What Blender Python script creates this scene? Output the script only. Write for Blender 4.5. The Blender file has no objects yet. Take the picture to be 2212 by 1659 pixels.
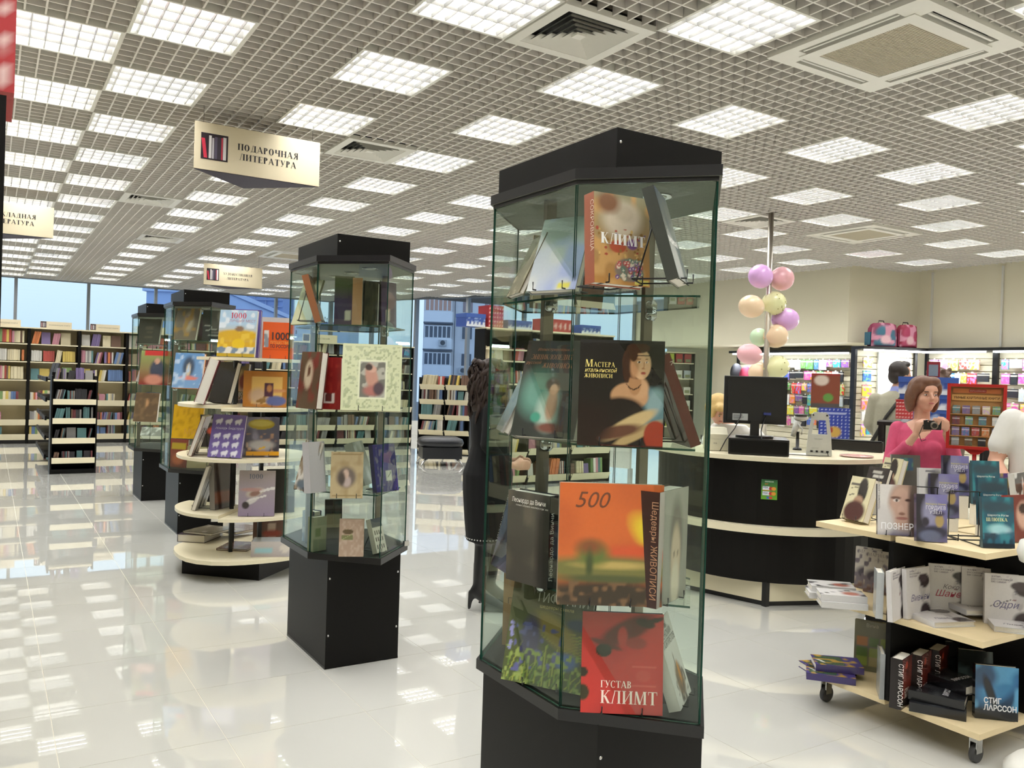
import bpy, bmesh, math, random
import numpy as np
from mathutils import Vector, Matrix
C = bpy.context.scene.collection
RND = random.Random(7)
# ------------------------------------------------------------------ camera, world, lights, exposure
FPX = 1813.7
YAW, PITCH, ROLL = math.radians(31.93), math.radians(-0.44), math.radians(-1.82)
CAM = np.array([-0.618, -5.881, 1.506])
CEIL = 3.406
def cam_basis():
    f = np.array([math.sin(YAW)*math.cos(PITCH), math.cos(YAW)*math.cos(PITCH), math.sin(PITCH)])
    r = np.array([math.cos(YAW), -math.sin(YAW), 0.0]); d = np.cross(f, r)
    c, s = math.cos(ROLL), math.sin(ROLL)
    return np.array([c*r + s*d, -s*r + c*d, f])
RB = cam_basis()
def view_dist(p):
    """distance in front of the camera and whether the point lies in the frame"""
    q = RB @ (np.array(p, float) - CAM)
    if q[2] < 0.2: return 1e9
    x, y = 1106 + FPX*q[0]/q[2], 829.5 + FPX*q[1]/q[2]
    return float(np.linalg.norm(q)) if -150 < x < 2362 and -150 < y < 1810 else 1e9
cd = bpy.data.cameras.new('camera'); cam = bpy.data.objects.new('camera', cd); C.objects.link(cam)
M = Matrix.Identity(4)
for a in range(3):
    M[a][0], M[a][1], M[a][2], M[a][3] = RB[0][a], -RB[1][a], -RB[2][a], CAM[a]
cam.matrix_world = M
cd.sensor_width = 36; cd.lens = FPX/2212*36; cd.clip_start = 0.02; cd.clip_end = 500
bpy.context.scene.camera = cam
sc = bpy.context.scene
sc.view_settings.view_transform = 'Standard'; sc.view_settings.look = 'None'
sc.view_settings.gamma = 1.0; sc.view_settings.use_curve_mapping = False
sc.view_settings.exposure = 0.0
sc.cycles.transparent_max_bounces = 40; sc.cycles.max_bounces = 7; sc.cycles.diffuse_bounces = 3
sc.cycles.glossy_bounces = 3; sc.cycles.transmission_bounces = 3
sc.cycles.caustics_reflective = False; sc.cycles.caustics_refractive = False
sc.cycles.sample_clamp_indirect = 3.0; sc.cycles.adaptive_threshold = 0.02
LAMP_W = 6.1           # watts of every recessed lamp
w = bpy.data.worlds.new('evening_sky'); sc.world = w; w.use_nodes = True
nt = w.node_tree; nt.nodes.clear()
tc = nt.nodes.new('ShaderNodeTexCoord'); sx = nt.nodes.new('ShaderNodeSeparateXYZ'); cr = nt.nodes.new('ShaderNodeValToRGB')
bgn = nt.nodes.new('ShaderNodeBackground'); ow = nt.nodes.new('ShaderNodeOutputWorld')
nt.links.new(tc.outputs['Generated'], sx.inputs[0]); nt.links.new(sx.outputs['Z'], cr.inputs[0])
cr.color_ramp.elements[0].position = 0.0; cr.color_ramp.elements[0].color = (0.50, 0.68, 0.92, 1)
cr.color_ramp.elements[1].position = 0.55; cr.color_ramp.elements[1].color = (0.42, 0.62, 0.95, 1)
e_ = cr.color_ramp.elements.new(0.12); e_.color = (0.64, 0.84, 0.95, 1)
bgn.inputs[1].default_value = 1.25
nt.links.new(cr.outputs[0], bgn.inputs[0]); nt.links.new(bgn.outputs[0], ow.inputs[0])

# ------------------------------------------------------------------ helpers
def lin(c):
    if isinstance(c, str):
        c = c.lstrip('#'); c = tuple(int(c[i:i+2], 16)/255 for i in (0, 2, 4))
    return tuple((v/12.92 if v <= 0.04045 else ((v+0.055)/1.055)**2.4) for v in c[:3])
MATS = {}
def mat(name, col='#888888', rough=0.5, metal=0.0, spec=0.5, emit=None, strength=0.0, noise=0.06, scale=30.0, coat=0.0, attr=False, objcol=False, bump=0.0):
    if name in MATS: return MATS[name]
    m = bpy.data.materials.new(name); m.use_nodes = True
    n = m.node_tree.nodes; l = m.node_tree.links; b = n['Principled BSDF']
    b.inputs['Roughness'].default_value = rough; b.inputs['Metallic'].default_value = metal
    b.inputs['Specular IOR Level'].default_value = spec; b.inputs['Coat Weight'].default_value = coat
    if coat: b.inputs['Coat Roughness'].default_value = 0.012
    src = None
    if attr:
        a = n.new('ShaderNodeAttribute'); a.attribute_name = 'Col'; src = a.outputs['Color']
    elif objcol:
        a = n.new('ShaderNodeObjectInfo'); src = a.outputs['Color']
    c = (*lin(col), 1)
    b.inputs['Base Color'].default_value = c
    if noise:
        tx = n.new('ShaderNodeTexNoise'); tx.inputs['Scale'].default_value = scale; tx.inputs['Detail'].default_value = 3
        t2 = n.new('ShaderNodeTexCoord'); l.new(t2.outputs['Object'], tx.inputs['Vector'])
        mr = n.new('ShaderNodeMapRange'); mr.inputs['To Min'].default_value = 1-noise; mr.inputs['To Max'].default_value = 1+noise
        l.new(tx.outputs['Fac'], mr.inputs['Value'])
        mx = n.new('ShaderNodeMix'); mx.data_type = 'RGBA'; mx.blend_type = 'MULTIPLY'; mx.inputs['Factor'].default_value = 1.0
        if src: l.new(src, mx.inputs['A'])
        else: mx.inputs['A'].default_value = c
        l.new(mr.outputs['Result'], mx.inputs['B']); src = mx.outputs['Result']
        if bump:
            bp = n.new('ShaderNodeBump'); bp.inputs['Strength'].default_value = bump; bp.inputs['Distance'].default_value = 0.003
            l.new(tx.outputs['Fac'], bp.inputs['Height']); l.new(bp.outputs['Normal'], b.inputs['Normal'])
    if src: l.new(src, b.inputs['Base Color'])
    if emit:
        b.inputs['Emission Color'].default_value = (*lin(emit), 1); b.inputs['Emission Strength'].default_value = strength
        m.cycles.emission_sampling = 'NONE'
    MATS[name] = m
    return m
def glass_mat(name, tint, fres=1.5, gloss=1.0):
    if name in MATS: return MATS[name]
    m = bpy.data.materials.new(name); m.use_nodes = True; n = m.node_tree.nodes; l = m.node_tree.links; n.clear()
    o = n.new('ShaderNodeOutputMaterial'); mx = n.new('ShaderNodeMixShader'); t = n.new('ShaderNodeBsdfTransparent'); g = n.new('ShaderNodeBsdfGlossy')
    f = n.new('ShaderNodeFresnel'); f.inputs['IOR'].default_value = fres
    t.inputs['Color'].default_value = (*tint, 1); g.inputs['Roughness'].default_value = 0.0; g.inputs['Color'].default_value = (gloss, gloss, gloss, 1)
    gm = n.new('ShaderNodeNewGeometry'); iv = n.new('ShaderNodeMath'); iv.operation = 'SUBTRACT'; iv.inputs[0].default_value = 1.0
    l.new(gm.outputs['Backfacing'], iv.inputs[1]); ml = n.new('ShaderNodeMath'); ml.operation = 'MULTIPLY'
    l.new(f.outputs[0], ml.inputs[0]); l.new(iv.outputs[0], ml.inputs[1]); l.new(ml.outputs[0], mx.inputs[0]); l.new(t.outputs[0], mx.inputs[1]); l.new(g.outputs[0], mx.inputs[2]); l.new(mx.outputs[0], o.inputs[0])
    MATS[name] = m; return m
class MB:
    """collects shapes; build() links them as ONE mesh object"""
    def __init__(s): s.v = []; s.f = []; s.m = []; s.c = []; s.col = (1, 1, 1); s.sm = []
    def vert(s, p, col=None): s.v.append(tuple(p)); s.c.append(col or s.col); return len(s.v)-1
    def face(s, ids, mi=0, smooth=False): s.f.append(tuple(ids)); s.m.append(mi); s.sm.append(smooth)
    def poly(s, pts, mi=0): s.face([s.vert(p) for p in pts], mi)
    def box(s, x0, x1, y0, y1, z0, z1, mi=0, top=None, front=None):
        a = [s.vert(p) for p in ((x0,y0,z0),(x1,y0,z0),(x1,y1,z0),(x0,y1,z0),(x0,y0,z1),(x1,y0,z1),(x1,y1,z1),(x0,y1,z1))]
        for k, q in enumerate(((0,3,2,1),(4,5,6,7),(0,1,5,4),(1,2,6,5),(2,3,7,6),(3,0,4,7))):
            s.face([a[i] for i in q], top if (k == 1 and top is not None) else front if (k == 2 and front is not None) else mi)
        return s
    def obox(s, p, ax, hx, ay, hy, az, hz, mi=0):
        """box round p with half sizes along the unit axes"""
        p, ax, ay, az = Vector(p), Vector(ax)*hx, Vector(ay)*hy, Vector(az)*hz
        a = [s.vert(p + ax*i + ay*j + az*k) for i, j, k in ((-1,-1,-1),(1,-1,-1),(1,1,-1),(-1,1,-1),(-1,-1,1),(1,-1,1),(1,1,1),(-1,1,1))]
        for q in ((0,3,2,1),(4,5,6,7),(0,1,5,4),(1,2,6,5),(2,3,7,6),(3,0,4,7)): s.face([a[i] for i in q], mi)
        return s
    def prism(s, poly, z0, z1, mi=0, side=None, bot=None):
        n = len(poly); lo = [s.vert((*p, z0)) for p in poly]; hi = [s.vert((*p, z1)) for p in poly]
        s.face(lo[::-1], mi if bot is None else bot); s.face(hi, mi)
        for i in range(n):
            j = (i+1) % n; s.face((lo[i], lo[j], hi[j], hi[i]), mi if side is None else side)
        return s
    def tube(s, pts, r, n=6, mi=0, closed=False):
        pts = [Vector(p) for p in pts]; rings = []
        for i, p in enumerate(pts):
            a = pts[i-1] if (i or closed) else p; b = pts[(i+1) % len(pts)] if (i < len(pts)-1 or closed) else p
            d = (b-a).normalized(); u = d.cross(Vector((0, 0, 1)) if abs(d.z) < 0.9 else Vector((1, 0, 0))).normalized(); w_ = d.cross(u)
            rr = r[i] if isinstance(r, (list, tuple)) else r
            rings.append([s.vert(p + (u*math.cos(2*math.pi*k/n) + w_*math.sin(2*math.pi*k/n))*rr) for k in range(n)])
        m = len(rings)
        for i in range(m if closed else m-1):
            A, B = rings[i], rings[(i+1) % m]
            for k in range(n): s.face((A[k], A[(k+1) % n], B[(k+1) % n], B[k]), mi, True)
        if not closed: s.face(rings[0][::-1], mi); s.face(rings[-1], mi)
        return s
    def lathe(s, prof, n=16, mi=0, cx=0, cy=0, smooth=True):
        rings = [[s.vert((cx + r*math.cos(2*math.pi*k/n), cy + r*math.sin(2*math.pi*k/n), z)) for k in range(n)] for r, z in prof]
        for A, B in zip(rings, rings[1:]):
            for k in range(n): s.face((A[k], A[(k+1) % n], B[(k+1) % n], B[k]), mi, smooth)
        s.face(rings[0][::-1], mi); s.face(rings[-1], mi); return s
    def ball(s, p, rx, ry, rz, n=12, k=8, mi=0, rot=None):
        rings = []; p = Vector(p)
        for i in range(1, k):
            t = math.pi*i/k; ring = []
            for j in range(n):
                q = Vector((rx*math.sin(t)*math.cos(2*math.pi*j/n), ry*math.sin(t)*math.sin(2*math.pi*j/n), rz*math.cos(t)))
                if rot is not None: q = rot @ q
                ring.append(s.vert(p+q))
            rings.append(ring)
        q0 = Vector((0, 0, rz)); q1 = Vector((0, 0, -rz))
        if rot is not None: q0 = rot @ q0; q1 = rot @ q1
        a, b = s.vert(p+q0), s.vert(p+q1)
        for j in range(n):
            s.face((a, rings[0][j], rings[0][(j+1) % n]), mi, True); s.face((b, rings[-1][(j+1) % n], rings[-1][j]), mi, True)
        for A, B in zip(rings, rings[1:]):
            for j in range(n): s.face((A[j], B[j], B[(j+1) % n], A[(j+1) % n]), mi, True)
        return s
    def mesh(s, name, mats):
        me = bpy.data.meshes.new(name); me.from_pydata(s.v, [], s.f)
        for m in (mats if isinstance(mats, (list, tuple)) else [mats]): me.materials.append(m)
        me.polygons.foreach_set('material_index', s.m); me.polygons.foreach_set('use_smooth', s.sm)
        if any(c != (1, 1, 1) for c in s.c):
            at = me.color_attributes.new('Col', 'FLOAT_COLOR', 'POINT')
            at.data.foreach_set('color', np.hstack([np.array(s.c, float), np.ones((len(s.c), 1))]).ravel())
        me.update(); return me
    def build(s, name, mats, parent=None, loc=(0, 0, 0), rz=0.0, label=None):
        return link(name, s.mesh(name, mats), parent, loc, rz, label)
def link(name, me, parent=None, loc=(0, 0, 0), rz=0.0, label=None):
    o = bpy.data.objects.new(name, me); C.objects.link(o); o.location = loc; o.rotation_euler = (0, 0, rz)
    if parent: o.parent = parent
    if label: o['label'] = label
    return o
def tag(o, label=None, cat=None, group=None, kind=None):
    if label: o['label'] = label
    if cat: o['category'] = cat
    if group: o['group'] = group
    if kind: o['kind'] = kind
    return o
def thing(name, label, cat, loc=(0, 0, 0), rz=0.0, group=None):
    return tag(link(name, None, None, loc, rz), label, cat, group)
def copy_tree(o, parent=None):
    c = o.copy(); C.objects.link(c)
    if parent: c.parent = parent
    for ch in list(o.children): copy_tree(ch, c)
    return c
ORD = 'first second third fourth fifth sixth seventh eighth ninth tenth eleventh twelfth thirteenth fourteenth fifteenth sixteenth seventeenth eighteenth nineteenth twentieth'.split()
def nth(i): return ORD[i] if i < 20 else '%dth' % (i+1)

m_black = mat('black_laminate', '#080706', 0.45, noise=0.3, scale=220, spec=0.18)
m_dark = mat('dark_edge_band', '#09080a', 0.36, noise=0.1)
m_cream = mat('cream_laminate', '#e6dcbd', 0.35, noise=0.03, scale=8)
m_birch = mat('pale_wood_laminate', '#e3cfa4', 0.4, noise=0.07, scale=14)
m_white = mat('white_enamel', '#e8e6dd', 0.35, noise=0.02)
m_slat = mat('ceiling_slat_paint', '#e6e1da', 0.5, noise=0.03)
m_wall = mat('cream_wall_paint', '#f0e9d0', 0.7, noise=0.02, scale=3)
m_chrome = mat('chrome', '#c8c8c8', 0.12, 1.0, noise=0.02)
m_steel = mat('brushed_steel', '#8d857c', 0.35, 0.9, noise=0.1)
m_wire = mat('black_wire', '#141414', 0.4, 0.2, noise=0.05)
m_paper = mat('page_paper', '#e4dfd2', 0.8, noise=0.08, scale=180)
m_print = mat('printed_cover', rough=0.22, attr=True, noise=0.05, scale=90, coat=0.15)
m_matte = mat('printed_matte', rough=0.6, attr=True, noise=0.05, scale=60)
m_glass = glass_mat('clear_glass', (0.92, 0.955, 0.93), 1.68)
m_gedge = mat('glass_edge_green', '#20463a', 0.15, noise=0.1)
m_plex = glass_mat('clear_plastic', (0.93, 0.93, 0.93))
m_win = glass_mat('window_glass', (0.97, 0.98, 0.99), 1.45, 0.6)
m_alu = mat('grey_aluminium', '#8f9499', 0.4, 0.5, noise=0.03)
m_rubber = mat('grey_rubber', '#3b3b3b', 0.6)

# ------------------------------------------------------------------ floor of polished tiles
TX0, TY0 = -0.362, -2.402
fl = MB().box(-6.6, 13.0, -9.6, 16.3, -0.12, -0.0015).build('floor', mat('grout', '#e9e2cf', 0.5, noise=0.04)); tag(fl, kind='structure')
mt = mat('polished_tile', '#c9c8c0', 0.015, noise=0.02, scale=1.3, spec=0.9, coat=0.6)
tm = MB().box(-.2988, .2988, -.2988, .2988, -0.010, 0.0).mesh('floor_tile', mt)
cells = []
for i in range(-10, 23):
    for j in range(-11, 31):
        x, y = TX0 + 0.6*i + 0.3, TY0 + 0.6*j + 0.3
        if -6.5 < x < 12.9 and -9.5 < y < 16.2: cells.append((view_dist((x, y, 0)), x, y))
cells.sort()
for d, x, y in cells[:300]: link('floor_tile', tm, fl, (x, y, 0))
b = MB()
for d, x, y in cells[300:]: b.box(x-.2988, x+.2988, y-.2988, y+.2988, -0.010, 0.0)
tag(b.build('floor_tile', mt, fl), kind='stuff')

# ------------------------------------------------------------------ open-cell ceiling, lamps, vents
LAMPS = set()
for i in range(-10, 21):
    for j in range(-14, 27):
        if i in (0, 2) or i in (12,): ok = j % 2 == 0
        elif i in (4, 6, 8, 10, 14): ok = j % 2 != 0
        elif i in (-1, -3): ok = j % 2 != 0
        elif i in (16, 18): ok = j % 2 == 0
        elif i in (-5, -7): ok = j % 2 == 0
        else: ok = False
        if ok and 0.6*j < 15.3 and 0.6*i > -5.5: LAMPS.add((i, j))
VENTS = {(3, -4): 'nearest the tall glass case', (3, 1): 'over the second glass case', (1, 7): 'behind the hanging gift literature sign',
         (11, 1): 'beside the balloon pole', (2, 12): 'far off between two lit lamps', (9, 15): 'small and far above the window wall'}
ACS = [((3.6, -3.0), 'largest, above the round tip of the counter'), ((8.4, 0.6), 'smaller, past the balloon pole'), ((3.6, 7.8), 'far off, above the second glass case')]
used = set(LAMPS) | set(VENTS)
for (ax, ay), _ in ACS:
    for di in (-1, 0):
        for dj in (-1, 0): used.add((round(ax/.6)+di, round(ay/.6)+dj))
LAMPS -= {c for (ax, ay), _ in ACS for c in [(round(ax/.6)+di, round(ay/.6)+dj) for di in (-1, 0) for dj in (-1, 0)]} | set(VENTS)
def in_room(x, y):
    if x > 12.15 or y > 16: return False
    if y > 2.6 and x > 10.95: return False
    return (x-7.2)*8.0 + (y-16)*3.7 < 0.4
LAMPS = {(i, j) for i, j in LAMPS if in_room(.6*i+.5, .6*j+.5)}
def slat_cell(b, x, y):
    for k in range(6):
        o = k*0.1
        b.box(x+o-.005, x+o+.005, y, y+.6, 0, .05); b.box(x, x+.6, y+o-.005, y+o+.005, 0.0005, .05)
ceil = tag(MB().box(-6.6, 13, -9.6, 16.3, CEIL+.32, CEIL+.40).build('ceiling', mat('plenum_slab', '#5b554b', 0.9)), kind='structure')
pm_b = MB(); slat_cell(pm_b, -.3, -.3); pm = pm_b.mesh('ceiling_panel', m_slat)
cells = []
for i in range(-11, 21):
    for j in range(-16, 27):
        x, y = .6*i+.3, .6*j+.3
        if (i, j) not in used and in_room(x, y) and x > -6.4 and y > -9.4: cells.append((view_dist((x, y, CEIL)), x, y))
cells.sort()
for d, x, y in cells[:300]: link('ceiling_panel', pm, ceil, (x, y, CEIL))
b = MB()
for d, x, y in cells[300:]: slat_cell(b, x-.3, y-.3)
tag(b.build('ceiling_panel', m_slat, ceil, (0, 0, CEIL)), kind='stuff')

m_tube = mat('lamp_tube', '#ffffff', 0.4, emit='#ffffff', strength=15.0, noise=0)
m_louv = mat('louvre_aluminium', '#f4f4f4', 0.18, 0.6, noise=0.02)
m_refl = mat('lamp_reflector', '#f4f3f0', 0.4, noise=0.02)
fb = MB()
for x0, x1, y0, y1 in ((-.298, .298, -.298, -.280), (-.298, .298, .280, .298), (-.298, -.280, -.280, .280), (.280, .298, -.280, .280)): fb.box(x0, x1, y0, y1, -.003, .06)
fm = fb.mesh('lamp_frame', m_white)
rb = MB(); rb.box(-.285, .285, -.285, .285, .085, .095)
for s in (-1, 1): rb.box(-.285, .285, s*.283-.003, s*.283+.003, .06, .085); rb.box(s*.283-.003, s*.283+.003, -.285, .285, .06, .085)
rm = rb.mesh('lamp_reflector', m_refl)
def vblade(b, x0, y0, x1, y1, wt, wb, z0, z1):
    d = Vector((x1-x0, y1-y0, 0)); n = Vector((-d.y, d.x, 0)).normalized(); A, B = Vector((x0, y0, 0)), Vector((x1, y1, 0)); Z = Vector((0, 0, 1))
    q = [A-n*wb+Z*z0, A+n*wb+Z*z0, A+n*wt+Z*z1, A-n*wt+Z*z1, B-n*wb+Z*z0, B+n*wb+Z*z0, B+n*wt+Z*z1, B-n*wt+Z*z1]
    a = [b.vert(p) for p in q]
    for f in ((0, 3, 2, 1), (4, 5, 6, 7), (0, 1, 5, 4), (1, 2, 6, 5), (2, 3, 7, 6), (3, 0, 4, 7)): b.face([a[i] for i in f])
long_bl = [(-.28, y, .28, y, .016, .003, .004, .040) for y in (-.14, 0, .14)]
cross_bl = [(x, -.28, x, .28, .006, .002, .002, .019) for x in (-.24, -.16, -.08, 0, .08, .16, .24)]
lb = MB()
for q in long_bl + cross_bl: vblade(lb, *q)
lm = lb.mesh('louvre', m_louv)
b = MB(); vblade(b, *(-.28, 0, .28, 0, .016, .003, .004, .040)); lbm = b.mesh('long_blade', m_louv)
b = MB(); vblade(b, *(0, -.28, 0, .28, .006, .002, .002, .019)); cbm = b.mesh('cross_blade', m_louv)
tbm = MB().tube([(-.27, 0, 0), (.27, 0, 0)], .009, 8).mesh('tube', m_tube)
ld = bpy.data.lights.new('lamp_light', 'AREA'); ld.shape = 'SQUARE'; ld.size = 0.55; ld.spread = math.radians(124); ld.energy = LAMP_W; ld.color = (1.0, 0.995, 0.975)
rows = {}
for i, j in sorted(LAMPS): rows.setdefault(i, []).append(j)
cols = sorted(rows)
for i, j in sorted(LAMPS):
    x, y = .6*i+.3, .6*j+.3
    d = view_dist((x, y, CEIL))
    lab = 'lit square louvred ceiling lamp, %s from the near end, %s row from the left wall' % (nth(rows[i].index(j)), nth(cols.index(i)))
    t = thing('ceiling_lamp', lab, 'ceiling lamp', (x, y, CEIL), 0, 'recessed ceiling lamps')
    link('frame', fm, t); link('reflector', rm, t)
    if d < 7.5:
        lo = link('louvre', None, t)
        for q in long_bl: link('long_blade', lbm, lo, (0, q[1], 0))
        for q in cross_bl: link('cross_blade', cbm, lo, (q[0], 0, 0))
    else: link('louvre', lm, t)
    for k in range(4): link('tube', tbm, t, (0, -.21+.14*k, .037))
    lo = bpy.data.objects.new('lamp_light', ld); C.objects.link(lo); lo.parent = t; lo.location = (0, 0, -.006)
# air vents: concentric square louvres
vf = MB()
for x0, x1, y0, y1 in ((-.299, .299, -.299, -.235), (-.299, .299, .235, .299), (-.299, -.235, -.235, .235), (.235, .299, -.235, .235)): vf.box(x0, x1, y0, y1, -.012, .02)
vfm = vf.mesh('vent_frame', m_white)
def vent_ring(r, z):
    b = MB(); w_ = .036
    for q in ((1, 0), (0, 1), (-1, 0), (0, -1)):
        a, c = Vector((q[0], q[1], 0)), Vector((-q[1], q[0], 0))
        p = [a*r + c*r + Vector((0, 0, z-.022)), a*r - c*r + Vector((0, 0, z-.022)), a*(r-w_) - c*(r-w_) + Vector((0, 0, z+.010)), a*(r-w_) + c*(r-w_) + Vector((0, 0, z+.010))]
        b.poly(p); b.poly([v + Vector((0, 0, .004)) for v in p[::-1]])
    return b.mesh('louvre_ring', m_white)
vrs = [vent_ring(.235-.042*k, .012) for k in range(5)]
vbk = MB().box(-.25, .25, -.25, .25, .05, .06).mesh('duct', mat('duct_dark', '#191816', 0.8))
vcap = MB().box(-.03, .03, -.03, .03, -.012, .0).mesh('centre_plate', m_white)
for (i, j), where in VENTS.items():
    t = thing('air_vent', 'white square ceiling air vent with nested louvres, ' + where, 'air vent', (.6*i+.3, .6*j+.3, CEIL), 0, 'ceiling air vents')
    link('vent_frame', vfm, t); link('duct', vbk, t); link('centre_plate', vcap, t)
    for m in vrs: link('louvre_ring', m, t)
# air conditioners
for (ax, ay), _ in ACS:
    b = MB(); ax, ay = .6*round(ax/.6), .6*round(ay/.6)
    for k in range(12):
        o = -.6+.1*k
        for a, c in (((-.6, .6),) if abs(o) > .48 else ((-.6, -.477), (.477, .6))):
            b.box(o-.005, o+.005, a, c, 0, .05); b.box(a, c, o-.005, o+.005, .0005, .05)
    b.build('trimmed_ceiling_panel', m_slat, ceil, (ax, ay, CEIL))
ab = MB()
def ring(b, R, r0, z0, z1):
    for x0, x1, y0, y1 in ((-R, R, -R, -r0), (-R, R, r0, R), (-R, -r0, -r0, r0), (r0, R, -r0, r0)): b.box(x0, x1, y0, y1, z0, z1)
ring(ab, .475, .418, -.025, .02); ring(ab, .352, .275, -.03, .02)
for sx_ in (-1, 1):
    for sy_ in (-1, 1): ab.box(min(sx_*.352, sx_*.418), max(sx_*.352, sx_*.418), min(sy_*.3, sy_*.418), max(sy_*.3, sy_*.418), -.025, .02)
for s in (-1, 1):
    for t_ in (-1, 1): ab.box(min(s*.3, s*.352), max(s*.3, s*.352), min(t_*.352, t_*.418), max(t_*.352, t_*.418), -.025, .02)
acm = ab.mesh('panel', m_white)
acg = MB(); acg.box(-.275, .275, -.275, .275, -.022, -.01)
for k in range(45): acg.box(-.275, .275, -.27+.012*k, -.265+.012*k, -.026, -.02)
acgm = acg.mesh('intake_grille', mat('grille_grey', '#c4bca8', 0.6))
acf = MB(); acf.box(-.29, .29, .378, .392, -.022, -.014); acfm = acf.mesh('air_flap', m_white)
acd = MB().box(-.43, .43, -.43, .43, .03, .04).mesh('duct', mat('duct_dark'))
for (x, y), where in ACS:
    x, y = .6*round(x/.6), .6*round(y/.6)
    t = thing('air_conditioner', 'white square ceiling cassette air conditioner, ' + where, 'air conditioner', (x, y, CEIL), 0, 'ceiling air conditioners')
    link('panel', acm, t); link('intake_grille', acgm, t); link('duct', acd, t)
    for k in range(4): link('air_flap', acfm, t, (0, 0, 0), k*math.pi/2)

# ------------------------------------------------------------------ walls and windows
def struct(o, label=None): return tag(o, label, kind='structure')
struct(MB().box(-6.7, -6.6, -9.6, 16.3, 0, CEIL+.4).build('wall_left', m_wall))
struct(MB().box(-6.6, 13, -9.7, -9.6, 0, CEIL+.4).build('wall_near', m_wall))
struct(MB().box(12.2, 12.35, -9.6, 2.7, 0, CEIL+.4).build('wall_right', m_wall))
struct(MB().box(12.2, 12.35, 2.7, 8.2, 0, CEIL+.4).build('wall_counter', m_wall))
sf = MB(); sf.prism([(11.0, 2.68), (12.2, 2.26), (12.2, 7.9), (11.0, 7.9)], 2.24, CEIL+.3)
struct(sf.build('wall_soffit', m_wall))
tr = MB(); tr.box(12.17, 12.2, 2.0, 2.03, 2.2, CEIL); tr.box(12.17, 12.2, 0.9, .93, 2.2, CEIL)
struct(tr.build('trim_1', m_white))
# glazed facade: far straight run and a slanting run to its right
def glazed(p0, p1, n, num, offs=None):
    p0, p1 = Vector((*p0, 0)), Vector((*p1, 0)); L = (p1-p0).length; d = (p1-p0)/L; nn = Vector((-d.y, d.x, 0)); Z = Vector((0, 0, 1))
    ts = offs or [L*k/n for k in range(n+1)]
    root = tag(link('window_%d' % num, None), kind='structure')
    for z0, z1 in ((0.0, .35), (CEIL-.02, CEIL+.1)):
        b = MB(); b.obox(p0+d*L/2+Z*(z0+z1)/2, d, L/2, nn, .05, Z, (z1-z0)/2); b.build('window_frame', m_alu if z0 > 1 else m_white, root)
    for t in ts:
        b = MB(); b.obox(p0+d*t+Z*(.35+CEIL)/2, d, .032, nn, .06, Z, (CEIL-.35)/2); b.build('mullion', m_alu, root)
    for a, c in zip(ts, ts[1:]):
        b = MB(); b.obox(p0+d*(a+c)/2+Z*(.35+CEIL)/2, d, (c-a)/2-.032, nn, .006, Z, (CEIL-.35)/2); b.build('pane', m_win, root)
glazed((-6.1, 16.05), (7.2, 16.05), 9, 1, [.0]+[.1+1.463*k for k in range(1, 9)]+[13.3])
glazed((7.2, 16.05), (11.0, 7.9), 6, 2, [0, 1.5, 3.0, 4.6, 6.2, 7.6, 8.99])

# ------------------------------------------------------------------ pixel helper: where the line of sight meets a level or an upright plane of the room
def ray(px, py): return RB.T @ np.array([(px-1106)/FPX, (py-829.5)/FPX, 1.0])
def onz(px, py, z):
    d = ray(px, py); t = (z-CAM[2])/d[2]; p = CAM + t*d; return (float(p[0]), float(p[1]), float(z))
def ony(px, py, y):
    d = ray(px, py); t = (y-CAM[1])/d[1]; p = CAM + t*d; return tuple(float(v) for v in p)
def aty(px, py, y, z):
    p = ony(px, py, y); return (p[0], y, z)
def onx(px, py, x):
    d = ray(px, py); t = (x-CAM[0])/d[0]; p = CAM + t*d; return tuple(float(v) for v in p)

# ------------------------------------------------------------------ lettering
def bfont(s, size, m, parent, loc, name='lettering', bold=0.0, shear=0.0, align='LEFT', rot=(math.pi/2, 0, 0), width=None, spacing=1.0, maxw=None):
    c = bpy.data.curves.new('lettering', 'FONT'); c.body = s; c.size = size; c.align_x = align; c.offset = bold; c.shear = shear; c.space_character = spacing; c.space_line = 0.9; c.resolution_u = 3
    o = bpy.data.objects.new('lettering', c); C.objects.link(o)
    dg = bpy.context.evaluated_depsgraph_get(); me = bpy.data.meshes.new_from_object(o.evaluated_get(dg))
    bpy.data.objects.remove(o); bpy.data.curves.remove(c)
    me.materials.clear(); me.materials.append(m)
    if width and len(me.vertices):
        xs = [v.co.x for v in me.vertices]; k = width/max(1e-6, max(xs)-min(xs))
        for v in me.vertices: v.co.x *= k
    if maxw and len(me.vertices):
        xs = [v.co.x for v in me.vertices]; k = maxw/max(1e-6, max(xs)-min(xs))
        if k < 1:
            for v in me.vertices: v.co.x *= k
    t = link(name, me, parent, loc); t.rotation_euler = rot
    return t
T_, H_ = .17, .055
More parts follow.
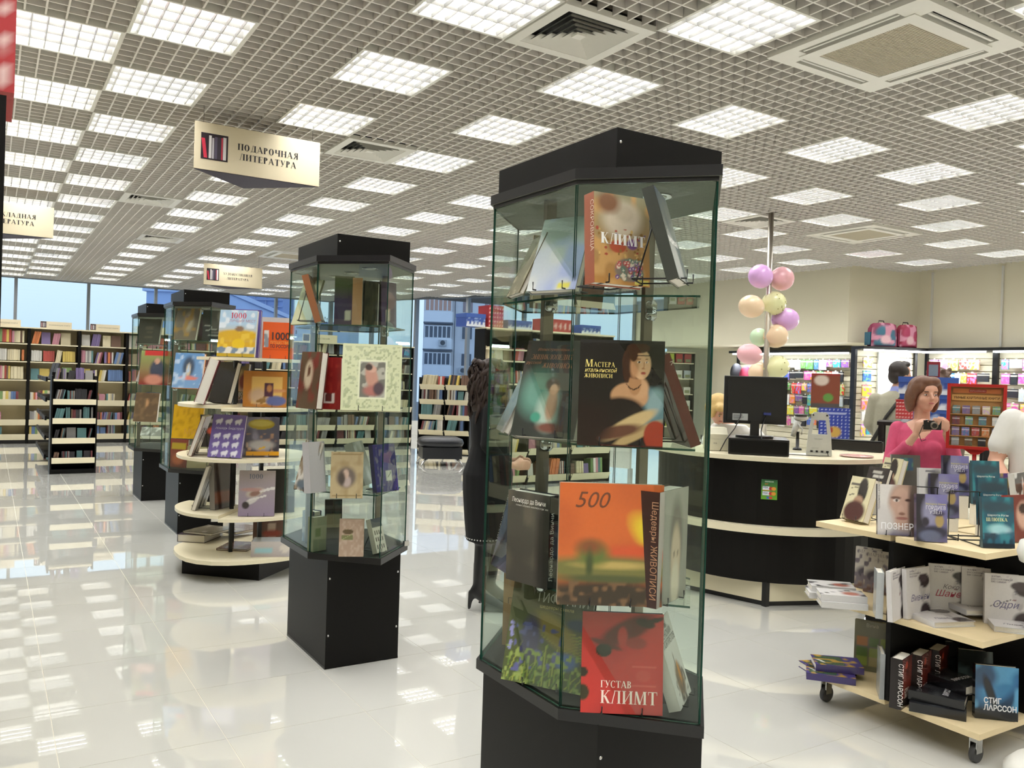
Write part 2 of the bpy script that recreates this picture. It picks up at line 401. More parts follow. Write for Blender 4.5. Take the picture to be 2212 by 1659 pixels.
class Ser:
    """draws serif capitals as flat polygons"""
    def __init__(s): s.b = MB()
    def q(s, pts): s.b.poly([(x, y, 0) for x, y in pts])
    def r(s, x0, y0, x1, y1): s.q([(x0, y0), (x1, y0), (x1, y1), (x0, y1)])
    def st(s, x, y0=0, y1=1, w=None, f=1):
        w = w or T_
        s.r(x-w/2, y0, x+w/2, y1)
        if f:
            s.r(x-w/2-.08, y0, x+w/2+.08, y0+.035); s.r(x-w/2-.08, y1-.035, x+w/2+.08, y1)
    def d(s, x0, y0, x1, y1, w): s.q([(x0-w/2, y0), (x0+w/2, y0), (x1+w/2, y1), (x1-w/2, y1)])
    def a(s, cx, cy, rx, ry, a0, a1, t=None, n=14):
        t = t or T_
        P = []; Q = []
        for k in range(n+1):
            t_ = math.radians(a0+(a1-a0)*k/n); P.append((cx+rx*math.cos(t_), cy+ry*math.sin(t_))); Q.append((cx+(rx-t)*math.cos(t_), cy+(ry-H_)*math.sin(t_)))
        for k in range(n): s.q([P[k], P[k+1], Q[k+1], Q[k]])
    def tick(s, x, y, up, h=.2): s.q([(x-.05, y), (x+.0, y), (x+.0, y+up*h), (x-.025, y+up*h)])
def glyph(S, ch, x):
    r, st, d, a = S.r, S.st, S.d, S.a
    if ch in 'ОO0': w = .62 if ch == '0' else .78; a(x+w/2, .5, w/2, .52, 0, 360, n=26); return w+.12
    if ch == '1': st(x+.22); d(x+.05, .78, x+.2, 1, .06); return .5
    if ch == 'А': d(x+.05, 0, x+.38, 1, .06); d(x+.72, 0, x+.38, 1, .19); r(x+.16, .3, x+.62, .35); r(x-.05, 0, x+.17, .035); r(x+.56, 0, x+.88, .035); return .9
    if ch in 'БВРЬЫ':
        st(x+.17)
        if ch == 'Б': r(x+.17, .95, x+.62, 1); S.tick(x+.64, 1, -1, .22)
        if ch in 'БВЬЫ': a(x+.3, .28, .33, .28, -90, 90); r(x+.17, 0, x+.3, H_); r(x+.17, .505, x+.3, .56)
        if ch in 'ВР': a(x+.3, .75, .3, .25, -90, 90); r(x+.17, .945, x+.3, 1); r(x+.17, .5, x+.3, .55)
        if ch == 'Ы': st(x+.88); return 1.1
        return .74
    if ch == 'Г': st(x+.17); r(x+.17, .95, x+.62, 1); S.tick(x+.64, 1, -1, .25); return .72
    if ch == 'Д': d(x+.16, 0, x+.36, 1, .06); st(x+.66, f=0); r(x+.28, .955, x+.82, 1); r(x+.02, 0, x+.86, .05); r(x+.02, -.17, x+.07, 0); r(x+.81, -.17, x+.86, 0); return .96
    if ch == 'Е': st(x+.17); r(x+.17, .95, x+.62, 1); r(x+.17, .48, x+.5, .53); r(x+.17, 0, x+.66, .05); S.tick(x+.64, 1, -1, .2); S.tick(x+.68, 0, 1, .22); r(x+.46, .4, x+.5, .61); return .78
    if ch == 'Ж': st(x+.55); d(x+.05, 0, x+.45, .55, .14); d(x+.12, 1, x+.45, .5, .07); d(x+1.05, 0, x+.65, .55, .14); d(x+.98, 1, x+.65, .5, .07); r(x-.02, 0, x+.2, .035); r(x+.9, 0, x+1.12, .035); return 1.16
    if ch in 'ЗЭ':
        if ch == 'З': a(x+.26, .75, .28, .25, -90, 150); a(x+.26, .27, .32, .27, -150, 90); return .68
        a(x+.3, .5, .42, .52, -140, 140); r(x+.2, .48, x+.62, .53); return .82
    if ch in 'ИЙ':
        st(x+.17); st(x+.73); d(x+.2, .06, x+.7, .94, .05)
        if ch == 'Й': a(x+.45, 1.2, .16, .12, 180, 360, .05, 8)
        return .96
    if ch == 'К': st(x+.17); d(x+.28, .5, x+.66, 1, .06); d(x+.68, 0, x+.36, .58, .19); r(x+.55, 0, x+.85, .035); r(x+.54, .965, x+.78, 1); return .86
    if ch == 'Л': d(x+.1, 0, x+.34, 1, .06); st(x+.66); r(x+.26, .955, x+.7, 1); r(x-.02, 0, x+.2, .035); return .9
    if ch == 'М': d(x+.12, 0, x+.16, 1, .06); d(x+.5, 0, x+.2, 1, .17); d(x+.5, 0, x+.82, 1, .06); st(x+.9); r(x-.0, 0, x+.24, .035); return 1.13
    if ch == 'Н': st(x+.17); st(x+.73); r(x+.17, .47, x+.73, .525); return .96
    if ch in 'ПЦШ':
        st(x+.17); st(x+.7 if ch != 'Ш' else x+.6)
        if ch == 'П': r(x+.17, .955, x+.7, 1); return .93
        if ch == 'Ш': st(x+1.03); r(x+.17, 0, x+1.03, .05); return 1.26
        r(x+.17, 0, x+.85, .05); r(x+.81, -.17, x+.87, .03); return .98
    if ch == 'С': a(x+.42, .5, .4, .52, 45, 315, n=20); r(x+.66, .7, x+.7, .98); return .82
    if ch == 'Т': st(x+.4); r(x+.04, .95, x+.76, 1); S.tick(x+.08, 1, -1, .26); S.tick(x+.77, 1, -1, .26); return .86
    if ch == 'У': d(x+.42, .3, x+.14, 1, .18); d(x+.26, 0, x+.68, 1, .06); r(x-.02, .965, x+.3, 1); r(x+.56, .965, x+.8, 1); r(x+.12, 0, x+.3, .09); return .84
    if ch == 'Х': d(x+.68, 0, x+.16, 1, .19); d(x+.12, 0, x+.66, 1, .06); r(x+.0, .965, x+.32, 1); r(x+.54, .965, x+.78, 1); r(x+.0, 0, x+.24, .035); r(x+.54, 0, x+.84, .035); return .88
    if ch == 'Ч': st(x+.66); st(x+.15, .45, 1, f=0); r(x+.02, .965, x+.28, 1); r(x+.15, .43, x+.66, .49); return .88
    if ch == 'Ю': st(x+.17); r(x+.2, .47, x+.5, .525); a(x+.75, .5, .34, .52, 0, 360, n=22); return 1.2
    if ch == 'Я': st(x+.6); a(x+.45, .75, .33, .25, 90, 270); r(x+.45, .945, x+.6, 1); r(x+.45, .5, x+.6, .55); d(x+.1, 0, x+.42, .52, .17); r(x-.02, 0, x+.22, .035); return .82
    if ch == 'Ф': st(x+.47); a(x+.47, .52, .43, .3, 0, 360, n=24); return 1.0
    return .4
def serif(s, size, m, parent, loc, align='LEFT', shear=0.0, sx=1.0, track=.06, rot=(math.pi/2, 0, 0), name='lettering', heavy=.17):
    global T_
    T_ = heavy; S = Ser(); x = 0.0
    for ch in s: x += glyph(S, ch, x) + track
    off = -x/2 if align == 'CENTER' else 0
    S.b.v = [((vx+off+vy*shear)*size*sx, vy*size, 0) for vx, vy, vz in S.b.v]
    t = S.b.build(name, m, parent, loc); t.rotation_euler = rot
    return t
def ink(col, name=None): return mat('ink_'+col.strip('#'), col, 0.5, noise=0.0)

# ------------------------------------------------------------------ printed covers: a painter on a grid
def vnoise(u, v, sc_, seed):
    r = np.random.RandomState(seed); g = r.rand(40, 40); x, y = u*sc_ % 38, v*sc_ % 38
    i, j = x.astype(int), y.astype(int); fx, fy = x-i, y-j; fx = fx*fx*(3-2*fx); fy = fy*fy*(3-2*fy)
    return (g[i, j]*(1-fx)+g[i+1, j]*fx)*(1-fy) + (g[i, j+1]*(1-fx)+g[i+1, j+1]*fx)*fy
def paint(u, v, ops):
    c = np.zeros((len(u), 3)); c[:] = lin('#888888')
    for o in ops:
        k = o[0]
        if k == 'bg': c[:] = lin(o[1])
        elif k == 'grad':
            a = np.clip((v-(o[3] if len(o) > 3 else 0))/((o[4] if len(o) > 4 else 1)-(o[3] if len(o) > 3 else 0)), 0, 1)[:, None]; c = np.array(lin(o[1]))*(1-a)+np.array(lin(o[2]))*a
        elif k == 'e':
            cx, cy, rx, ry, col = o[1:6]; soft = (o[6] if len(o) > 6 else .12)*.6; rot = math.radians(o[7]) if len(o) > 7 else 0
            x, y = u-cx, v-cy; x, y = x*math.cos(rot)+y*math.sin(rot), -x*math.sin(rot)+y*math.cos(rot)
            d = np.sqrt((x/rx)**2+(y/ry)**2); m = np.clip((1+soft-d)/(2*soft), 0, 1)[:, None]; c = c*(1-m)+np.array(lin(col))*m
        elif k == 'r':
            m = ((u >= o[1]) & (u <= o[3]) & (v >= o[2]) & (v <= o[4]))[:, None]; c = np.where(m, np.array(lin(o[5])), c)
        elif k == 'n':
            m = np.clip((vnoise(u, v, o[1], o[5] if len(o) > 5 else 3)-o[3])/max(.02, o[4]), 0, 1)[:, None]; c = c*(1-m)+np.array(lin(o[2]))*m
        elif k == 'nr':
            m = np.clip((vnoise(u, v, o[1], o[9] if len(o) > 9 else 3)-o[3])/max(.02, o[4]), 0, 1) * ((u >= o[5]) & (u <= o[7]) & (v >= o[6]) & (v <= o[8])); m = m[:, None]; c = c*(1-m)+np.array(lin(o[2]))*m
        elif k == 'l':
            x0, y0, x1, y1, w_, col = o[1:7]; dx, dy = x1-x0, y1-y0; L = dx*dx+dy*dy; t = np.clip(((u-x0)*dx+(v-y0)*dy)/L, 0, 1)
            d = np.hypot(u-x0-t*dx, v-y0-t*dy); m = (d < w_)[:, None]; c = np.where(m, np.array(lin(col)), c)
    return c
def art_grid(b, w, h, ops, n=26, y=0.0, x0=None, z0=0.0, mi=0):
    nx = max(3, int(n)); nz = max(3, int(n*h/w)); x0 = -w/2 if x0 is None else x0
    uu, vv = np.meshgrid(np.linspace(0, 1, nx+1), np.linspace(0, 1, nz+1)); u, v = uu.ravel(), vv.ravel(); c = paint(u, v, ops)
    base = len(b.v)
    for k in range(len(u)): b.v.append((x0+u[k]*w, y, z0+v[k]*h)); b.c.append(tuple(c[k]))
    for j in range(nz):
        for i in range(nx):
            a = base+j*(nx+1)+i; b.face((a, a+1, a+nx+2, a+nx+1), mi)
pages_cache = {}
def book(label, w, h, t, ops, loc, rz=0, lean=0, spine='#333333', back=None, n=24, titles=(), roll=0, group=None, cat='book', flat=False, spine_right=False, soft=False, stand=None, m=None, sp_title=None, name='book'):
    """front faces -y, bottom centre of the front at loc; lean tips the top back; flat lays it face up"""
    b = MB(); ct = .0035 if not soft else .0012; sp = lin(spine); sgn = 1 if spine_right else -1
    art_grid(b, w, h, ops, n)
    b.col = sp
    b.box(-w/2, w/2, .0004, ct, 0, h); b.box(-w/2, w/2, t-ct, t, 0, h)
    xa, xb = (-w/2, -w/2+ct) if sgn < 0 else (w/2-ct, w/2)
    b.box(xa, xb, ct, t-ct, 0, h)
    o = tag(b.build(name, m or m_print), label, cat, group)
    i = 0.004 if not soft else .0005
    pb = MB().box(-w/2+(ct if sgn < 0 else i), w/2-(i if sgn < 0 else ct), ct, t-ct, i, h-i)
    pb.build('pages', m_paper, o)
    if flat: R = Matrix.Rotation(math.radians(rz), 4, 'Z') @ Matrix.Rotation(math.radians(-90), 4, 'X'); loc = (loc[0], loc[1], loc[2]+t)
    else: R = Matrix.Rotation(math.radians(rz), 4, 'Z') @ Matrix.Rotation(math.radians(roll), 4, 'Y') @ Matrix.Rotation(math.radians(-lean), 4, 'X')
    # keep the lowest edge on the surface
    if not flat:
        zs = [(R @ Vector(p)).z for p in ((-w/2, 0, 0), (w/2, 0, 0), (-w/2, t, 0), (w/2, t, 0))]
        loc = (loc[0], loc[1], loc[2]-min(zs))
    o.matrix_world = Matrix.Translation(loc) @ R
    for tt in titles:
        kind, s, u, v, size, col = tt[:6]; kw = tt[6] if len(tt) > 6 else {}
        p = (-w/2+u*w, -.0006, v*h)
        if kind == 's': serif(s, size, ink(col), o, p, **kw)
        else: bfont(s, size, ink(col), o, p, **{**dict(maxw=(.96-u)*w), **kw} if 'rot' not in kw else kw)
    if sp_title:
        s, size, col = sp_title[:3]; x = -w/2-.0006 if sgn < 0 else w/2+.0006
        tt = bfont(s, size, ink(col), o, (x, t/2+size*.35*sgn*-1, h*.08), name='spine_lettering', maxw=h*.84)
        tt.rotation_euler = (math.radians(90), math.radians(-90), math.radians(-90)) if sgn < 0 else (math.radians(90), math.radians(-90), math.radians(90))
        if sgn < 0: tt.location.y = t/2-size*.35; tt.location.z = h*.92; tt.rotation_euler = (math.radians(90), math.radians(90), math.radians(-90))
    if stand: wire_stand(stand, w, h, loc, rz, lean, t)
    return o
def wire_stand(label, w, h, loc, rz, lean, t):
    b = MB(); a = min(.055, w*.3); k = math.tan(math.radians(lean)); r = .0022; H = min(h*.62, .2)
    z0 = r
    for s in (-1, 1): b.tube([(s*a, -.014, .024), (s*a, -.014, z0), (s*a, t+.09, z0)], r, 5)
    yb = t+.004
    b.tube([(-a*.8, yb, z0), (-a*.8, yb+H*k+.004, H), (a*.8, yb+H*k+.004, H), (a*.8, yb, z0)], r, 5)
    b.tube([(-a, t+.09, z0), (a, t+.09, z0)], r, 5); b.tube([(0, yb+H*k+.006, H*.95), (0, t+.09, z0)], r, 5)
    o = tag(b.build('book_stand', m_wire, None, (loc[0], loc[1], loc[2]), math.radians(rz)), label, 'book stand', 'wire book stands'); return o

# ------------------------------------------------------------------ glass display cases
def hexa(hw, s, L): return [(hw, -s), (hw, s), (0, L), (-hw, s), (-hw, -s), (0, -L)]
HX = hexa(.266, .225, .50)
ZSH = (.585, .893, 1.325, 1.748)
def glass_case(cx, cy, label):
    root = thing('glass_display_case', label, 'display case', (cx, cy, 0), 0, 'hexagonal glass display cases')
    for x0, x1, y0, y1 in ((-.2, .2, -.315, -.297), (-.2, .2, .297, .315), (-.2, -.182, -.297, .297), (.182, .2, -.297, .297)):
        p = MB().box(x0, x1, y0, y1, .004, .555).build('base_panel', m_black, root)
        if x1-x0 > .3:
            for sx in (-.187, .187):
                for z in (.17, .46): MB().ball((sx, y0 if y0 < 0 else y1, z), .006, .003, .006, 8, 6).build('screw', m_chrome, p)
        else:
            MB().box(x0-.001 if x0 < 0 else x1, x0 if x0 < 0 else x1+.001, -.315, .315, 0, .012).build('edge_trim', m_dark, p)
        q = MB().box(x0, x1, y0, y1, 2.092, 2.203).build('crown_panel', m_black, root)
        if x1-x0 > .3: MB().ball((-.187, y0 if y0 < 0 else y1, 2.165), .005, .003, .005, 8, 6).build('screw', m_chrome, q)
    MB().prism(hexa(.278, .232, .518), .553, .585, 0, side=1).build('bottom_board', (m_black, m_dark), root)
    tb = MB(); tb.prism(hexa(.278, .232, .518), 2.064, 2.094, 0, side=0, bot=1); tb.prism(hexa(.270, .228, .506), 2.052, 2.064, 0, bot=1)
    tb.build('top_board', (m_dark, mat('grey_underside', '#6a6a60', 0.5, noise=0.05)), root)
    for dx, dy in ((0, -.26), (0, 0), (0, .24)):
        d = MB().lathe([(.042, 2.0475), (.042, 2.052)], 20, 0, dx, dy).build('downlight', m_chrome, root)
        MB().lathe([(.028, 2.046), (.028, 2.0474)], 16, 0, dx, dy).build('downlight_lens', mat('milky_lens', '#b9b8aa', 0.3), d)
    n = len(HX)
    for i in range(n):
        p, q = Vector((*HX[i], 0)), Vector((*HX[(i+1) % n], 0)); d = (q-p); L = d.length; d /= L; nn = Vector((d.y, -d.x, 0))
        b = MB(); z0, z1 = .5855, 2.0515
        A = [p-nn*.003+d*.004, q-nn*.003-d*.004, q+nn*.003-d*.002, p+nn*.003+d*.002]
        lo = [b.vert((v.x, v.y, z0)) for v in A]; hi = [b.vert((v.x, v.y, z1)) for v in A]
        b.face(lo[::-1], 1); b.face(hi, 1)
        for k in range(4): b.face((lo[k], lo[(k+1) % 4], hi[(k+1) % 4], hi[k]), 1 if k % 2 else 0)
        b.build('glass_pane', (m_glass, m_gedge), root)
    if cy > -2 and cy < -1: MB().box(.235, .262, -.285, -.262, .586, .612).build('lock', m_chrome, root)
    for s in (-1, 1):
        b = MB(); b.box(s*.2-.018, s*.2+.018, -.009, .009, .586, 2.05)
        pl = b.build('upright', m_steel, root)
        for z in ZSH[1:]:
            MB().lathe([(.012, z-.04), (.02, z-.03), (.02, z-.007)], 12, 0, s*.2, -.02).build('shelf_clamp', m_chrome, pl)
    for z in ZSH[1:]:
        MB().prism(hexa(.236, .205, .45), z-.006, z, 0, side=1).build('glass_shelf', (m_glass, m_gedge), root)
    return root
S1 = (1.032, -3.745); S2 = (1.055, -1.50); S3 = (1.05, 2.40); S4 = (1.05, 4.52)
glass_case(*S1, 'tall hexagonal glass case of art books, largest and nearest')
glass_case(*S2, 'hexagonal glass case with the red album and cream framed album inside')
glass_case(*S3, 'hexagonal glass case behind the round tiered book stand')
glass_case(*S4, 'smallest hexagonal glass case, farthest along the left aisle')

GC = 'books inside the nearest glass case'
z4, z3, z2, z1 = ZSH[3]+.0005, ZSH[2]+.0005, ZSH[1]+.0005, ZSH[0]+.0005
# --- nearest case, top shelf
gr_ = random.Random(3)
gold = [('grad', '#b08048', '#8f8b6c'), ('n', 7, '#c49a62', .5, .3, 5), ('e', .5, .72, .34, .2, '#c9bca4', .5), ('e', .55, .8, .2, .1, '#b5a890', .5), ('e', .25, .9, .2, .12, '#7a5438', .6), ('e', .42, .42, .15, .07, '#a8543c', .2), ('e', .68, .46, .1, .06, '#7d5a86', .2), ('e', .62, .17, .26, .13, '#7f7468', .15)]
for k in range(60):
    x, y = gr_.uniform(.4, .86), gr_.uniform(.06, .28); c = gr_.choice(('#6a4a8a', '#b04a4a', '#5a7a6a', '#d4c8b0')); gold += [('e', x, y, .035, .024, c, .2), ('e', x, y, .016, .011, '#d8ceb8', .2)]
for k in range(50): gold.append(('e', gr_.uniform(.05, .95), gr_.uniform(.3, .62), gr_.uniform(.012, .03), gr_.uniform(.008, .02), gr_.choice(('#8a6a3c', '#d4b070', '#6a5a8a', '#a04a3c', '#c9a868')), .2))
gold.append(('r', .72, .02, .98, .07, '#d8cf70'))
book('gold patterned art album lettered in white on the top shelf of the nearest glass case', .172, .232, .045, gold, onz(1345, 618, z4), -4, 4, '#9b5a44', n=70, titles=[('s', 'КЛИМТ', .12, .44, .028, '#f8f6f0', dict(sx=1.0, track=.06, heavy=.27))], group=GC, stand='black wire stand under the gold patterned art album', sp_title=('СОКРОВИЩА', .02, '#e0c8b0'))
book('grey misty art album leaning right on the top shelf of the nearest glass case', .17, .235, .03, [('grad', '#8d8f8c', '#7f8478'), ('n', 5, '#56606a', .4, .3, 3), ('e', .3, .2, .35, .3, '#c9cac6', .5)], onz(1478, 616, z4), 38, 17, '#3c3f3a', n=20, titles=[('b', 'КАНДИНСКИЙ', .03, .4, .019, '#f0f0ea', dict(bold=.0008))], group=GC, stand='black wire stand under the grey misty album')
book('pale blue landscape album leaning in the nearest glass case, left part of its top shelf', .17, .235, .028, [('grad', '#b9bdb8', '#7d8d83'), ('n', 4, '#8f9cba', .42, .3, 9), ('e', .4, .85, .4, .2, '#6f7f74', .6), ('r', .62, .03, .86, .09, '#c6bf4e')], onz(1188, 634, z4), -70, 20, '#8d9091', n=20, group=GC, stand='black wire stand under the pale blue album')
book('thin dark green album seen from its edge, top shelf of the nearest case', .16, .2, .018, [('bg', '#6f6a55'), ('n', 7, '#9a937a', .5, .3, 2)], onz(1106, 642, z4), -108, 24, '#57533f', n=12, group=GC)
book('dark red-brown book standing behind the gold patterned album', .13, .2, .03, [('bg', '#6a3225'), ('r', .3, .5, .7, .75, '#4a4038')], aty(1264, 600, -3.55, z4), -160, 6, '#5e2a20', n=8, group=GC)
book('tan backing board of an album seen edge on beside the pale blue album', .15, .25, .012, [('bg', '#b08d6a')], aty(1174, 560, -3.42, z4), -160, 2, '#d6c7ac', n=4, group=GC)
# --- third shelf: the portrait album
lady = [('grad', '#171311', '#1c1916'), ('e', .86, .52, .4, .3, '#26221e', .5), ('e', .84, .36, .2, .2, '#567478', .2, -25), ('e', .9, .42, .09, .14, '#7f9a9a', .5, -25),
        ('e', .6, .47, .22, .13, '#b98f68', .12), ('e', .72, .55, .1, .1, '#c39a72', .3), ('e', .66, .6, .075, .12, '#ac8058', .15), ('e', .665, .80, .16, .165, '#47291a', .07), ('e', .56, .74, .05, .14, '#3c2316', .2), ('e', .73, .775, .112, .142, '#d3ab82', .07), ('e', .65, .76, .05, .12, '#b88a62', .5), ('e', .69, .93, .135, .05, '#47291a', .15), ('e', .635, .87, .05, .07, '#47291a', .2),
        ('e', .70, .795, .022, .009, '#e8d8c0', .2), ('e', .79, .795, .018, .008, '#e8d8c0', .2), ('e', .703, .795, .01, .008, '#2c1a12', .2), ('e', .792, .795, .009, .008, '#2c1a12', .2), ('l', .675, .823, .725, .825, .004, '#7a5238'), ('l', .775, .825, .81, .82, .004, '#7a5238'), ('l', .755, .8, .765, .745, .004, '#b08058'), ('e', .752, .735, .02, .008, '#a87850', .3), ('e', .755, .695, .034, .0065, '#a04c40', .25), ('e', .755, .683, .024, .006, '#b86a58', .3), ('l', .62, .862, .84, .858, .0028, '#20130d'),
        ('e', .5, .3, .3, .16, '#1c1613', .2), ('e', .6, .2, .34, .07, '#bda676', .25, 24), ('e', .7, .12, .3, .05, '#a89062', .3, 24), ('e', .45, .13, .3, .06, '#5a3a2a', .4, 10), ('e', .92, .1, .14, .15, '#8a3320', .12, 30), ('r', 0, 0, 1, .012, '#3a120c'), ('r', 0, .975, 1, 1, '#2a2927'),
        ('e', .08, .2, .3, .2, '#201512', .5)] + [('e', .56+.17*k/14, .585-.05*math.sin(math.pi*k/14), .0075, .006, '#120d0a', .2) for k in range(15)]
book('large black album with a painted lady, middle shelf of the nearest glass case', .232, .292, .026, lady, onz(1338, 966, z3), -38, 6, '#17130f', n=96, titles=[('s', 'М', .065, .74, .0205, '#eedb80'), ('s', 'АСТЕРА', .17, .74, .0135, '#eedb80', dict(track=.05, sx=.82)), ('b', 'итальянской', .06, .69, .0165, '#eedb80', dict(shear=.3, width=.088)), ('s', 'ЖИВОПИСИ', .06, .637, .0112, '#eedb80', dict(track=.02, sx=.92))], group=GC, stand='black wire stand under the large black portrait album')
ency = [('grad', '#2f332c', '#363b34'), ('e', .3, .45, .25, .22, '#5f8c7c', .8), ('e', .55, .28, .2, .2, '#9db3a2', .5), ('e', .57, .33, .09, .16, '#b58f74', .4), ('e', .56, .5, .085, .07, '#b98d6e', .25), ('e', .53, .54, .11, .07, '#3a261c', .4), ('e', .56, .49, .06, .055, '#c69b7b', .25), ('e', .35, .2, .08, .05, '#3f8a72', .4), ('e', .6, .1, .2, .05, '#6b4030', .5), ('e', .85, .3, .2, .3, '#332d26', .6)]
book('dark green portrait album leaning back left of the large black album', .215, .298, .034, ency, onz(1168, 952, z3), -66, 17, '#8c8a84', n=60, spine_right=False, titles=[('b', 'Иллюстрированная', .18, .89, .013, '#a9714e', dict(shear=.3)), ('s', 'ЭНЦИКЛОПЕДИЯ', .1, .8, .0155, '#a9714e', dict(shear=.2, track=.0, sx=.85)), ('b', 'русской', .03, .75, .013, '#a9714e', dict(shear=.3)), ('s', 'ЖИВОПИСИ', .3, .71, .0155, '#a9714e', dict(shear=.2, track=.0, sx=.9))], group=GC, stand='black wire stand under the dark green portrait album')
book('grey edged album leaning at the far left of the middle shelf, nearest glass case', .2, .26, .022, [('bg', '#8f8a80'), ('n', 6, '#57534c', .5, .3, 4)], onz(1078, 936, z3), -115, 24, '#9a968c', n=10, group=GC)
book('dark red spined album leaning steeply right of the large black album', .2, .27, .03, [('bg', '#4c2420'), ('n', 5, '#2c1a18', .5, .3, 6)], onz(1492, 962, z3), 62, 21, '#5d2622', n=12, group=GC, stand='thick black wire stand under the dark red spined album', sp_title=('К', .02, '#c9b8a8'))
# --- second shelf
book('grey slipcased album with a black spine, second shelf of the nearest glass case', .175, .272, .052, [('grad', '#45433c', '#4c4a42'), ('n', 4, '#5f5a4e', .5, .3, 3), ('e', .9, .4, .2, .6, '#2c2b27', .4)], onz(1136, 1262, z2), -78, 0, '#15141a', n=14, spine_right=True, titles=[('b', 'Леонардо да Винчи', .1, .88, .02, '#e9e6da', dict(width=.14)), ('b', 'полное собрание живописи и графики', .2, .84, .008, '#c9c6ba')], group=GC, sp_title=('Леонардо да Винчи', .021, '#d9d6cc'))
land = [('grad', '#5a4a32', '#b85a2c', .25, .5), ('n', 3, '#c4622e', .4, .4, 5), ('e', .95, .55, .28, .13, '#d9c22e', .55, -35), ('e', .8, .43, .4, .07, '#c4512e', .6), ('e', .5, .3, .8, .1, '#6b6a3a', .5), ('e', .55, .33, .35, .03, '#b09a5a', .8), ('e', .33, .42, .15, .1, '#5d6a34', .6), ('e', .3, .48, .12, .06, '#7d4a2c', .9), ('e', .3, .33, .035, .12, '#3f4a2a', .8), ('e', .5, .08, .7, .12, '#352c22', .5), ('nr', 22, '#6b5138', .6, .2, 0, 0, 1, .2, 4), ('nr', 5, '#9b5236', .6, .2, 0, .02, .3, .1, 7), ('e', .5, .22, .5, .03, '#4a5030', .7)]
book('large album with a glowing orange sunset landscape in the nearest glass case', 0.285, .33, .03, land, onz(1316, 1310, z2), -31, 3, '#c9b6a0', n=70, titles=[('b', '500', .14, .8, .062, '#6a3b20', dict(shear=.3))], group=GC, stand='black wire stand under the orange sunset album')
book('thick maroon spined album with a pale face on its front, nearest glass case', .2, .315, .062, [('grad', '#8f8a80', '#a29d93'), ('e', .6, .55, .22, .36, '#6d655c', .4), ('e', .6, .4, .16, .28, '#c9b198', .35), ('e', .55, .42, .025, .02, '#5a4a40', .6), ('e', .6, .15, .14, .2, '#d2c3ae', .4), ('e', .68, .42, .025, .02, '#5a4a40', .6)], onz(1450, 1300, z2), 24, 0, '#33140f', n=24, group=GC, sp_title=('Шедевры ЖИВОПИСИ', .026, '#a5805f'), stand='black wire stand under the thick maroon spined album')
book('olive boxed album lying behind the orange sunset album', .22, .1, .16, [('bg', '#8f8b6a')], onz(1312, 1200, z2), -20, 0, '#8a8666', n=4, group=GC)
book('dark purple album leaning at the left end of the second shelf, nearest glass case', .17, .25, .03, [('bg', '#2c2028'), ('n', 6, '#54404a', .5, .3, 8)], onz(1080, 1236, z2), -100, 14, '#3a2c40', n=10, group=GC, sp_title=('ИМПРЕССИОНИЗМ', .016, '#d9d6cc'))
# --- bottom board
red = [('grad', '#b5302c', '#b03c36'), ('n', 3, '#a82e2c', .5, .3, 2), ('e', .55, .82, .35, .11, '#5b2a24', .35, 22), ('e', .3, .68, .2, .03, '#5b2a24', .3, -15), ('e', .27, .62, .1, .065, '#2c2a20', .12), ('e', .78, .9, .12, .04, '#3a2a20', .2, -10), ('e', .5, .76, .06, .1, '#a53a34', .3), ('e', .67, .7, .13, .06, '#8a342e', .3), ('e', .02, .4, .06, .05, '#2c2a20', .15), ('e', .02, .2, .08, .08, '#33301f', .15), ('e', .88, .93, .14, .025, '#3a2a20', .3, 14), ('l', .62, .28, .92, .28, .004, '#c9554e'), ('l', .62, .28, .62, .47, .004, '#c9554e'), ('l', .62, .47, .92, .47, .004, '#c9554e'), ('l', .92, .28, .92, .47, .004, '#c9554e'), ('e', .76, .38, .09, .06, '#b8423c', .2)]
book('red album with black figures on the bottom board of the nearest glass case', .226, .272, .022, red, onz(1342, 1545, z1), -34, 8, '#2b2a24', n=54, titles=[('s', 'ГУСТАВ', .24, .255, .0185, '#f2ded2', dict(track=.0, sx=.95)), ('s', 'КЛИМТ', .24, .1, .0345, '#f2ded2', dict(track=.0, sx=.98))], group=GC, stand='black wire stand under the red album with black figures')
iris = [('grad', '#4f5a35', '#55553f')] + [('l', .02+.03*k, .02, .1+.03*k+.1*math.sin(k*2.3), .3+.12*math.sin(k*1.7), .006, ('#77883c', '#93994a', '#5f7a3a')[k % 3]) for k in range(30)] + [('e', .2+.16*math.sin(k*2.1), .33+.25*abs(math.sin(k*1.3)), .022, .02, ('#4c4c80', '#6a6aa0', '#8a8ab8')[k % 3], .2) for k in range(40)] + [('l', .3+.02*k, .55+.005*k, .95, .3+.03*k, .006, ('#8f8a45', '#7a8a3c')[k % 2]) for k in range(9)] + [ ('e', .6, .55, .3, .12, '#8a7a45', .5, -30), ('e', .3, .45, .12, .22, '#4a4560', .5), ('e', .75, .28, .14, .08, '#566a94', .5), ('nr', 18, '#5d5f8a', .62, .1, .1, .1, .7, .6, 5), ('nr', 26, '#8a9a55', .6, .15, 0, 0, 1, .35, 6), ('e', .9, .65, .2, .06, '#34424f', .4), ('e', .5, .88, .6, .12, '#50503c', .5)]
book('green meadow album with blue flowers leaning on the bottom board, nearest glass case', .265, .292, .03, iris, onz(1168, 1490, z1), -58, 15, '#4a4a3a', n=64, titles=[('b', 'ТИФФАНИ', .3, .83, .04, '#b9b6a8', dict(width=.17)), ('b', 'шедевры стекла', .36, .77, .014, '#b3a566')], group=GC, stand='black wire stand under the green meadow album')
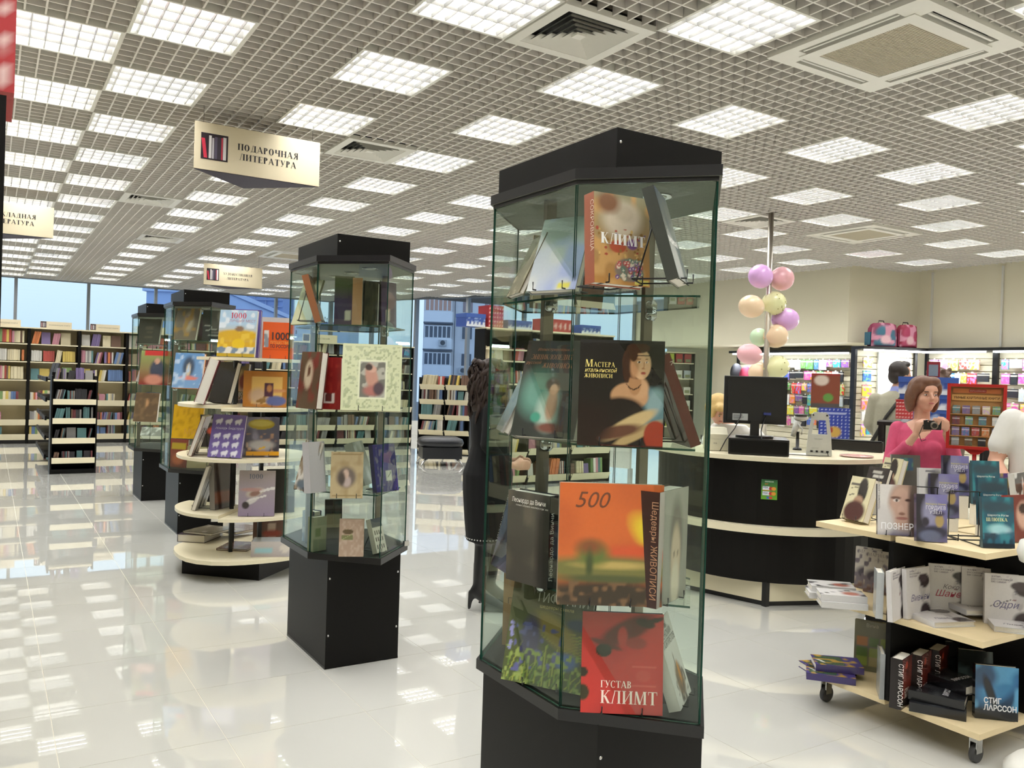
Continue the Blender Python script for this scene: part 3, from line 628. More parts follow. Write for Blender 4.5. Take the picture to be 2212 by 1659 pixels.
book('white book with a tower on its cover leaning in the nearest glass case', .165, .24, .034, [('bg', '#d4d0c8'), ('e', .55, .25, .25, .2, '#8a7058', .35), ('e', .6, .33, .06, .13, '#c98a4a', .5), ('e', .5, .45, .03, .12, '#7d7468', .4), ('nr', 22, '#6a625a', .6, .1, .2, 0, .9, .35, 9)], onz(1482, 1522, z1), 36, 19, '#c9c4ba', n=26, titles=[('b', 'ТАЙНЫ\nЖЕНСКИХ\nПОРТРЕТОВ', .08, .88, .026, '#4a4844')], group=GC, stand='black wire stand under the white tower book')
book('brown spined book standing at the back left of the bottom board, nearest glass case', .14, .26, .035, [('bg', '#b9956a')], onz(1128, 1395, z1), -35, 0, '#a9794a', n=5, group=GC, titles=[('b', 'Гог', .1, .55, .03, '#6a5138')])

# ------------------------------------------------------------------ hanging signs
def sign(label, x0, y, z0, z1, W, l1, l2, dep=.45, icon=True, cut=0):
    t = thing('hanging_sign', label, 'sign', (x0, y, z0), 0, 'hanging section signs'); h = z1-z0
    b = MB(); b.box(0, W, 0, .008, 0, h); b.build('front_panel', mat('sign_cream', '#e9dcbd', .45, noise=.02), t)
    for s, A, B in ((0, (0, 0), (W*.5, dep)), (1, (W, 0), (W*.5, dep))):
        d = Vector((B[0]-A[0], B[1]-A[1], 0)); L = d.length; d /= L; n = Vector((-d.y, d.x, 0))
        q = MB(); q.obox(Vector((*A, h/2))+d*(L/2+.01), d, L/2-.015, n, .004, Vector((0, 0, 1)), h/2); q.build('side_panel', mat('sign_cream'), t)
    MB().prism([(0.0, .009), (W, .009), (W*.5, dep)], -.004, .001).build('bottom_panel', mat('sign_purple', '#2b2436', .6), t)
    for x in (.06, W-.06): MB().tube([(x, .004, h), (x, .004, CEIL-z0+.02)], .0015, 4).build('hanging_wire', m_wire, t)
    if icon:
        k = W/.93; ic = MB().box(.045*k, .235*k, -.002, 0, .075*k, .265*k).build('book_emblem', ink('#241a24'), t)
        for (x, w_, hh, tilt, col) in ((.066, .024, .14, .16, '#d0334c'), (.1, .018, .165, 0, '#e9e4e4'), (.122, .014, .15, 0, '#c9c4cc'), (.14, .02, .16, 0, '#565064'), (.163, .022, .16, 0, '#3a3440'), (.187, .01, .16, 0, '#c23b50'), (.2, .022, .165, 0, '#e9e4e4')):
            q = MB(); q.poly([((x+tilt*-.12+w_*0)*k+0, -.0028, (.085+hh)*k), (x*k+tilt*.12*k*0, -.0028, .085*k), ((x+w_)*k, -.0028, .085*k), ((x+w_-tilt*.12)*k, -.0028, (.085+hh)*k)]); q.build('emblem_book', ink(col), ic)
    cx = W*(.575 if icon else .5)
    serif(l1, .047*min(1, 11.5/len(l1)), ink('#1c1820'), t, (cx, -.0015, .18), 'CENTER', sx=1.02 if len(l1) < 12 else .9, track=.07, heavy=.22)
    serif(l2, .047*min(1, 11.5/len(l1)), ink('#1c1820'), t, (cx, -.0015, .108), 'CENTER', sx=1.02, track=.05, heavy=.22)
    return t
sign('large cream hanging sign for gift literature with a book emblem and dark underside', .60, .5, 2.945, 3.285, .93, 'ПОДАРОЧНАЯ', 'ЛИТЕРАТУРА')
sign('small distant cream hanging sign for fiction with a book emblem', 2.27, 8.2, 2.845, 3.185, .93, 'ХУДОЖЕСТВЕННАЯ', 'ЛИТЕРАТУРА')
sign('cream hanging sign for applied literature cut off by the left frame edge', -.985, 4.6, 2.87, 3.20, .93, 'ПРИКЛАДНАЯ', 'ЛИТЕРАТУРА', icon=True)

# ------------------------------------------------------------------ second glass case: its books
G2 = 'books inside the second glass case'
a4, a3, a2, a1 = z4, z3, z2, z1
def B2(label, w, h, t, ops, px, py, z, rz, lean, spine, n=14, st=None, **k): return book(label, w, h, t, ops, onz(px, py, z), rz, lean, spine, n=n, group=G2, stand=st, **k)
B2('pale green leaning board in the left part of the second glass case, top shelf', .18, .25, .012, [('bg', '#b9bb96'), ('r', .1, .6, .4, .8, '#8a8a6c')], 648, 702, a4, -75, 18, '#a9a982', 8)
B2('brown spined book leaning right on the top shelf of the second glass case', .15, .245, .034, [('bg', '#6b4a34')], 698, 700, a4, 64, 17, '#8a5a3c', 6, st='black wire stand under the leaning brown spined book')
B2('dark purple and green book standing on the top shelf of the second glass case', .1, .25, .05, [('grad', '#3f2f4c', '#4f5a3c', .5, .8), ('r', .6, .1, .85, .3, '#c9c4b0')], 742, 702, a4, -30, 0, '#5a4a34', 10)
B2('tan spined book standing on the top shelf of the second glass case', .05, .24, .12, [('grad', '#b08a68', '#a07850')], 770, 702, a4, -30, 0, '#9a7450', 6)
B2('dark ridged book standing at the right of the top shelf, second glass case', .07, .23, .13, [('bg', '#3c3a2c'), ('n', 10, '#2c2a20', .5, .2, 3)], 800, 704, a4, -28, 0, '#2f2c22', 8)
B2('tall dark violet book at the right end of the top shelf, second glass case', .1, .24, .03, [('grad', '#4c3c58', '#5a4860'), ('r', .35, .15, .6, .4, '#c9c0ac')], 840, 708, a4, 14, 3, '#2b2632', 8)
B2('brown album with an oval portrait at the left of the second glass case', .155, .27, .04, [('bg', '#54402f'), ('n', 5, '#6b2a24', .55, .3, 4), ('e', .45, .6, .2, .25, '#b9a68c', .3), ('e', .45, .66, .08, .1, '#5a3a2a', .3)], 660, 884, a3, -72, 6, '#54241e', 14)
B2('large red leather album with a tan page block in the second glass case', .145, .25, .055, [('grad', '#82211f', '#7a1f1d'), ('n', 12, '#8f2c26', .5, .4, 5), ('r', .45, .12, .8, .32, '#dcd0c8'), ('nr', 9, '#5a2a28', .5, .1, .47, .14, .78, .3, 6)], 703, 884, a3, -40, 0, '#7a1f1d', 22)
frame_ops = [('bg', '#cfd4ac'), ('nr', 30, '#a9b08a', .66, .06, .04, .04, .96, .96, 11), ('nr', 22, '#b4ba96', .7, .05, .04, .04, .96, .96, 5), ('r', .27, .17, .76, .76, '#dde0c0'), ('r', .3, .2, .73, .73, '#6b6a60'), ('nr', 16, '#a9a698', .5, .1, .3, .2, .73, .73, 4), ('e', .5, .5, .1, .2, '#b98a78', .3, 15), ('e', .5, .62, .08, .05, '#c9a08c', .3), ('e', .45, .65, .06, .05, '#3a2c28', .3), ('e', .52, .3, .15, .08, '#a56a60', .5), ('e', .62, .33, .09, .1, '#4a3a40', .4)]
B2('cream ornamented album with a framed picture of a lady in the second glass case', .275, .315, .035, frame_ops, 800, 890, a3, -25, 10, '#c9c7a6', 64, st='black wire stand under the cream ornamented album')
B2('collage covered book leaning at the left of the third shelf, second glass case', .16, .26, .02, [('bg', '#8a7a64'), ('n', 6, '#5a3c28', .5, .2, 3), ('n', 8, '#c9c4b8', .6, .15, 5), ('e', .5, .12, .4, .1, '#54606a', .4)], 650, 1062, a2, -80, 14, '#9a968c', 16, st='black wire stand under the collage covered book')
B2('white boxed book seen from its blank side in the second glass case', .1, .255, .05, [('grad', '#b5b3b4', '#c9c7c8')], 688, 1066, a2, 22, 6, '#bdbbbc', 6)
B2('cream antique book with an oval picture of a girl in the second glass case', .155, .225, .02, [('bg', '#b3a17c'), ('n', 8, '#a08c66', .5, .4, 3), ('r', .06, .04, .94, .07, '#8a7650'), ('r', .06, .93, .94, .96, '#8a7650'), ('e', .48, .45, .3, .22, '#6b6058', .35), ('e', .5, .36, .13, .12, '#b5a39c', .4), ('e', .47, .52, .09, .1, '#c4a998', .4), ('e', .35, .42, .1, .14, '#4c443e', .5)], 748, 1078, a2, -20, 11, '#8f7c56', 26, st='black wire stand under the cream antique book')
B2('silver grey boxed book leaning behind the cream antique book', .15, .24, .05, [('grad', '#8c8a80', '#9a988e'), ('n', 6, '#b5b3aa', .55, .2, 3)], 800, 1052, a2, 48, 20, '#a5a398', 10)
B2('blue gilt patterned book with a small white label in the second glass case', .15, .245, .03, [('bg', '#34306c'), ('nr', 14, '#6f6a7c', .66, .08, .05, .05, .95, .95, 4), ('e', .5, .6, .2, .3, '#3c387a', .2), ('r', .5, .22, .74, .45, '#c9cabc'), ('l', .55, .28, .7, .4, .012, '#5a6a58')], 838, 1064, a2, 18, 11, '#3f3a5c', 26, st='black wire stand under the blue gilt book')
B2('pale blue box standing at the left of the bottom board, second glass case', .08, .165, .06, [('grad', '#8f9cb0', '#a9b2c0'), ('n', 5, '#c4c9d0', .6, .2, 4)], 664, 1170, a1, -60, 0, '#4a5a80', 8)
B2('green grey box with fern print on the bottom board of the second glass case', .085, .175, .045, [('grad', '#7d8468', '#9a9c80'), ('r', .2, .45, .6, .65, '#5f7048')], 690, 1190, a1, 20, 0, '#8d9078', 10)
B2('dark framed tablet shaped book standing at the back, second glass case', .1, .165, .012, [('bg', '#23211f'), ('r', .05, .0, .95, .45, '#8a8066')], 720, 1140, a1, -15, 10, '#1c1a19', 10)
B2('pinkish stone textured box with a green leaf emblem in the second glass case', .122, .185, .035, [('bg', '#a8907c'), ('n', 14, '#b8a28e', .5, .3, 3), ('e', .35, .67, .22, .07, '#5a4a2e', .15), ('r', .1, .46, .55, .58, '#6f7048'), ('l', .12, .46, .52, .6, .01, '#9aa070')], 758, 1203, a1, -24, 2, '#b39c86', 26)
B2('small book with windows drawn on its cover, bottom board of the second glass case', .085, .175, .03, [('bg', '#c9c3b4'), ('r', 0, .74, 1, 1, '#4c5058')] + [('r', .12+.2*i, .12+.2*j, .24+.2*i, .24+.2*j, '#5a5450') for i in range(4) for j in range(3)], 826, 1196, a1, 30, 17, '#c4beb0', 20, st='black wire stand under the small book with windows')
# third and fourth cases
G3 = 'books inside the far glass cases'
def B3(label, w, h, t, ops, px, py, z, rz, lean, spine, n=12, **k): return book(label, w, h, t, ops, onz(px, py, z) if not isinstance(z, tuple) else aty(px, py, *z), rz, lean, spine, n=n, group=G3, **k)
B3('colourful album leaning on the top shelf of the third glass case', .24, .3, .03, [('bg', '#7a6a5c'), ('e', .6, .55, .2, .3, '#c9b49a', .6), ('e', .5, .6, .12, .15, '#4a3f8a', .4), ('n', 6, '#b58a4a', .6, .2, 4)], 396, 738, (2.2, a4), -46, 14, '#b3a998', 18)
B3('dark violet album right of the colourful album, third glass case', .17, .26, .03, [('bg', '#4a3a38'), ('e', .5, .5, .3, .3, '#6a4660', .5)], 434, 738, (2.35, a4), -20, 6, '#2c2422', 8)
B3('black album with white handwriting on the top shelf of the third glass case', .24, .29, .03, [('bg', '#26282a'), ('e', .85, .8, .3, .25, '#a9a094', .4), ('l', .1, .5, .3, .52, .02, '#e0e0dc'), ('l', .15, .35, .5, .4, .02, '#e0e0dc'), ('l', .2, .2, .6, .2, .015, '#c9c9c4'), ('l', .3, .35, .35, .52, .015, '#e0e0dc')], 466, 742, (2.15, a4), -16, 8, '#1c1c1c', 22)
B3('light blue album with an orange spine on the third shelf of the third glass case', .25, .3, .035, [('grad', '#7a9cc0', '#5f8ab8'), ('e', .5, .6, .2, .3, '#3c4a5c', .4), ('e', .5, .5, .07, .2, '#c9b89a', .4), ('e', .5, .28, .35, .06, '#d07a6a', .3), ('n', 8, '#b0c4d8', .65, .15, 5)], 402, 840, a3, -35, 12, '#e07a2c', 20)
B3('yellow album with faint lettering in the third glass case', .27, .29, .02, [('bg', '#c49a1e'), ('n', 12, '#a88218', .5, .3, 3)], 402, 948, a2, -38, 8, '#b08a1a', 14, titles=[('b', 'МИР', .4, .12, .07, '#b08016')])
B3('red and yellow magazine on the bottom board of the third glass case', .2, .26, .02, [('grad', '#6a2a22', '#8f2c26'), ('r', .1, .62, .9, .85, '#c9a01e'), ('e', .5, .3, .3, .2, '#b05a3a', .5)], 382, 1010, a1, -50, 6, '#7a2a22', 14)
B3('cream album with a round clock face cover in the third glass case', .27, .2, .03, [('bg', '#b5a47e'), ('e', .5, .6, .35, .4, '#c4b590', .1), ('e', .5, .62, .06, .04, '#2c2a24', .3)], 436, 1012, a1, -25, 4, '#a09070', 16)
B3('black album with faint gold lettering on the top shelf of the fourth glass case', .27, .29, .03, [('bg', '#39342c'), ('r', .35, .6, .7, .68, '#5f5646'), ('r', .4, .45, .65, .5, '#5a5242'), ('r', .35, .25, .7, .3, '#5f5646')], 318, 742, (4.3, a4), -40, 12, '#a9a598', 14)
B3('magazine with a seated man and red header in the fourth glass case', .27, .33, .02, [('grad', '#7a2a24', '#8a9a5a'), ('r', .15, .86, .95, 1, '#c0302c'), ('e', .6, .45, .25, .3, '#2f3648', .3), ('e', .58, .7, .09, .09, '#c99a80', .3), ('e', .5, .15, .3, .15, '#c0806a', .4)], 330, 832, a3, -30, 10, '#9a9890', 20)
B3('grey album seen edge on beside the seated man magazine', .2, .3, .03, [('bg', '#8f8a84')], 303, 826, a3, -70, 18, '#9a958c', 5)
B3('brown album with a candlelit figure in the fourth glass case', .27, .32, .03, [('bg', '#5c4a36'), ('e', .5, .65, .08, .14, '#a8805a', .5), ('r', .1, .08, .9, .11, '#3c3024'), ('n', 9, '#6f5a40', .55, .3, 4)], 312, 912, a2, -38, 10, '#b0a896', 16)
B3('grey striped book pile leaning in the fourth glass case, bottom board', .25, .12, .1, [('bg', '#77756c'), ('n', 9, '#c9c7be', .6, .1, 4)], 325, 950, a1, -25, 30, '#8f8d84', 12)

# ------------------------------------------------------------------ round tiered stand
t = thing('tiered_book_stand', 'round tiered wooden book stand on a dark square plinth left of the second glass case', 'book stand', (1.05, .565, 0))
s2 = .31
MB().prism([(-.44, -.0), (0, -.44), (.44, 0), (0, .44)], 0, .128).build('plinth', m_black, t)
def disc(r, a0, a1, n=28, ex=2.5):
    P = [] if a1-a0 >= 360 else [(0, 0)]
    for k in range(n if a1-a0 >= 360 else n+1):
        a = math.radians(a0+(a1-a0)*k/n); c_, s_ = math.cos(a), math.sin(a); q = (abs(c_)**ex+abs(s_)**ex)**(-1/ex)*r
        P.append((c_*q, s_*q))
    return P
RSZ = dict(bot=.158, l4=.475, r4=.452, f3=.868, l2=1.245, r2=1.228, top=1.588)
MB().prism(disc(.485, 0, 360), .130, .158).build('shelf_board', m_cream, t)
for key, r, a0, a1 in (('l4', .49, 130, 235), ('r4', .49, 235, 345), ('f3', .49, 0, 360), ('l2', .49, 130, 235), ('r2', .49, 235, 345), ('top', .37, 0, 360)):
    MB().prism(disc(r, a0, a1, 28, 2.2), RSZ[key]-.022, RSZ[key]).build('shelf_board', m_cream, t)
for x, y in ((-.13, -.13), (.06, -.2), (.14, .1), (-.05, .16)): MB().box(x-.013, x+.013, y-.013, y+.013, .158, 1.566).build('post', m_wire, t)
GR = 'books on the round tiered stand'
def BR(label, w, h, t_, ops, px, py, key, rz, lean, spine, n=16, y=None, **k): return book(label, w, h, t_, ops, onz(px, py, RSZ[key]+.0005) if y is None else aty(px, py, y, RSZ[key]+.0005), rz, lean, spine, n=n, group=GR, **k)
BR('blue and yellow travel album titled 1000 on the top tier', .275, .345, .03, [('grad', '#c49a1c', '#a9c4d8', .3, .7), ('r', 0, .02, 1, .2, '#6a7a8c'), ('nr', 12, '#d8d4c8', .5, .1, 0, .06, 1, .2, 3), ('r', 0, 0, 1, .06, '#a88c20'), ('e', .5, .45, .6, .13, '#c9a01e', .3), ('nr', 9, '#dcb83a', .5, .2, 0, .2, 1, .55, 6), ('e', .55, .28, .17, .1, '#d8b414', .15), ('e', .55, .6, .12, .06, '#7a5a3c', .4), ('nr', 9, '#d8e0e6', .55, .15, 0, .62, 1, 1, 5)], 508, 772, 'top', -34, 9, '#c9c9c4', 40, y=.33, titles=[('s', '1000', .3, .82, .042, '#c0203a', dict(sx=1.0, track=.02)), ('b', 'ЛУЧШИХ МЕСТ', .26, .74, .026, '#a05a74')], stand='black wire stand under the travel album titled 1000')
BR('violet album standing behind the blue and yellow travel album', .2, .36, .03, [('bg', '#5a4a8a')], 528, 770, 'top', -30, 9, '#54448a', 6, y=.42)
BR('white album back seen behind the orange travel book', .22, .32, .02, [('bg', '#c9c6c0')], 592, 770, 'top', -20, 3, '#c9c6c0', 6, y=.55)
BR('orange travel book titled 1000 on the top tier', .225, .272, .045, [('bg', '#d2561e'), ('r', .03, .3, .2, .78, '#8a9098'), ('nr', 8, '#dcd8d0', .5, .1, .03, .3, .2, .78, 4), ('r', .85, .3, 1, .7, '#a08a70'), ('r', 0, .24, 1, .26, '#b8481a'), ('r', .2, .5, .85, .55, '#d2561e')], 600, 774, 'top', -18, 4, '#b8481a', 34, y=.36, titles=[('b', '1000', .24, .52, .078, '#3a1c18', dict(bold=.002, width=.13)), ('b', 'ПУТЕШЕСТВИЙ', .24, .4, .03, '#e0a040', dict(width=.14)), ('b', 'ПО РОССИИ', .24, .29, .036, '#4a1c14', dict(bold=.001, width=.145))], stand='black wire stand under the orange travel book')
BR('thick grey and red spined album leaning on the left of the second tier', .26, .33, .07, [('bg', '#b0a8a0'), ('n', 4, '#8f8680', .5, .3, 3)], 421, 873, 'l2', -105, 17, '#7a2030', 10)
BR('black album leaning next to the thick grey and red album', .24, .31, .04, [('bg', '#211d1a')], 470, 872, 'l2', -70, 15, '#1d1a18', 6)
BR('blue art album with a goddess on its cover on the second tier', .27, .32, .03, [('bg', '#34396e'), ('r', .1, .12, .95, .95, '#5a5440'), ('n', 4, '#7a6a48', .5, .3, 5), ('e', .6, .75, .2, .14, '#b09468', .4), ('e', .6, .55, .16, .22, '#b59478', .3, 20), ('e', .72, .4, .28, .08, '#c4a284', .3, -10), ('e', .25, .5, .1, .2, '#3a5a5c', .5), ('e', .85, .55, .12, .2, '#7a3a34', .5)], 496, 873, 'r2', -48, 9, '#2c2f5c', 34, titles=[('b', 'ИСКУССТВО', .25, .2, .036, '#d8d0c8', dict(width=.17)), ('b', 'РЕНЕССАНСА', .12, .1, .04, '#d8b8b4', dict(width=.21))])
BR('ochre landscape format album with a small dark portrait on the second tier', .31, .265, .035, [('bg', '#b07430'), ('r', .18, .1, .9, .84, '#d8b064'), ('e', .75, .18, .25, .14, '#5a6494', .2), ('e', .35, .3, .2, .22, '#c0a488', .5), ('e', .75, .46, .25, .05, '#c08a60', .4), ('r', .5, .3, .7, .68, '#4a2a3c'), ('e', .6, .52, .06, .1, '#b07a4c', .4), ('nr', 12, '#8a6a3c', .6, .1, .3, .1, .6, .3, 6)], 571, 880, 'r2', -22, 4, '#94602a', 34, stand='black wire stand under the ochre landscape format album')
BR('book seen from its pink page edge leaning on the left of the third tier', .25, .3, .03, [('bg', '#5a4a44')], 412, 983, 'f3', -112, 18, '#8a6a64', 6, stand='black wire stand behind the pink edged book')
BR('dark cover with a red flame at the back of the third tier', .2, .26, .02, [('bg', '#2f2c28'), ('e', .6, .5, .3, .12, '#c0503a', .4), ('r', .1, .75, .8, .85, '#8a8478')], 458, 966, 'f3', -20, 6, '#26231f', 14)
horses = [('bg', '#6e5e9c')]
for i in range(3):
    for j in range(4):
        cx, cy = .2+.29*i, (.1, .3, .5, .84)[j]; horses += [('e', cx, cy, .1, .045, '#e4e2ec', .35), ('e', cx+.07, cy+.04, .04, .03, '#e4e2ec', .3), ('e', cx-.06, cy-.04, .02, .04, '#e4e2ec', .4), ('e', cx+.05, cy-.04, .02, .04, '#e4e2ec', .4)]
BR('lilac book patterned with small white horses on the third tier', .25, .31, .025, horses, 483, 990, 'f3', -40, 15, '#8a7ab0', 44, titles=[('b', 'лошадь Бидструп', .12, .655, .026, '#d4d0e4')], stand='black wire stand under the lilac book with white horses')
BR('city street at night book with a gold oval on the third tier', .255, .29, .03, [('grad', '#3a3034', '#6a6a7c'), ('n', 6, '#8a8494', .5, .3, 3), ('nr', 10, '#b08a70', .5, .2, .1, .15, 1, .6, 6), ('e', .5, .3, .35, .12, '#b5b0ac', .5), ('e', .5, .82, .36, .13, '#b09a34', .06), ('e', .5, .84, .3, .08, '#c9b85a', .3), ('r', .1, .04, 1, .13, '#d89a20'), ('l', .45, .2, .6, .25, .02, '#e0b030')], 563, 988, 'f3', -14, 5, '#504a58', 36, stand='black wire stand under the night street book')
BR('large dark book seen from behind with grey page edge, left fourth tier', .25, .33, .03, [('bg', '#4a4236')], 424, 1098, 'l4', -118, 17, '#9a948c', 6, stand='black wire stand behind the large dark book')
BR('dark album with a grey spine standing by the post on the fourth tier', .22, .34, .045, [('bg', '#3a2c24'), ('r', 0, .15, 1, .4, '#6a3a24')], 486, 1098, 'l4', 38, 4, '#8f8a84', 8)
BR('silver album with a revolver and 1000 on its cover, fourth tier', .25, .325, .035, [('grad', '#8a7c94', '#a89c98'), ('e', .45, .52, .25, .1, '#b5a89c', .3, 12), ('e', .45, .5, .15, .06, '#8a6a60', .4, 12), ('l', .6, .55, 1, .62, .03, '#d8d4d0'), ('e', .35, .33, .2, .06, '#c9c4c0', .3, 20), ('l', .3, .35, .75, .45, .02, '#d4d0cc'), ('e', .2, .24, .1, .08, '#3a3434', .3), ('e', .35, .58, .3, .04, '#b08a84', .5)], 553, 1116, 'r4', -20, 5, '#8a7e7a', 36, titles=[('s', '1000', .28, .82, .034, '#5a6070', dict(track=.04))], stand='black wire stand under the silver revolver album')
BR('black album with one white letter beside the silver revolver album', .2, .32, .03, [('bg', '#282522')], 606, 1108, 'r4', -8, 5, '#1e1c1a', 8, titles=[('b', 'Е', .1, .5, .035, '#d0ccc4')])
for lab, w, d, h, px, py, rz, col, dz in (('flat grey brown boxed album lying at the left end of the lowest tier', .22, .28, .06, 412, 1172, -38, '#4a4048', 0), ('flat glossy album on top of the grey brown boxed album', .26, .3, .018, 425, 1172, -50, '#6a6250', .061), ('thin album lying aslant across the lowest tier', .22, .3, .02, 488, 1160, -62, '#6b5a50', .03), ('brown patterned album lying at the front of the lowest tier', .23, .28, .015, 500, 1190, -35, '#5a2c20', 0), ('dark stacked albums lying behind the left post', .24, .28, .08, 486, 1128, -20, '#4f4c4c', 0)):
    p = onz(px, py, RSZ['bot']); book(lab, w, d, h, [('bg', col), ('n', 5, '#8a8274', .55, .25, len(lab))], (p[0], p[1], p[2]+dz+.0005), rz, 0, col, n=14, flat=True, group=GR)
for lab, px, py, w, h, d, rz, ops in (('clear plastic gift box with a pale blue label on the lowest tier', 585, 1203, .28, .11, .17, -22, [('grad', '#b0a8a8', '#c4bdb8'), ('r', .1, .2, .55, .65, '#9ac4cc'), ('e', .85, .55, .12, .3, '#d8d0c4', .1)]), ('brown picture box standing behind the clear gift box', 580, 1165, .24, .15, .1, -14, [('bg', '#5a443c'), ('r', .45, .1, .7, .8, '#a09084'), ('e', .6, .3, .3, .2, '#7a2a24', .4)])):
    b = MB(); art_grid(b, w, h, ops, 16); b.col = lin('#b5aca4' if 'clear' in lab else '#4a3832'); b.box(-w/2, w/2, .0005, d, 0, h)
    o = tag(b.build('gift_box', m_print, None, onz(px, py, RSZ['bot']+.0005), math.radians(rz)), lab, 'box', GR)
    MB().box(-w/2+.01, w/2-.01, .01, d-.01, h, h+.002).build('lid', mat('box_lid_'+str(px), '#c9d0dc' if 'clear' in lab else '#3f302c', .2), o)

# ------------------------------------------------------------------ square rolling stand at the right
RX, RY = 3.18, -3.65
t = thing('rolling_book_stand', 'square pale wood rolling book stand with black cross panels at the right', 'book stand', (RX, RY, 0))
for z in (.115, .485, .838):
    for sx in (-1, 1):
        for sy in (-1, 1): MB().box(min(sx*.0125, sx*.41), max(sx*.0125, sx*.41), min(sy*.0125, sy*.405), max(sy*.0125, sy*.405), z, z+.025).build('shelf_board', m_birch, t)
MB().box(-.42, .42, -.012, .012, .1401, .838).build('cross_panel', m_black, t)
for s in (-1, 1): MB().box(-.012, .012, min(s*.0125, s*.40), max(s*.0125, s*.40), .1401, .838).build('cross_panel', m_black, t)
for x in (-.36, .36):
    for y in (-.36, .36):
        c = MB(); c.box(x-.012, x+.03, y-.016, y-.012, .04, .114); c.box(x-.012, x+.03, y+.012, y+.016, .04, .114); c.box(x-.02, x+.035, y-.02, y+.02, .109, .1149)
        cs = c.build('caster', m_chrome, t)
        b = MB(); b.tube([(x+.012, y-.011, .0365), (x+.012, y+.011, .0365)], .0365, 20); b.build('caster_wheel', m_rubber, cs)
GS = 'books on the rolling book stand'
zt, zm, zb = .8635, .5105, .1405
def BS(label, w, h, t_, ops, px, py, z, rz, lean, spine, n=20, **k): return book(label, w, h, t_, ops, onz(px, py, z), rz, lean, spine, n=n, group=GS, **k)
coat = [('bg', '#d8cfa8'), ('e', .62, .7, .2, .3, '#2c241e', .15, 12), ('e', .55, .45, .2, .12, '#a5836a', .3), ('e', .5, .2, .45, .25, '#4a2620', .25), ('r', .08, .8, .45, .86, '#5a544a'), ('l', .1, .55, .35, .6, .012, '#4a4438'), ('l', .1, .72, .4, .76, .01, '#6a6450')]
BS('cream novel with a dark coated figure at the front left corner of the top board', .14, .215, .045, coat, 1838, 1130, zt, -98, 20, '#c9b98e', 24, stand='black wire rack under the front cream novel')
BS('black novel with white script between the two cream novels', .14, .215, .03, [('bg', '#2c2522'), ('e', .7, .4, .14, .1, '#a03a2c', .4), ('r', .3, .72, .8, .78, '#c9c4b8'), ('r', .25, .85, .7, .9, '#b5b0a4')], 1876, 1094, zt, -98, 20, '#231d1a', 18)
BS('cream novel with a dark coated figure, second copy standing farther back', .14, .215, .045, coat, 1912, 1066, zt, -98, 18, '#c9b98e', 24)
BS('grey back cover with a small blue green picture on the top board', .17, .24, .025, [('bg', '#57544e'), ('r', .3, .6, .75, .92, '#33506a'), ('nr', 8, '#4c7a6a', .5, .2, .3, .6, .75, .92, 4), ('r', .2, .05, .5, .2, '#8a8780')], 1958, 1068, zt, -40, 10, '#8f8c84', 22, stand='black wire stand in front of the grey back cover')
BS('white biography with a grey half face behind the portrait paperback', .13, .2, .025, [('bg', '#d2d0cc'), ('e', .75, .45, .45, .5, '#5f5d5b', .25), ('e', .85, .42, .4, .42, '#a5a29e', .4), ('e', .55, .48, .07, .03, '#2c2a28', .4), ('r', .3, .9, .7, .94, '#77757a')], 2010, 1088, zt, -34, 5, '#c9c7c4', 26)
BS('black book at the back of the top board', .2, .2, .03, [('bg', '#242220')], 2045, 1055, zt, -25, 4, '#1d1b1a', 6)
face = [('grad', '#5c5670', '#d9d4ce', 0, .25), ('e', .72, .6, .42, .48, '#8f7468', .3), ('e', .6, .58, .3, .42, '#c09e8c', .35), ('r', .88, 0, 1, 1, '#4a403c'), ('e', .92, .5, .14, .6, '#54463f', .5), ('e', .47, .74, .13, .03, '#6a4c42', .4), ('e', .48, .69, .08, .03, '#ddd0c8', .4), ('e', .49, .69, .035, .026, '#3a2c28', .3), ('e', .78, .7, .08, .028, '#4a3630', .4), ('e', .6, .5, .08, .1, '#c9a694', .5), ('e', .62, .43, .08, .03, '#8a6658', .5), ('e', .62, .34, .16, .03, '#9a6a60', .4), ('e', .1, .3, .3, .3, '#cfcac6', .5)]
BS('paperback with a large close portrait of a man on the top board', .165, .222, .02, face, 1938, 1158, zt, -40, 7, '#4a4450', 46, titles=[('b', 'ПОЗНЕР', .08, .12, .038, '#f0eeee', dict(bold=.0005, width=.135)), ('b', 'прощание с иллюзиями', .06, .5, .013, '#6a6668', dict(rot=(math.pi/2, -math.pi/2, 0)))], stand='black wire stand under the portrait paperback', soft=True)
knot = [('grad', '#5d5a80', '#7470a0', .2, .9), ('r', 0, 0, .3, 1, '#25222c'), ('e', .45, .62, .25, .3, '#8a88a4', .6), ('e', .55, .2, .5, .14, '#2c2c40', .4), ('e', .45, .12, .35, .12, '#5a607a', .4), ('e', .75, .45, .14, .14, '#a08a5a', .2), ('e', .72, .6, .2, .06, '#3a344a', .4), ('e', .3, .42, .12, .1, '#2c2836', .4)]
for k, (px, py, dz, wh) in enumerate(((2013, 1172, 0, 'at the front of'), (2040, 1148, .06, 'in the middle of'), (2064, 1120, .115, 'at the back of'))):
    p = onz(px, py, zt); book('violet paperback with a small house %s its stepped wire rack' % wh, .125, .2, .028, knot, (p[0], p[1], zt+dz), -38, 6, 0 and '' or '#3a3656', n=26, group=GS, titles=[('b', 'Вероника Шумак', .3, .78, .011, '#c9c070'), ('b', 'ГОРДИЕВ', .3, .68, .022, '#e0dee6', dict(width=.08)), ('b', 'УЗЕЛ', .42, .59, .02, '#d4d2dc')])
    if k: tag(MB().box(-.06, .06, .0, .05, 0, dz-.001).build('paperback_pile', m_paper, None, (p[0], p[1], zt), math.radians(-38)), 'pale page block pile under the violet paperback %s its rack' % wh, 'book pile', GS)
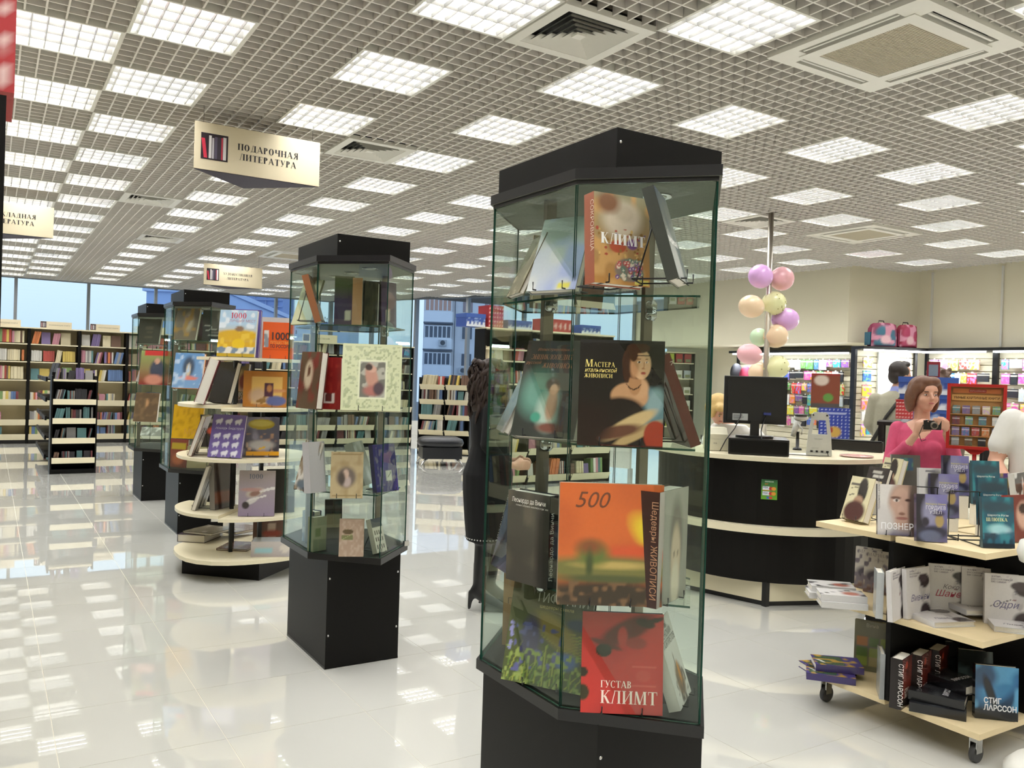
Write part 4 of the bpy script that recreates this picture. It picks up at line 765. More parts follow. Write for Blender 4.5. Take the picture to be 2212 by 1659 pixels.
sea = [('grad', '#1f5a72', '#24505e'), ('e', .5, .35, .35, .06, '#b5d4dc', .8), ('n', 5, '#2c7a86', .5, .3, 4), ('e', .5, .38, .3, .08, '#9accd0', .7), ('nr', 9, '#17384a', .5, .2, 0, .1, 1, .3, 5), ('r', 0, 0, 1, .08, '#182430'), ('e', .5, .8, .6, .12, '#2a4450', .6)]
for k, (px, py, dz, wh) in enumerate(((2158, 1185, 0, 'front copy'), (2146, 1160, .05, 'middle copy'), (2130, 1135, .1, 'rear copy'))):
    p = onz(px, py, zt); book('teal sea paperback with yellow title, %s in the wire rack' % wh, .135, .21, .02, sea, (p[0], p[1], zt+dz), -30, 6, 0, '#1f4654', n=26, group=GS, titles=[('b', 'Шарлотта Роган', .16, .62, .0115, '#dfe8e0'), ('s', 'ШЛЮПКА', .14, .52, .0145, '#e4e6a4', dict(track=.04))]) if False else book('teal sea paperback with yellow title, %s in the wire rack' % wh, .135, .21, .02, sea, (p[0], p[1], zt+dz), -30, 6, '#1f4654', n=26, group=GS, titles=[('b', 'Шарлотта Роган', .16, .62, .0115, '#dfe8e0'), ('s', 'ШЛЮПКА', .12, .52, .0145, '#e4e6a4', dict(track=.04))])
    if k: tag(MB().box(-.06, .06, .0, .04, 0, dz-.001).build('paperback_pile', m_paper, None, (p[0], p[1], zt), math.radians(-30)), 'pale page block pile under the %s of the teal paperback' % wh, 'book pile', GS)
for lab, px, py, rz in (('black stepped wire rack holding the violet paperbacks', 2030, 1165, -38), ('black stepped wire rack holding the teal paperbacks', 2145, 1180, -30)):
    b = MB(); r = .0028
    for s in (-.068, .068): b.tube([(s, -.02, .03), (s, -.02, r), (s, .22, r), (s, .22, .2), (s, .21, .2)], r, 5)
    for y in (.0, .12, .22): b.tube([(-.068, y, r), (.068, y, r)], r, 5)
    b.tube([(-.068, .22, .2), (.068, .22, .2)], r, 5)
    p = onz(px, py, zt); tag(b.build('wire_rack', m_wire, None, p, math.radians(rz)), lab, 'wire rack', 'stepped wire racks')
BS('black book with white photographs leaning at the right edge of the top board', .17, .23, .03, [('bg', '#262422'), ('n', 6, '#c9c7c2', .6, .1, 5)], 2214, 1120, zt, 10, 8, '#d4d2cc', 18)
BS('dark red book with a portrait at the right edge of the top board', .15, .2, .03, [('bg', '#6a2a24'), ('e', .6, .55, .3, .3, '#c9a08c', .3), ('e', .6, .7, .2, .12, '#3a2420', .3)], 2212, 1172, zt, -10, 8, '#a03a30', 18)
BS('violet and gold book behind the teal paperbacks', .14, .22, .025, [('grad', '#3a6a5a', '#5a3a7a'), ('n', 5, '#b09a5a', .65, .15, 4)], 2172, 1115, zt, -14, 5, '#4a3060', 14)
BS('dark green book behind the violet paperbacks', .15, .25, .025, [('grad', '#1f2420', '#2f4a3c'), ('n', 5, '#3f7a6a', .6, .2, 6)], 2090, 1098, zt, -28, 4, '#23302a', 12)
tag(MB().box(-.045, .045, 0, .09, 0, .1).box(-.04, .04, .005, .085, .1, .104).build('card_box', mat('grey_card', '#a8a59c', .6), None, onz(1888, 1112, zt), math.radians(-50)), 'pale grey card box standing behind the cream novels', 'box')
# middle board
g = 0
for k, (px, py, dz, dx) in enumerate(((1862, 1322, 0, 0), (1852, 1300, .0285, 0), (1830, 1300, 0, .0), (1836, 1284, .0285, 0))):
    p = onz((1868, 1866, 1838, 1842)[k], (1312, 1310, 1292, 1290)[k], zm)
    book('white novel with red pattern lying in the low pile on the middle board, %s' % ('front lower', 'front upper', 'rear lower', 'rear upper')[k], .13, .2, .028, [('bg', '#d6d4d2'), ('e', .4, .3, .25, .2, '#a05a4c', .5), ('n', 6, '#4c4a50', .7, .1, k)], (p[0], p[1], zm+dz), 48, 0, '#c9c7c4', n=14, flat=True, group=GS)
for lab, px, py in (('pale novel with dark trees, left of the two upright on the middle board', 1869, 1262), ('pale novel with dark trees, right of the two upright on the middle board', 1897, 1270)):
    book(lab, .12, .205, .022, [('grad', '#6a5550', '#cfcac2', .1, .4), ('e', .45, .38, .4, .16, '#55505a', .5), ('n', 9, '#77707a', .62, .12, 5), ('e', .6, .2, .2, .06, '#8a4a44', .6)], (3.10 if px < 1880 else 3.07, onx(px, py, 3.09)[1], zm), -72, 3, spine='#c9c6c0', n=24, group=GS, titles=[('s', 'МАРИНА', .14, .86, .016, '#8a8684', dict(track=.02)), ('b', 'роман', .4, .76, .014, '#a9a09a')])
BS('grey white book standing on edge against the black cross panel, middle board', .12, .2, .03, [('bg', '#c4c6c6')], 1904, 1330, zm, 40, 0, '#b5b8b8', 5)
def coco(hair, cap): return [('bg', '#dcd8d6'), ('e', .33, .9, .2, .07, '#c4bcc0', .06), ('e', .32, .9, .185, .062, '#dedad8', .06), ('e', .78, .1, .22, .18, '#3a3034', .3), ('e', .68, .42, .07, .12, '#b5b0b0', .3), ('e', .68, .6, .15, .17, '#c4c0c0', .2), ('e', .78, .72, .2, .14, hair, .2), ('e', .7, .78, .2, .09, cap, .2), ('e', .6, .63, .035, .012, '#54505a', .4), ('e', .6, .66, .05, .008, '#54505a', .4), ('e', .58, .5, .035, .012, '#8a6064', .4)]
for lab, px, py, w, n, tx, rz in (('white biography standing far left of the biography row, spine forward', 1944, 1338, .17, 16, None, 14), ('white biography with a dark haired woman, second in the biography row', 1986, 1334, .17, 20, 'Вивьен', 0),
      ('white biography with a red title and capped woman in the biography row', 2056, 1326, .2, 40, 'Шанель', -46), ('white biography half hidden between two others in the biography row', 2122, 1334, .17, 22, None, -48), ('white biography with a woman holding a long cigarette holder', 2182, 1352, .2, 40, 'Одри', -46)):
    o = BS(lab, w, .215, .022, coco('#3a3234', '#2c2628' if tx == 'Шанель' else '#4c4246') + ([('l', .1, .35, .5, .5, .006, '#4a464c')] if tx == 'Одри' else []), px, py, zm, rz, 4, '#d8d4d2', n, titles=([('b', 'жизнь,\nрассказанная\nею самой', .12, .93, .0125, '#77707a')] + ([('b', tx, .14, .34, .04, '#b0304a' if tx == 'Шанель' else '#6a6484', dict(shear=.35))] if tx else []) + ([('b', 'Коко', .3, .5, .028, '#6a6068', dict(shear=.35))] if tx == 'Шанель' else [])))
for lab, px, py, rz, dz in (('white biography lying flat at the left of the middle board front', 2010, 1345, 20, 0), ('white biography lying across the other two flat ones', 2080, 1332, 15, .0255), ('white biography lying flat at the right of the middle board front', 2150, 1360, -10, 0)):
    p = onz(px, py, zm); book(lab, .2, .215, .024, coco('#3a3234', '#4c4246'), (p[0]+.03, p[1]-.09, zm+dz), rz-40, 0, '#d4d2d2', n=24, flat=True, group=GS, titles=[('b', 'Пиаф', .2, .2, .03, '#4a4650', dict(shear=.3))])
# lowest board
for lab, px, py, rz, dz in (('violet and green book lying lowest in the left pile of the lowest board', 1846, 1470, 40, 0), ('violet and green book lying aslant on top of its pile, lowest board', 1858, 1462, 48, .0335), ('violet and green book at the back of the left pile, lowest board', 1830, 1448, 70, 0.0)):
    p = onz(px, py, zb); book(lab, .15, .215, .032, [('bg', '#4a3f7c'), ('r', .1, .4, .9, .95, '#3f5a3c'), ('n', 7, '#b08a3c', .62, .12, 4), ('l', .3, .8, .5, .9, .03, '#e0dcd8')], (p[0], p[1], zb+dz), rz, 0, '#3a2f64', n=18, flat=True, group=GS)
BS('olive book with coloured squares standing upright on the lowest board', .17, .24, .025, [('bg', '#77755c')] + [('r', .08+.3*i, .1+.2*j, .36+.3*i, .28+.2*j, ('#8a9a4a', '#b0743a', '#a59a6a', '#5f7a3c', '#c4b890')[(i*2+j*3) % 5]) for i in range(3) for j in range(3)], 1884, 1452, zb, -60, 2, '#8a8870', 24, titles=[('b', 'Вина', .3, .88, .024, '#c4c0ac')])
BS('grey book standing on edge against the black cross panel, lowest board', .14, .2, .02, [('bg', '#8f9292')], 1906, 1500, zb, 40, 0, '#a0a3a3', 5)
stig = [('grad', '#2a1a18', '#5a2622'), ('n', 4, '#7a3026', .5, .3, 5), ('e', .4, .85, .12, .08, '#a0483a', .5), ('r', .1, .03, .9, .2, '#201a18')]
for lab, px, py in (('thick dark red thriller standing nearest in the row of three', 1958, 1526), ('thick dark red thriller in the middle of the row of three', 1998, 1516), ('thick dark red thriller farthest in the row of three', 2036, 1503)):
    BS(lab, .135, .215, .05, stig, px, py, zb, 15, 0, '#1c1513', 20, sp_title=('СТИГ ЛАРССОН', .028, '#ece8e4'), titles=[('b', 'СТИГ\nЛАРССОН', .25, .3, .024, '#c9b8ac', dict(bold=.0008))])
wave = [('grad', '#131b24', '#2c5a86', .15, .7), ('e', .5, .6, .5, .25, '#3c7aa8', .5, 30), ('n', 4, '#5a9ac4', .6, .2, 7), ('e', .2, .8, .3, .2, '#2a4a6a', .5), ('e', .35, .5, .1, .35, '#161a22', .4, 25), ('r', 0, 0, 1, .12, '#14161a')]
BS('black thriller with a blue wave standing at the right of the lowest board', .165, .22, .035, wave, 2152, 1556, zb, -44, 3, '#15171b', 40, titles=[('b', 'СТИГ\nЛАРССОН', .2, .3, .032, '#e4e6ea', dict(bold=.001))])
BS('dark thriller standing behind the blue wave thriller, nearer of two', .165, .22, .035, [('bg', '#1d211f'), ('n', 5, '#3a4a4c', .6, .2, 5)], 2112, 1516, zb, -44, 3, '#141614', 10)
BS('dark thriller standing behind the blue wave thriller, farther of two', .165, .22, .035, [('bg', '#1a1d1c'), ('n', 5, '#2f3a3a', .6, .2, 5)], 2082, 1496, zb, -44, 3, '#141614', 10)
for lab, px, py, rz, dz in (('black thriller lying lowest in the loose pile on the lowest board', 2062, 1538, 30, 0), ('black thriller lying second in the loose pile on the lowest board', 2062, 1536, 24, .0405), ('black thriller lying on top of the loose pile, turned aslant', 2082, 1530, -4, .081)):
    p = onz(px, py, zb); book(lab, .145, .215, .039, [('bg', '#1e1f22'), ('n', 4, '#3c3f44', .55, .3, 4), ('r', .1, .28, .9, .4, '#26272b')], (p[0], p[1]-.05, zb+dz), rz, 0, '#17181b', n=14, flat=True, group=GS, titles=[('b', 'ЛАРССОН', .15, .3, .03, '#d0d0d4', dict(bold=.0008))])

# ------------------------------------------------------------------ shelving and the many small books on it
def small_cover():
    m = bpy.data.materials.new('small_cover'); m.use_nodes = True; n = m.node_tree.nodes; l = m.node_tree.links; b = n['Principled BSDF']
    b.inputs['Roughness'].default_value = .35
    oi = n.new('ShaderNodeObjectInfo'); tc_ = n.new('ShaderNodeTexCoord'); ad = n.new('ShaderNodeVectorMath'); ad.operation = 'ADD'
    cb = n.new('ShaderNodeCombineXYZ'); ml = n.new('ShaderNodeMath'); ml.operation = 'MULTIPLY'; ml.inputs[1].default_value = 37.0
    l.new(oi.outputs['Random'], ml.inputs[0]); l.new(ml.outputs[0], cb.inputs[0]); l.new(ml.outputs[0], cb.inputs[1])
    l.new(tc_.outputs['Generated'], ad.inputs[0]); l.new(cb.outputs[0], ad.inputs[1])
    tx = n.new('ShaderNodeTexNoise'); tx.inputs['Scale'].default_value = 3.5; tx.inputs['Detail'].default_value = 2; l.new(ad.outputs[0], tx.inputs['Vector'])
    rp = n.new('ShaderNodeValToRGB'); rp.color_ramp.elements[0].position = .48; rp.color_ramp.elements[1].position = .58; l.new(tx.outputs['Fac'], rp.inputs[0])
    hs = n.new('ShaderNodeHueSaturation'); hs.inputs['Hue'].default_value = .58; hs.inputs['Saturation'].default_value = .7; hs.inputs['Value'].default_value = .9; l.new(oi.outputs['Color'], hs.inputs['Color'])
    hm = n.new('ShaderNodeMath'); hm.operation = 'ADD'; hm.inputs[1].default_value = .1; l.new(oi.outputs['Random'], hm.inputs[0]); l.new(hm.outputs[0], hs.inputs['Hue'])
    mx = n.new('ShaderNodeMix'); mx.data_type = 'RGBA'; l.new(rp.outputs[0], mx.inputs['Factor']); l.new(oi.outputs['Color'], mx.inputs['A']); l.new(hs.outputs[0], mx.inputs['B'])
    sz = n.new('ShaderNodeSeparateXYZ'); l.new(tc_.outputs['Generated'], sz.inputs[0])
    g1 = n.new('ShaderNodeMath'); g1.operation = 'COMPARE'; g1.inputs[1].default_value = .72; g1.inputs[2].default_value = .07; l.new(sz.outputs['Z'], g1.inputs[0])
    m2 = n.new('ShaderNodeMix'); m2.data_type = 'RGBA'; m2.blend_type = 'SCREEN'; l.new(g1.outputs[0], m2.inputs['Factor']); l.new(mx.outputs['Result'], m2.inputs['A']); m2.inputs['B'].default_value = (.35, .33, .3, 1)
    l.new(m2.outputs['Result'], b.inputs['Base Color']); return m
m_small = small_cover()
sb = MB(); sb.box(-.5, .5, 0, 1, 0, 1, 0, top=1); sm_book = sb.mesh('small_book', (m_small, m_paper))
COLN = {'red': '#9c4238', 'orange': '#bd7040', 'yellow': '#c4ac5a', 'green': '#74905a', 'blue': '#566f98', 'violet': '#6f6088', 'pink': '#b8808c', 'white': '#d0cdc4', 'black': '#2a282c', 'brown': '#6a5040', 'grey': '#8c8a88', 'teal': '#567c7e', 'cream': '#cec3a2', 'maroon': '#663034'}
SMALL = []
def put(kind, col, where, p, w, d, h, rz, lean=0.0, roll=0.0):
    SMALL.append((kind, col, where, p, w, d, h, rz, lean, roll))
def fill(where, p0, dirv, L, rz, h0, h1, cols, depth=.15, gap=.0, front=.15, lean=8, fill_=.95, thick=(.018, .045), kind='shelf_book'):
    """a row of books along dirv from p0; some face out"""
    x = .015; p0 = Vector(p0); dv = Vector((dirv[0], dirv[1], 0)); ln = 0
    inw = Vector((-dv.y, dv.x, 0))
    while x < L*fill_-.03:
        c = RND.choice(cols); h = RND.uniform(h0, h1)
        if RND.random() < front:
            w = h*RND.uniform(.62, .78)
            if x+w > L-.01: break
            put(kind, c, where, p0+dv*(x+w/2)+inw*.03, w, .018, h, rz, lean); x += w+RND.uniform(.005, .03)
        else:
            n = RND.randint(3, 7); tk = RND.uniform(*thick); h = RND.uniform(h0, h1); same = RND.random() < .4; rl = RND.choice((0, 0, 0, 9, 12)) 
            off = h*math.sin(math.radians(rl))
            for k in range(n):
                w = tk*RND.uniform(.8, 1.25)
                if x+w+off > L-.01: return
                if not same: c = RND.choice(cols)
                put(kind, c, where, p0+dv*(x+w/2)+inw*RND.uniform(.0, .02), w*.96, depth, h*RND.uniform(.94, 1.0), rz, 0 if rl else lean*.6, rl); x += w
            x += off+RND.uniform(0, .03)
def bookcase(label, p, rz, W, levels, top, dep=.32, fascia=(), base=.07, back=True, side=m_black, group='tall shelving units', topover=True, name='bookcase', backm=None):
    """origin at the left front corner on the floor, front faces -y; levels are the upper faces of the shelves"""
    t = thing(name, label, 'bookcase', p, math.radians(rz), group)
    for x in (0, W-.024): MB().box(x, x+.024, 0, dep, 0, top).build('side_panel', side, t)
    if back: MB().box(.024, W-.024, dep-.015, dep, base, top).build('back_panel', backm or mat('beige_back', '#cfc19a', .6, noise=.04), t)
    MB().box(.024, W-.024, .04, dep, 0, base).build('plinth', m_dark, t)
    for k, z in enumerate(levels):
        f = fascia[k] if k < len(fascia) else .022
        b = MB(); b.box(.025, W-.025, .0, dep-.016, z-.02, z); s = b.build('shelf_board', m_cream, t)
        if f > .03:
            q = MB(); a = [(0.025, -.055, z+.02), (W-.025, -.055, z+.02), (W-.025, 0, z-f+.02), (.025, 0, z-f+.02)]
            a2 = [(x, y+.012, zz) for x, y, zz in a]; i = [q.vert(v) for v in a+a2]
            for fc in ((0, 3, 2, 1), (4, 5, 6, 7), (0, 1, 5, 4), (1, 2, 6, 5), (2, 3, 7, 6), (3, 0, 4, 7)): q.face([i[j] for j in fc])
            q.build('price_rail', m_cream, s)
    if topover: MB().box(-.0, W, -.03, dep, top, top+.022).build('top_board', m_cream, t)
    return t
def R2(p, rz, v):
    a = math.radians(rz); return Vector((p[0]+v[0]*math.cos(a)-v[1]*math.sin(a), p[1]+v[0]*math.sin(a)+v[1]*math.cos(a), v[2] if len(v) > 2 else 0))
def dirz(rz): return (math.cos(math.radians(rz)), math.sin(math.radians(rz)))
LV = (.16, .43, .80, 1.18, 1.52, 1.85); FA = (.11, .11, .11, .03, .022, .022)
KIDS = ['red', 'orange', 'yellow', 'green', 'blue', 'violet', 'pink', 'white', 'red', 'cream', 'teal', 'maroon', 'white', 'grey', 'brown', 'cream']
LIT = ['black', 'white', 'brown', 'grey', 'maroon', 'cream', 'teal', 'blue']
shelfn = ('lowest', 'second', 'third', 'fourth', 'fifth', 'top')
# far wall run
for k in range(-1, 5):
    x0 = .0+.83*k; nm = ('leftmost', 'second', 'third', 'fourth', 'fifth', 'sixth')[k+1]
    bookcase('cream shelved bookcase with black uprights below the far windows, %s from the left' % nm, (x0, 12.0, 0), 0, .829, LV, 2.13, fascia=FA, group='bookcases below the far windows')
    for s, z in enumerate(LV):
        if s < 2 and k not in (0, 1, 2): ff = .5
        else: ff = .95
        hh = (.13, .18) if s < 3 else (.2, .26)
        fill('the %s shelf of the %s far bookcase' % (shelfn[s], nm), (x0+.025, 12.03, z), (1, 0), .78, 0, hh[0], hh[1], KIDS if s > 1 else KIDS+LIT, front=.45 if s in (5, 3) else .15, fill_=ff if s not in (2,) else .7)
    if k < 4:
        st = thing('shelf_header', 'small cream header sign with a book emblem standing on the %s far bookcase' % nm, 'sign', (x0+.17, 11.99, 2.152), 0, 'header signs on the far bookcases')
        MB().box(0, .52, 0, .008, 0, .125).build('header_panel', mat('sign_cream'), st); e = MB().box(.005, .1, -.002, 0, .01, .12).build('book_emblem', ink('#2c1c20'), st)
        for q, c in ((.02, '#c9a0a0'), (.05, '#e0dcd8'), (.075, '#8a8084')): MB().box(q, q+.016, -.0035, -.002, .02, .1).build('emblem_book', ink(c), e)
        bfont(('ПРИКЛАДНЫЕ КНИГИ', 'РАЗВИВАЮЩИЕ КНИГИ', 'ИНОСТРАННЫЕ ЯЗЫКИ', 'УЧЕБНИКИ', 'СЛОВАРИ')[k+1], .03, ink('#8a7f68'), st, (.14, -.001, .05), maxw=.35)
# second far run, nearer, ending right of the second glass case
for k in range(4):
    x0 = 3.63+.83*k; nm = ('leftmost', 'second', 'third', 'rightmost')[k]
    bookcase('black sided bookcase of the run behind the second glass case, %s' % nm, (x0, 10.2, 0), 0, .829, LV, 2.06, fascia=FA, group='bookcases behind the second glass case', backm=m_black)
    for s, z in enumerate(LV): fill('the %s shelf of the %s bookcase behind the second glass case' % (shelfn[s], nm), (x0+.025, 10.23, z), (1, 0), .78, 0, .16, .22, LIT, front=.3, fill_=.9)
    if k == 1:
        st = thing('shelf_header', 'cream header sign seen through the second glass case', 'sign', (x0+.1, 10.19, 2.082), 0, 'header signs on the far bookcases')
        MB().box(0, .7, 0, .008, 0, .15).build('header_panel', mat('sign_cream'), st); bfont('ХУДОЖЕСТВЕННАЯ', .035, ink('#4a4438'), st, (.2, -.001, .06), maxw=.45)
        MB().box(.01, .13, -.002, 0, .015, .14).build('book_emblem', ink('#2c1c20'), st)
# dark two-sided gondola at the end of the left aisle
gt = thing('gondola_shelf', 'low black two-sided gondola shelf with cream price rails at the left', 'bookcase', (.105, 7.02, 0))
MB().box(0, .02, 0, .34, 0, 1.34).build('side_panel', m_black, gt); MB().box(.545, .565, 0, .34, 0, 1.34).build('side_panel', m_black, gt)
MB().box(.02, .545, .32, .345, .05, 1.38).build('back_panel', m_black, gt); MB().box(.02, .545, .03, .32, 0, .06).build('plinth', m_black, gt)
MB().box(.2, .4, .346, 3.1, 0, 1.36).build('spine_panel', m_black, gt)
GL = (.20, .47, .74, 1.00, 1.285)
for k, z in enumerate(GL):
    s = MB().box(.021, .544, -.0, .32, z-.02, z).build('shelf_board', m_black if k < 4 else m_cream, gt)
    f = .06 if k < 4 else .03
    MB().box(.021, .544, -.03, -.001, z-f+.005, z+.02 if k < 4 else z).build('price_rail', m_cream, s)
    for yy in (.9, 1.7, 2.5): 
        q = MB(); q.box(-.02, .2, yy-.38, yy+.38, z-.02, z); q.box(-.045, -.021, yy-.38, yy+.38, z-.04, z+.02); q.build('side_shelf', m_black, gt)
    dk = ['black', 'grey', 'black', 'maroon', 'brown', 'teal'] if k < 4 else ['violet', 'grey', 'brown', 'black', 'maroon']
    fill('the %s shelf of the low black gondola' % shelfn[k if k < 4 else 5], (.13, 7.04, z), (1, 0), .51, 0, .13 if k else .09, .17 if k else .11, dk, front=.2, depth=.11, fill_=1.0, thick=(.012, .02))
for yy, z in ((7.55, 1.29), (8.3, 1.29)): put('shelf_book', 'black', 'the side shelf of the low black gondola', Vector((.15, yy, z)), .17, .02, .22, -80, 14)
# slanting low rack behind the ottoman
A0, lr = (6.33, 8.61), -40.0
bookcase('low black magazine rack with slanted cream shelves behind the ottoman', (*A0, 0), lr, 1.0, (), 1.46, dep=.5, back=True, backm=m_black, topover=False, name='magazine_rack', group=None)
lrk = bpy.data.objects['magazine_rack']
q = R2(A0, lr, (.51, 0)); MB().box(.5, .524, .001, .485, .07, 1.46).build('side_panel', m_black, lrk)
for k, z in enumerate((.10, .45, .74, 1.03, 1.31)):
    for c in range(2):
        x0 = .03+c*.5; b = MB(); b.box(x0, x0+.465, .0, .34, z-.02, z); s = b.build('shelf_board', m_cream, lrk)
        q = MB(); a = [(x0, -.09, z+.02), (x0+.465, -.09, z+.02), (x0+.465, 0, z-.08), (x0, 0, z-.08)]; a2 = [(x, y+.012, zz) for x, y, zz in a]; i = [q.vert(v) for v in a+a2]
        for fc in ((0, 3, 2, 1), (4, 5, 6, 7), (0, 1, 5, 4), (1, 2, 6, 5), (2, 3, 7, 6), (3, 0, 4, 7)): q.face([i[j] for j in fc])
        q.build('price_rail', m_cream, s)
        p = R2(A0, lr, (x0, .02, z)); p.z = z
        fill('the %s shelf of the low magazine rack, %s column' % (shelfn[k if k < 4 else 5], ('left', 'right')[c]), p, dirz(lr), .46, lr, .17, .23, [['white', 'red', 'white', 'cream'], ['yellow', 'brown', 'white', 'black']][c] if k == 4 else LIT+['white', 'white'], front=.25, depth=.13, thick=(.022, .04), fill_=1.0)
# tall rack with gift boxes on top, seen through the nearest case
DX, DY = 5.08, 4.0
for k in range(3):
    x0 = DX+.745*k; nm = ('left', 'middle', 'right')[k]
    bookcase('tall black rack of children books under red and blue gift boxes, %s section' % nm, (x0, DY, 0), 2, .76, (.12, .45, .8, 1.12, 1.42, 1.74, 1.9) if k == 0 else (.12, .5, .9, 1.25, 1.58, 1.86), 2.16, dep=.26, fascia=(.1, .1, .1, .03), group='tall rack sections under the gift boxes', backm=m_black)
    for s, z in enumerate((.12, .45, .8, 1.12, 1.42, 1.74) if k == 0 else (.12, .5, .9, 1.25, 1.58, 1.86)):
        p = R2((x0, DY), 2, (.03, .03)); fill('the %s shelf of the tall rack, %s section' % (shelfn[s], nm), (p.x, p.y, z), dirz(2), .7, 2, .14, .24 if s < 5 else .2, KIDS+['white', 'cream'], front=.35, depth=.16)
snow = lambda base, line: [('bg', base), ('nr', 16, line, .72, .05, 0, 0, 1, 1, 5)]
def gift_box(label, p, w, d, h, rz, kind):
    b = MB()
    if kind == 'red': ops = [('bg', '#a92a2e')] + [('e', .08+.17*i, .1+.2*j, .035, .05, '#e4c4c0', .3) for i in range(6) for j in range(5)]
    else: ops = [('bg', '#2c4a94'), ('r', 0, 0, 1, .22, '#dfe4ec')] + [('e', .1+.2*i, .25, .06, .16, '#dfe4ec', .2) for i in range(5)] + [('nr', 14, '#8fa6d0', .7, .05, 0, .4, 1, .75, 4)]
    art_grid(b, w, h*.98, ops, 18); b.col = lin('#a92a2e' if kind == 'red' else '#2c4a94'); b.box(-w/2, w/2, .0005, d, 0, h)
    o = tag(b.build('gift_box', m_matte, None, p, math.radians(rz)), label, 'box', 'red and blue winter gift boxes')
    MB().box(-w/2-.004, w/2+.004, -.004, d+.004, h*.72 if kind == 'blue' else h, h+.006).build('lid', mat('lid_'+kind, '#b03034' if kind == 'red' else '#34559f', .5), o)
for k, (px, w, h, kind) in enumerate(((1028, .3, .17, 'blue'), (1072, .24, .3, 'red'), (1125, .4, .12, 'blue'), (1208, .5, .18, 'red'), (1282, .36, .13, 'blue'))):
    p = ony(px, 700, 4.08); gift_box('%s winter gift box on the tall rack, %s from its left end' % (kind, nth(k)), (p[0], 4.08+.026*(p[0]-5), 2.183), w, .28, h, 2, kind)
# left aisle run next to the camera: seen at the frame edge and mirrored in the glass
for k in range(5):
    y0 = -3.45+.92*k
    bk_ = bookcase('black bookcase of the aisle run along the left frame edge, %s from the near end' % nth(k), (-.655, y0, 0), 90, .919, LV, 2.155, fascia=(.1,)*6, group='bookcases along the left frame edge', dep=.4)
    if k == 0: MB().box(-.022, -.001, -.058, .4, 0, 2.155).build('end_panel', m_black, bk_)
    for s, z in enumerate(LV): fill('the %s shelf of the %s bookcase along the left frame edge' % (shelfn[s], nth(k)), (-.70, y0+.03, z), (0, 1), .85, 90, .16, .24, LIT+['red', 'violet'], front=.3, depth=.16)
gift_box('red snowflake gift box cut by the top left frame corner', (-.80, -3.42, 2.178), .44, .3, .42, 0, 'red')
gift_box('blue winter gift box behind the red one on the left aisle run', (-.88, -2.9, 2.178), .4, .3, .2, 0, 'blue')

# ---- realise the small books: the ones that show largest singly, the rest as one mass
def seen_size(b):
    p = b[3]; d = view_dist((p[0], p[1], p[2]+b[6]/2)); return b[6]*max(b[4], .03)/(d*d) if d < 1e8 else 0
BIG = 205
order = sorted(range(len(SMALL)), key=lambda i: -seen_size(SMALL[i])); single = {i for i in order[:BIG] if seen_size(SMALL[i]) > 0}
count = {}
mass = MB()
for i, (kind, col, where, p, w_, d_, h_, rz, lean, roll) in enumerate(SMALL):
    R = Matrix.Translation(p) @ Matrix.Rotation(math.radians(rz), 4, 'Z') @ Matrix.Rotation(math.radians(roll), 4, 'Y') @ Matrix.Rotation(math.radians(-lean), 4, 'X')
    zlow = min((R @ Vector(v)).z for v in ((-w_/2, 0, 0), (w_/2, 0, 0), (-w_/2, d_, 0), (w_/2, d_, 0)))
    R = Matrix.Translation((0, 0, p[2]-zlow+.001)) @ R
    c = lin(COLN[col]); j = RND.uniform(.75, 1.2); c = tuple(min(1, v*j) for v in c)
    k = count[where] = count.get(where, -1)+1
    if i in single:
        o = link(kind, sm_book); o.matrix_world = R @ Matrix.Diagonal((w_, d_, h_, 1)); o.color = (*c, 1)
        tag(o, '%s book, %s on %s' % (col, nth(k), where), 'book', 'books on the shelving units')
    else:
        mass.col = c; a = [mass.vert(R @ Vector(v)) for v in ((-w_/2,0,0),(w_/2,0,0),(w_/2,d_,0),(-w_/2,d_,0),(-w_/2,0,h_),(w_/2,0,h_),(w_/2,d_,h_),(-w_/2,d_,h_))]
        for q in ((4,5,6,7),(0,1,5,4),(1,2,6,5),(3,0,4,7)): mass.face([a[x] for x in q])
tag(mass.build('distant_books', m_matte), 'smaller and more distant books on all the shelving units', 'books', None, 'stuff')

def loft(b, rows, mi=0, n=20):
    rings = [[b.vert((x+rx*math.cos(2*math.pi*k/n), y+ry*math.sin(2*math.pi*k/n), z)) for k in range(n)] for x, y, z, rx, ry in rows]
    for A, B in zip(rings, rings[1:]):
        for k in range(n): b.face((A[k], A[(k+1) % n], B[(k+1) % n], B[k]), mi, True)
    b.face(rings[0][::-1], mi); b.face(rings[-1], mi)
# ------------------------------------------------------------------ checkout counter
CCX, CCY = 4.52, -1.42
def arc_pts(r0, r1, a0, a1, n=36):
    A = [(CCX+r1*math.cos(math.radians(a0+(a1-a0)*k/n)), CCY+r1*math.sin(math.radians(a0+(a1-a0)*k/n))) for k in range(n+1)]
    B = [(CCX+r0*math.cos(math.radians(a0+(a1-a0)*k/n)), CCY+r0*math.sin(math.radians(a0+(a1-a0)*k/n))) for k in range(n, -1, -1)]
    return A+B
ct = thing('checkout_counter', 'curved black checkout counter with cream top, band and plinth', 'counter', (0, 0, 0))
A0c, A1c = 130, 325
MB().prism(arc_pts(.42, .92, A0c, A1c), .995, 1.025).build('counter_top', m_cream, ct)
MB().prism(arc_pts(.80, .83, A0c, A1c), .555, .994).build('upper_front_panel', mat('counter_black', '#0a0806', .42, noise=.3, scale=150, spec=.2), ct)
MB().prism(arc_pts(.42, .90, A0c, A1c), .505, .552).build('counter_band', m_cream, ct)
MB().prism(arc_pts(.80, .83, A0c, A1c), .165, .504).build('lower_front_panel', mat('counter_black'), ct)
segs = [130, 170, 222, 275, 325]
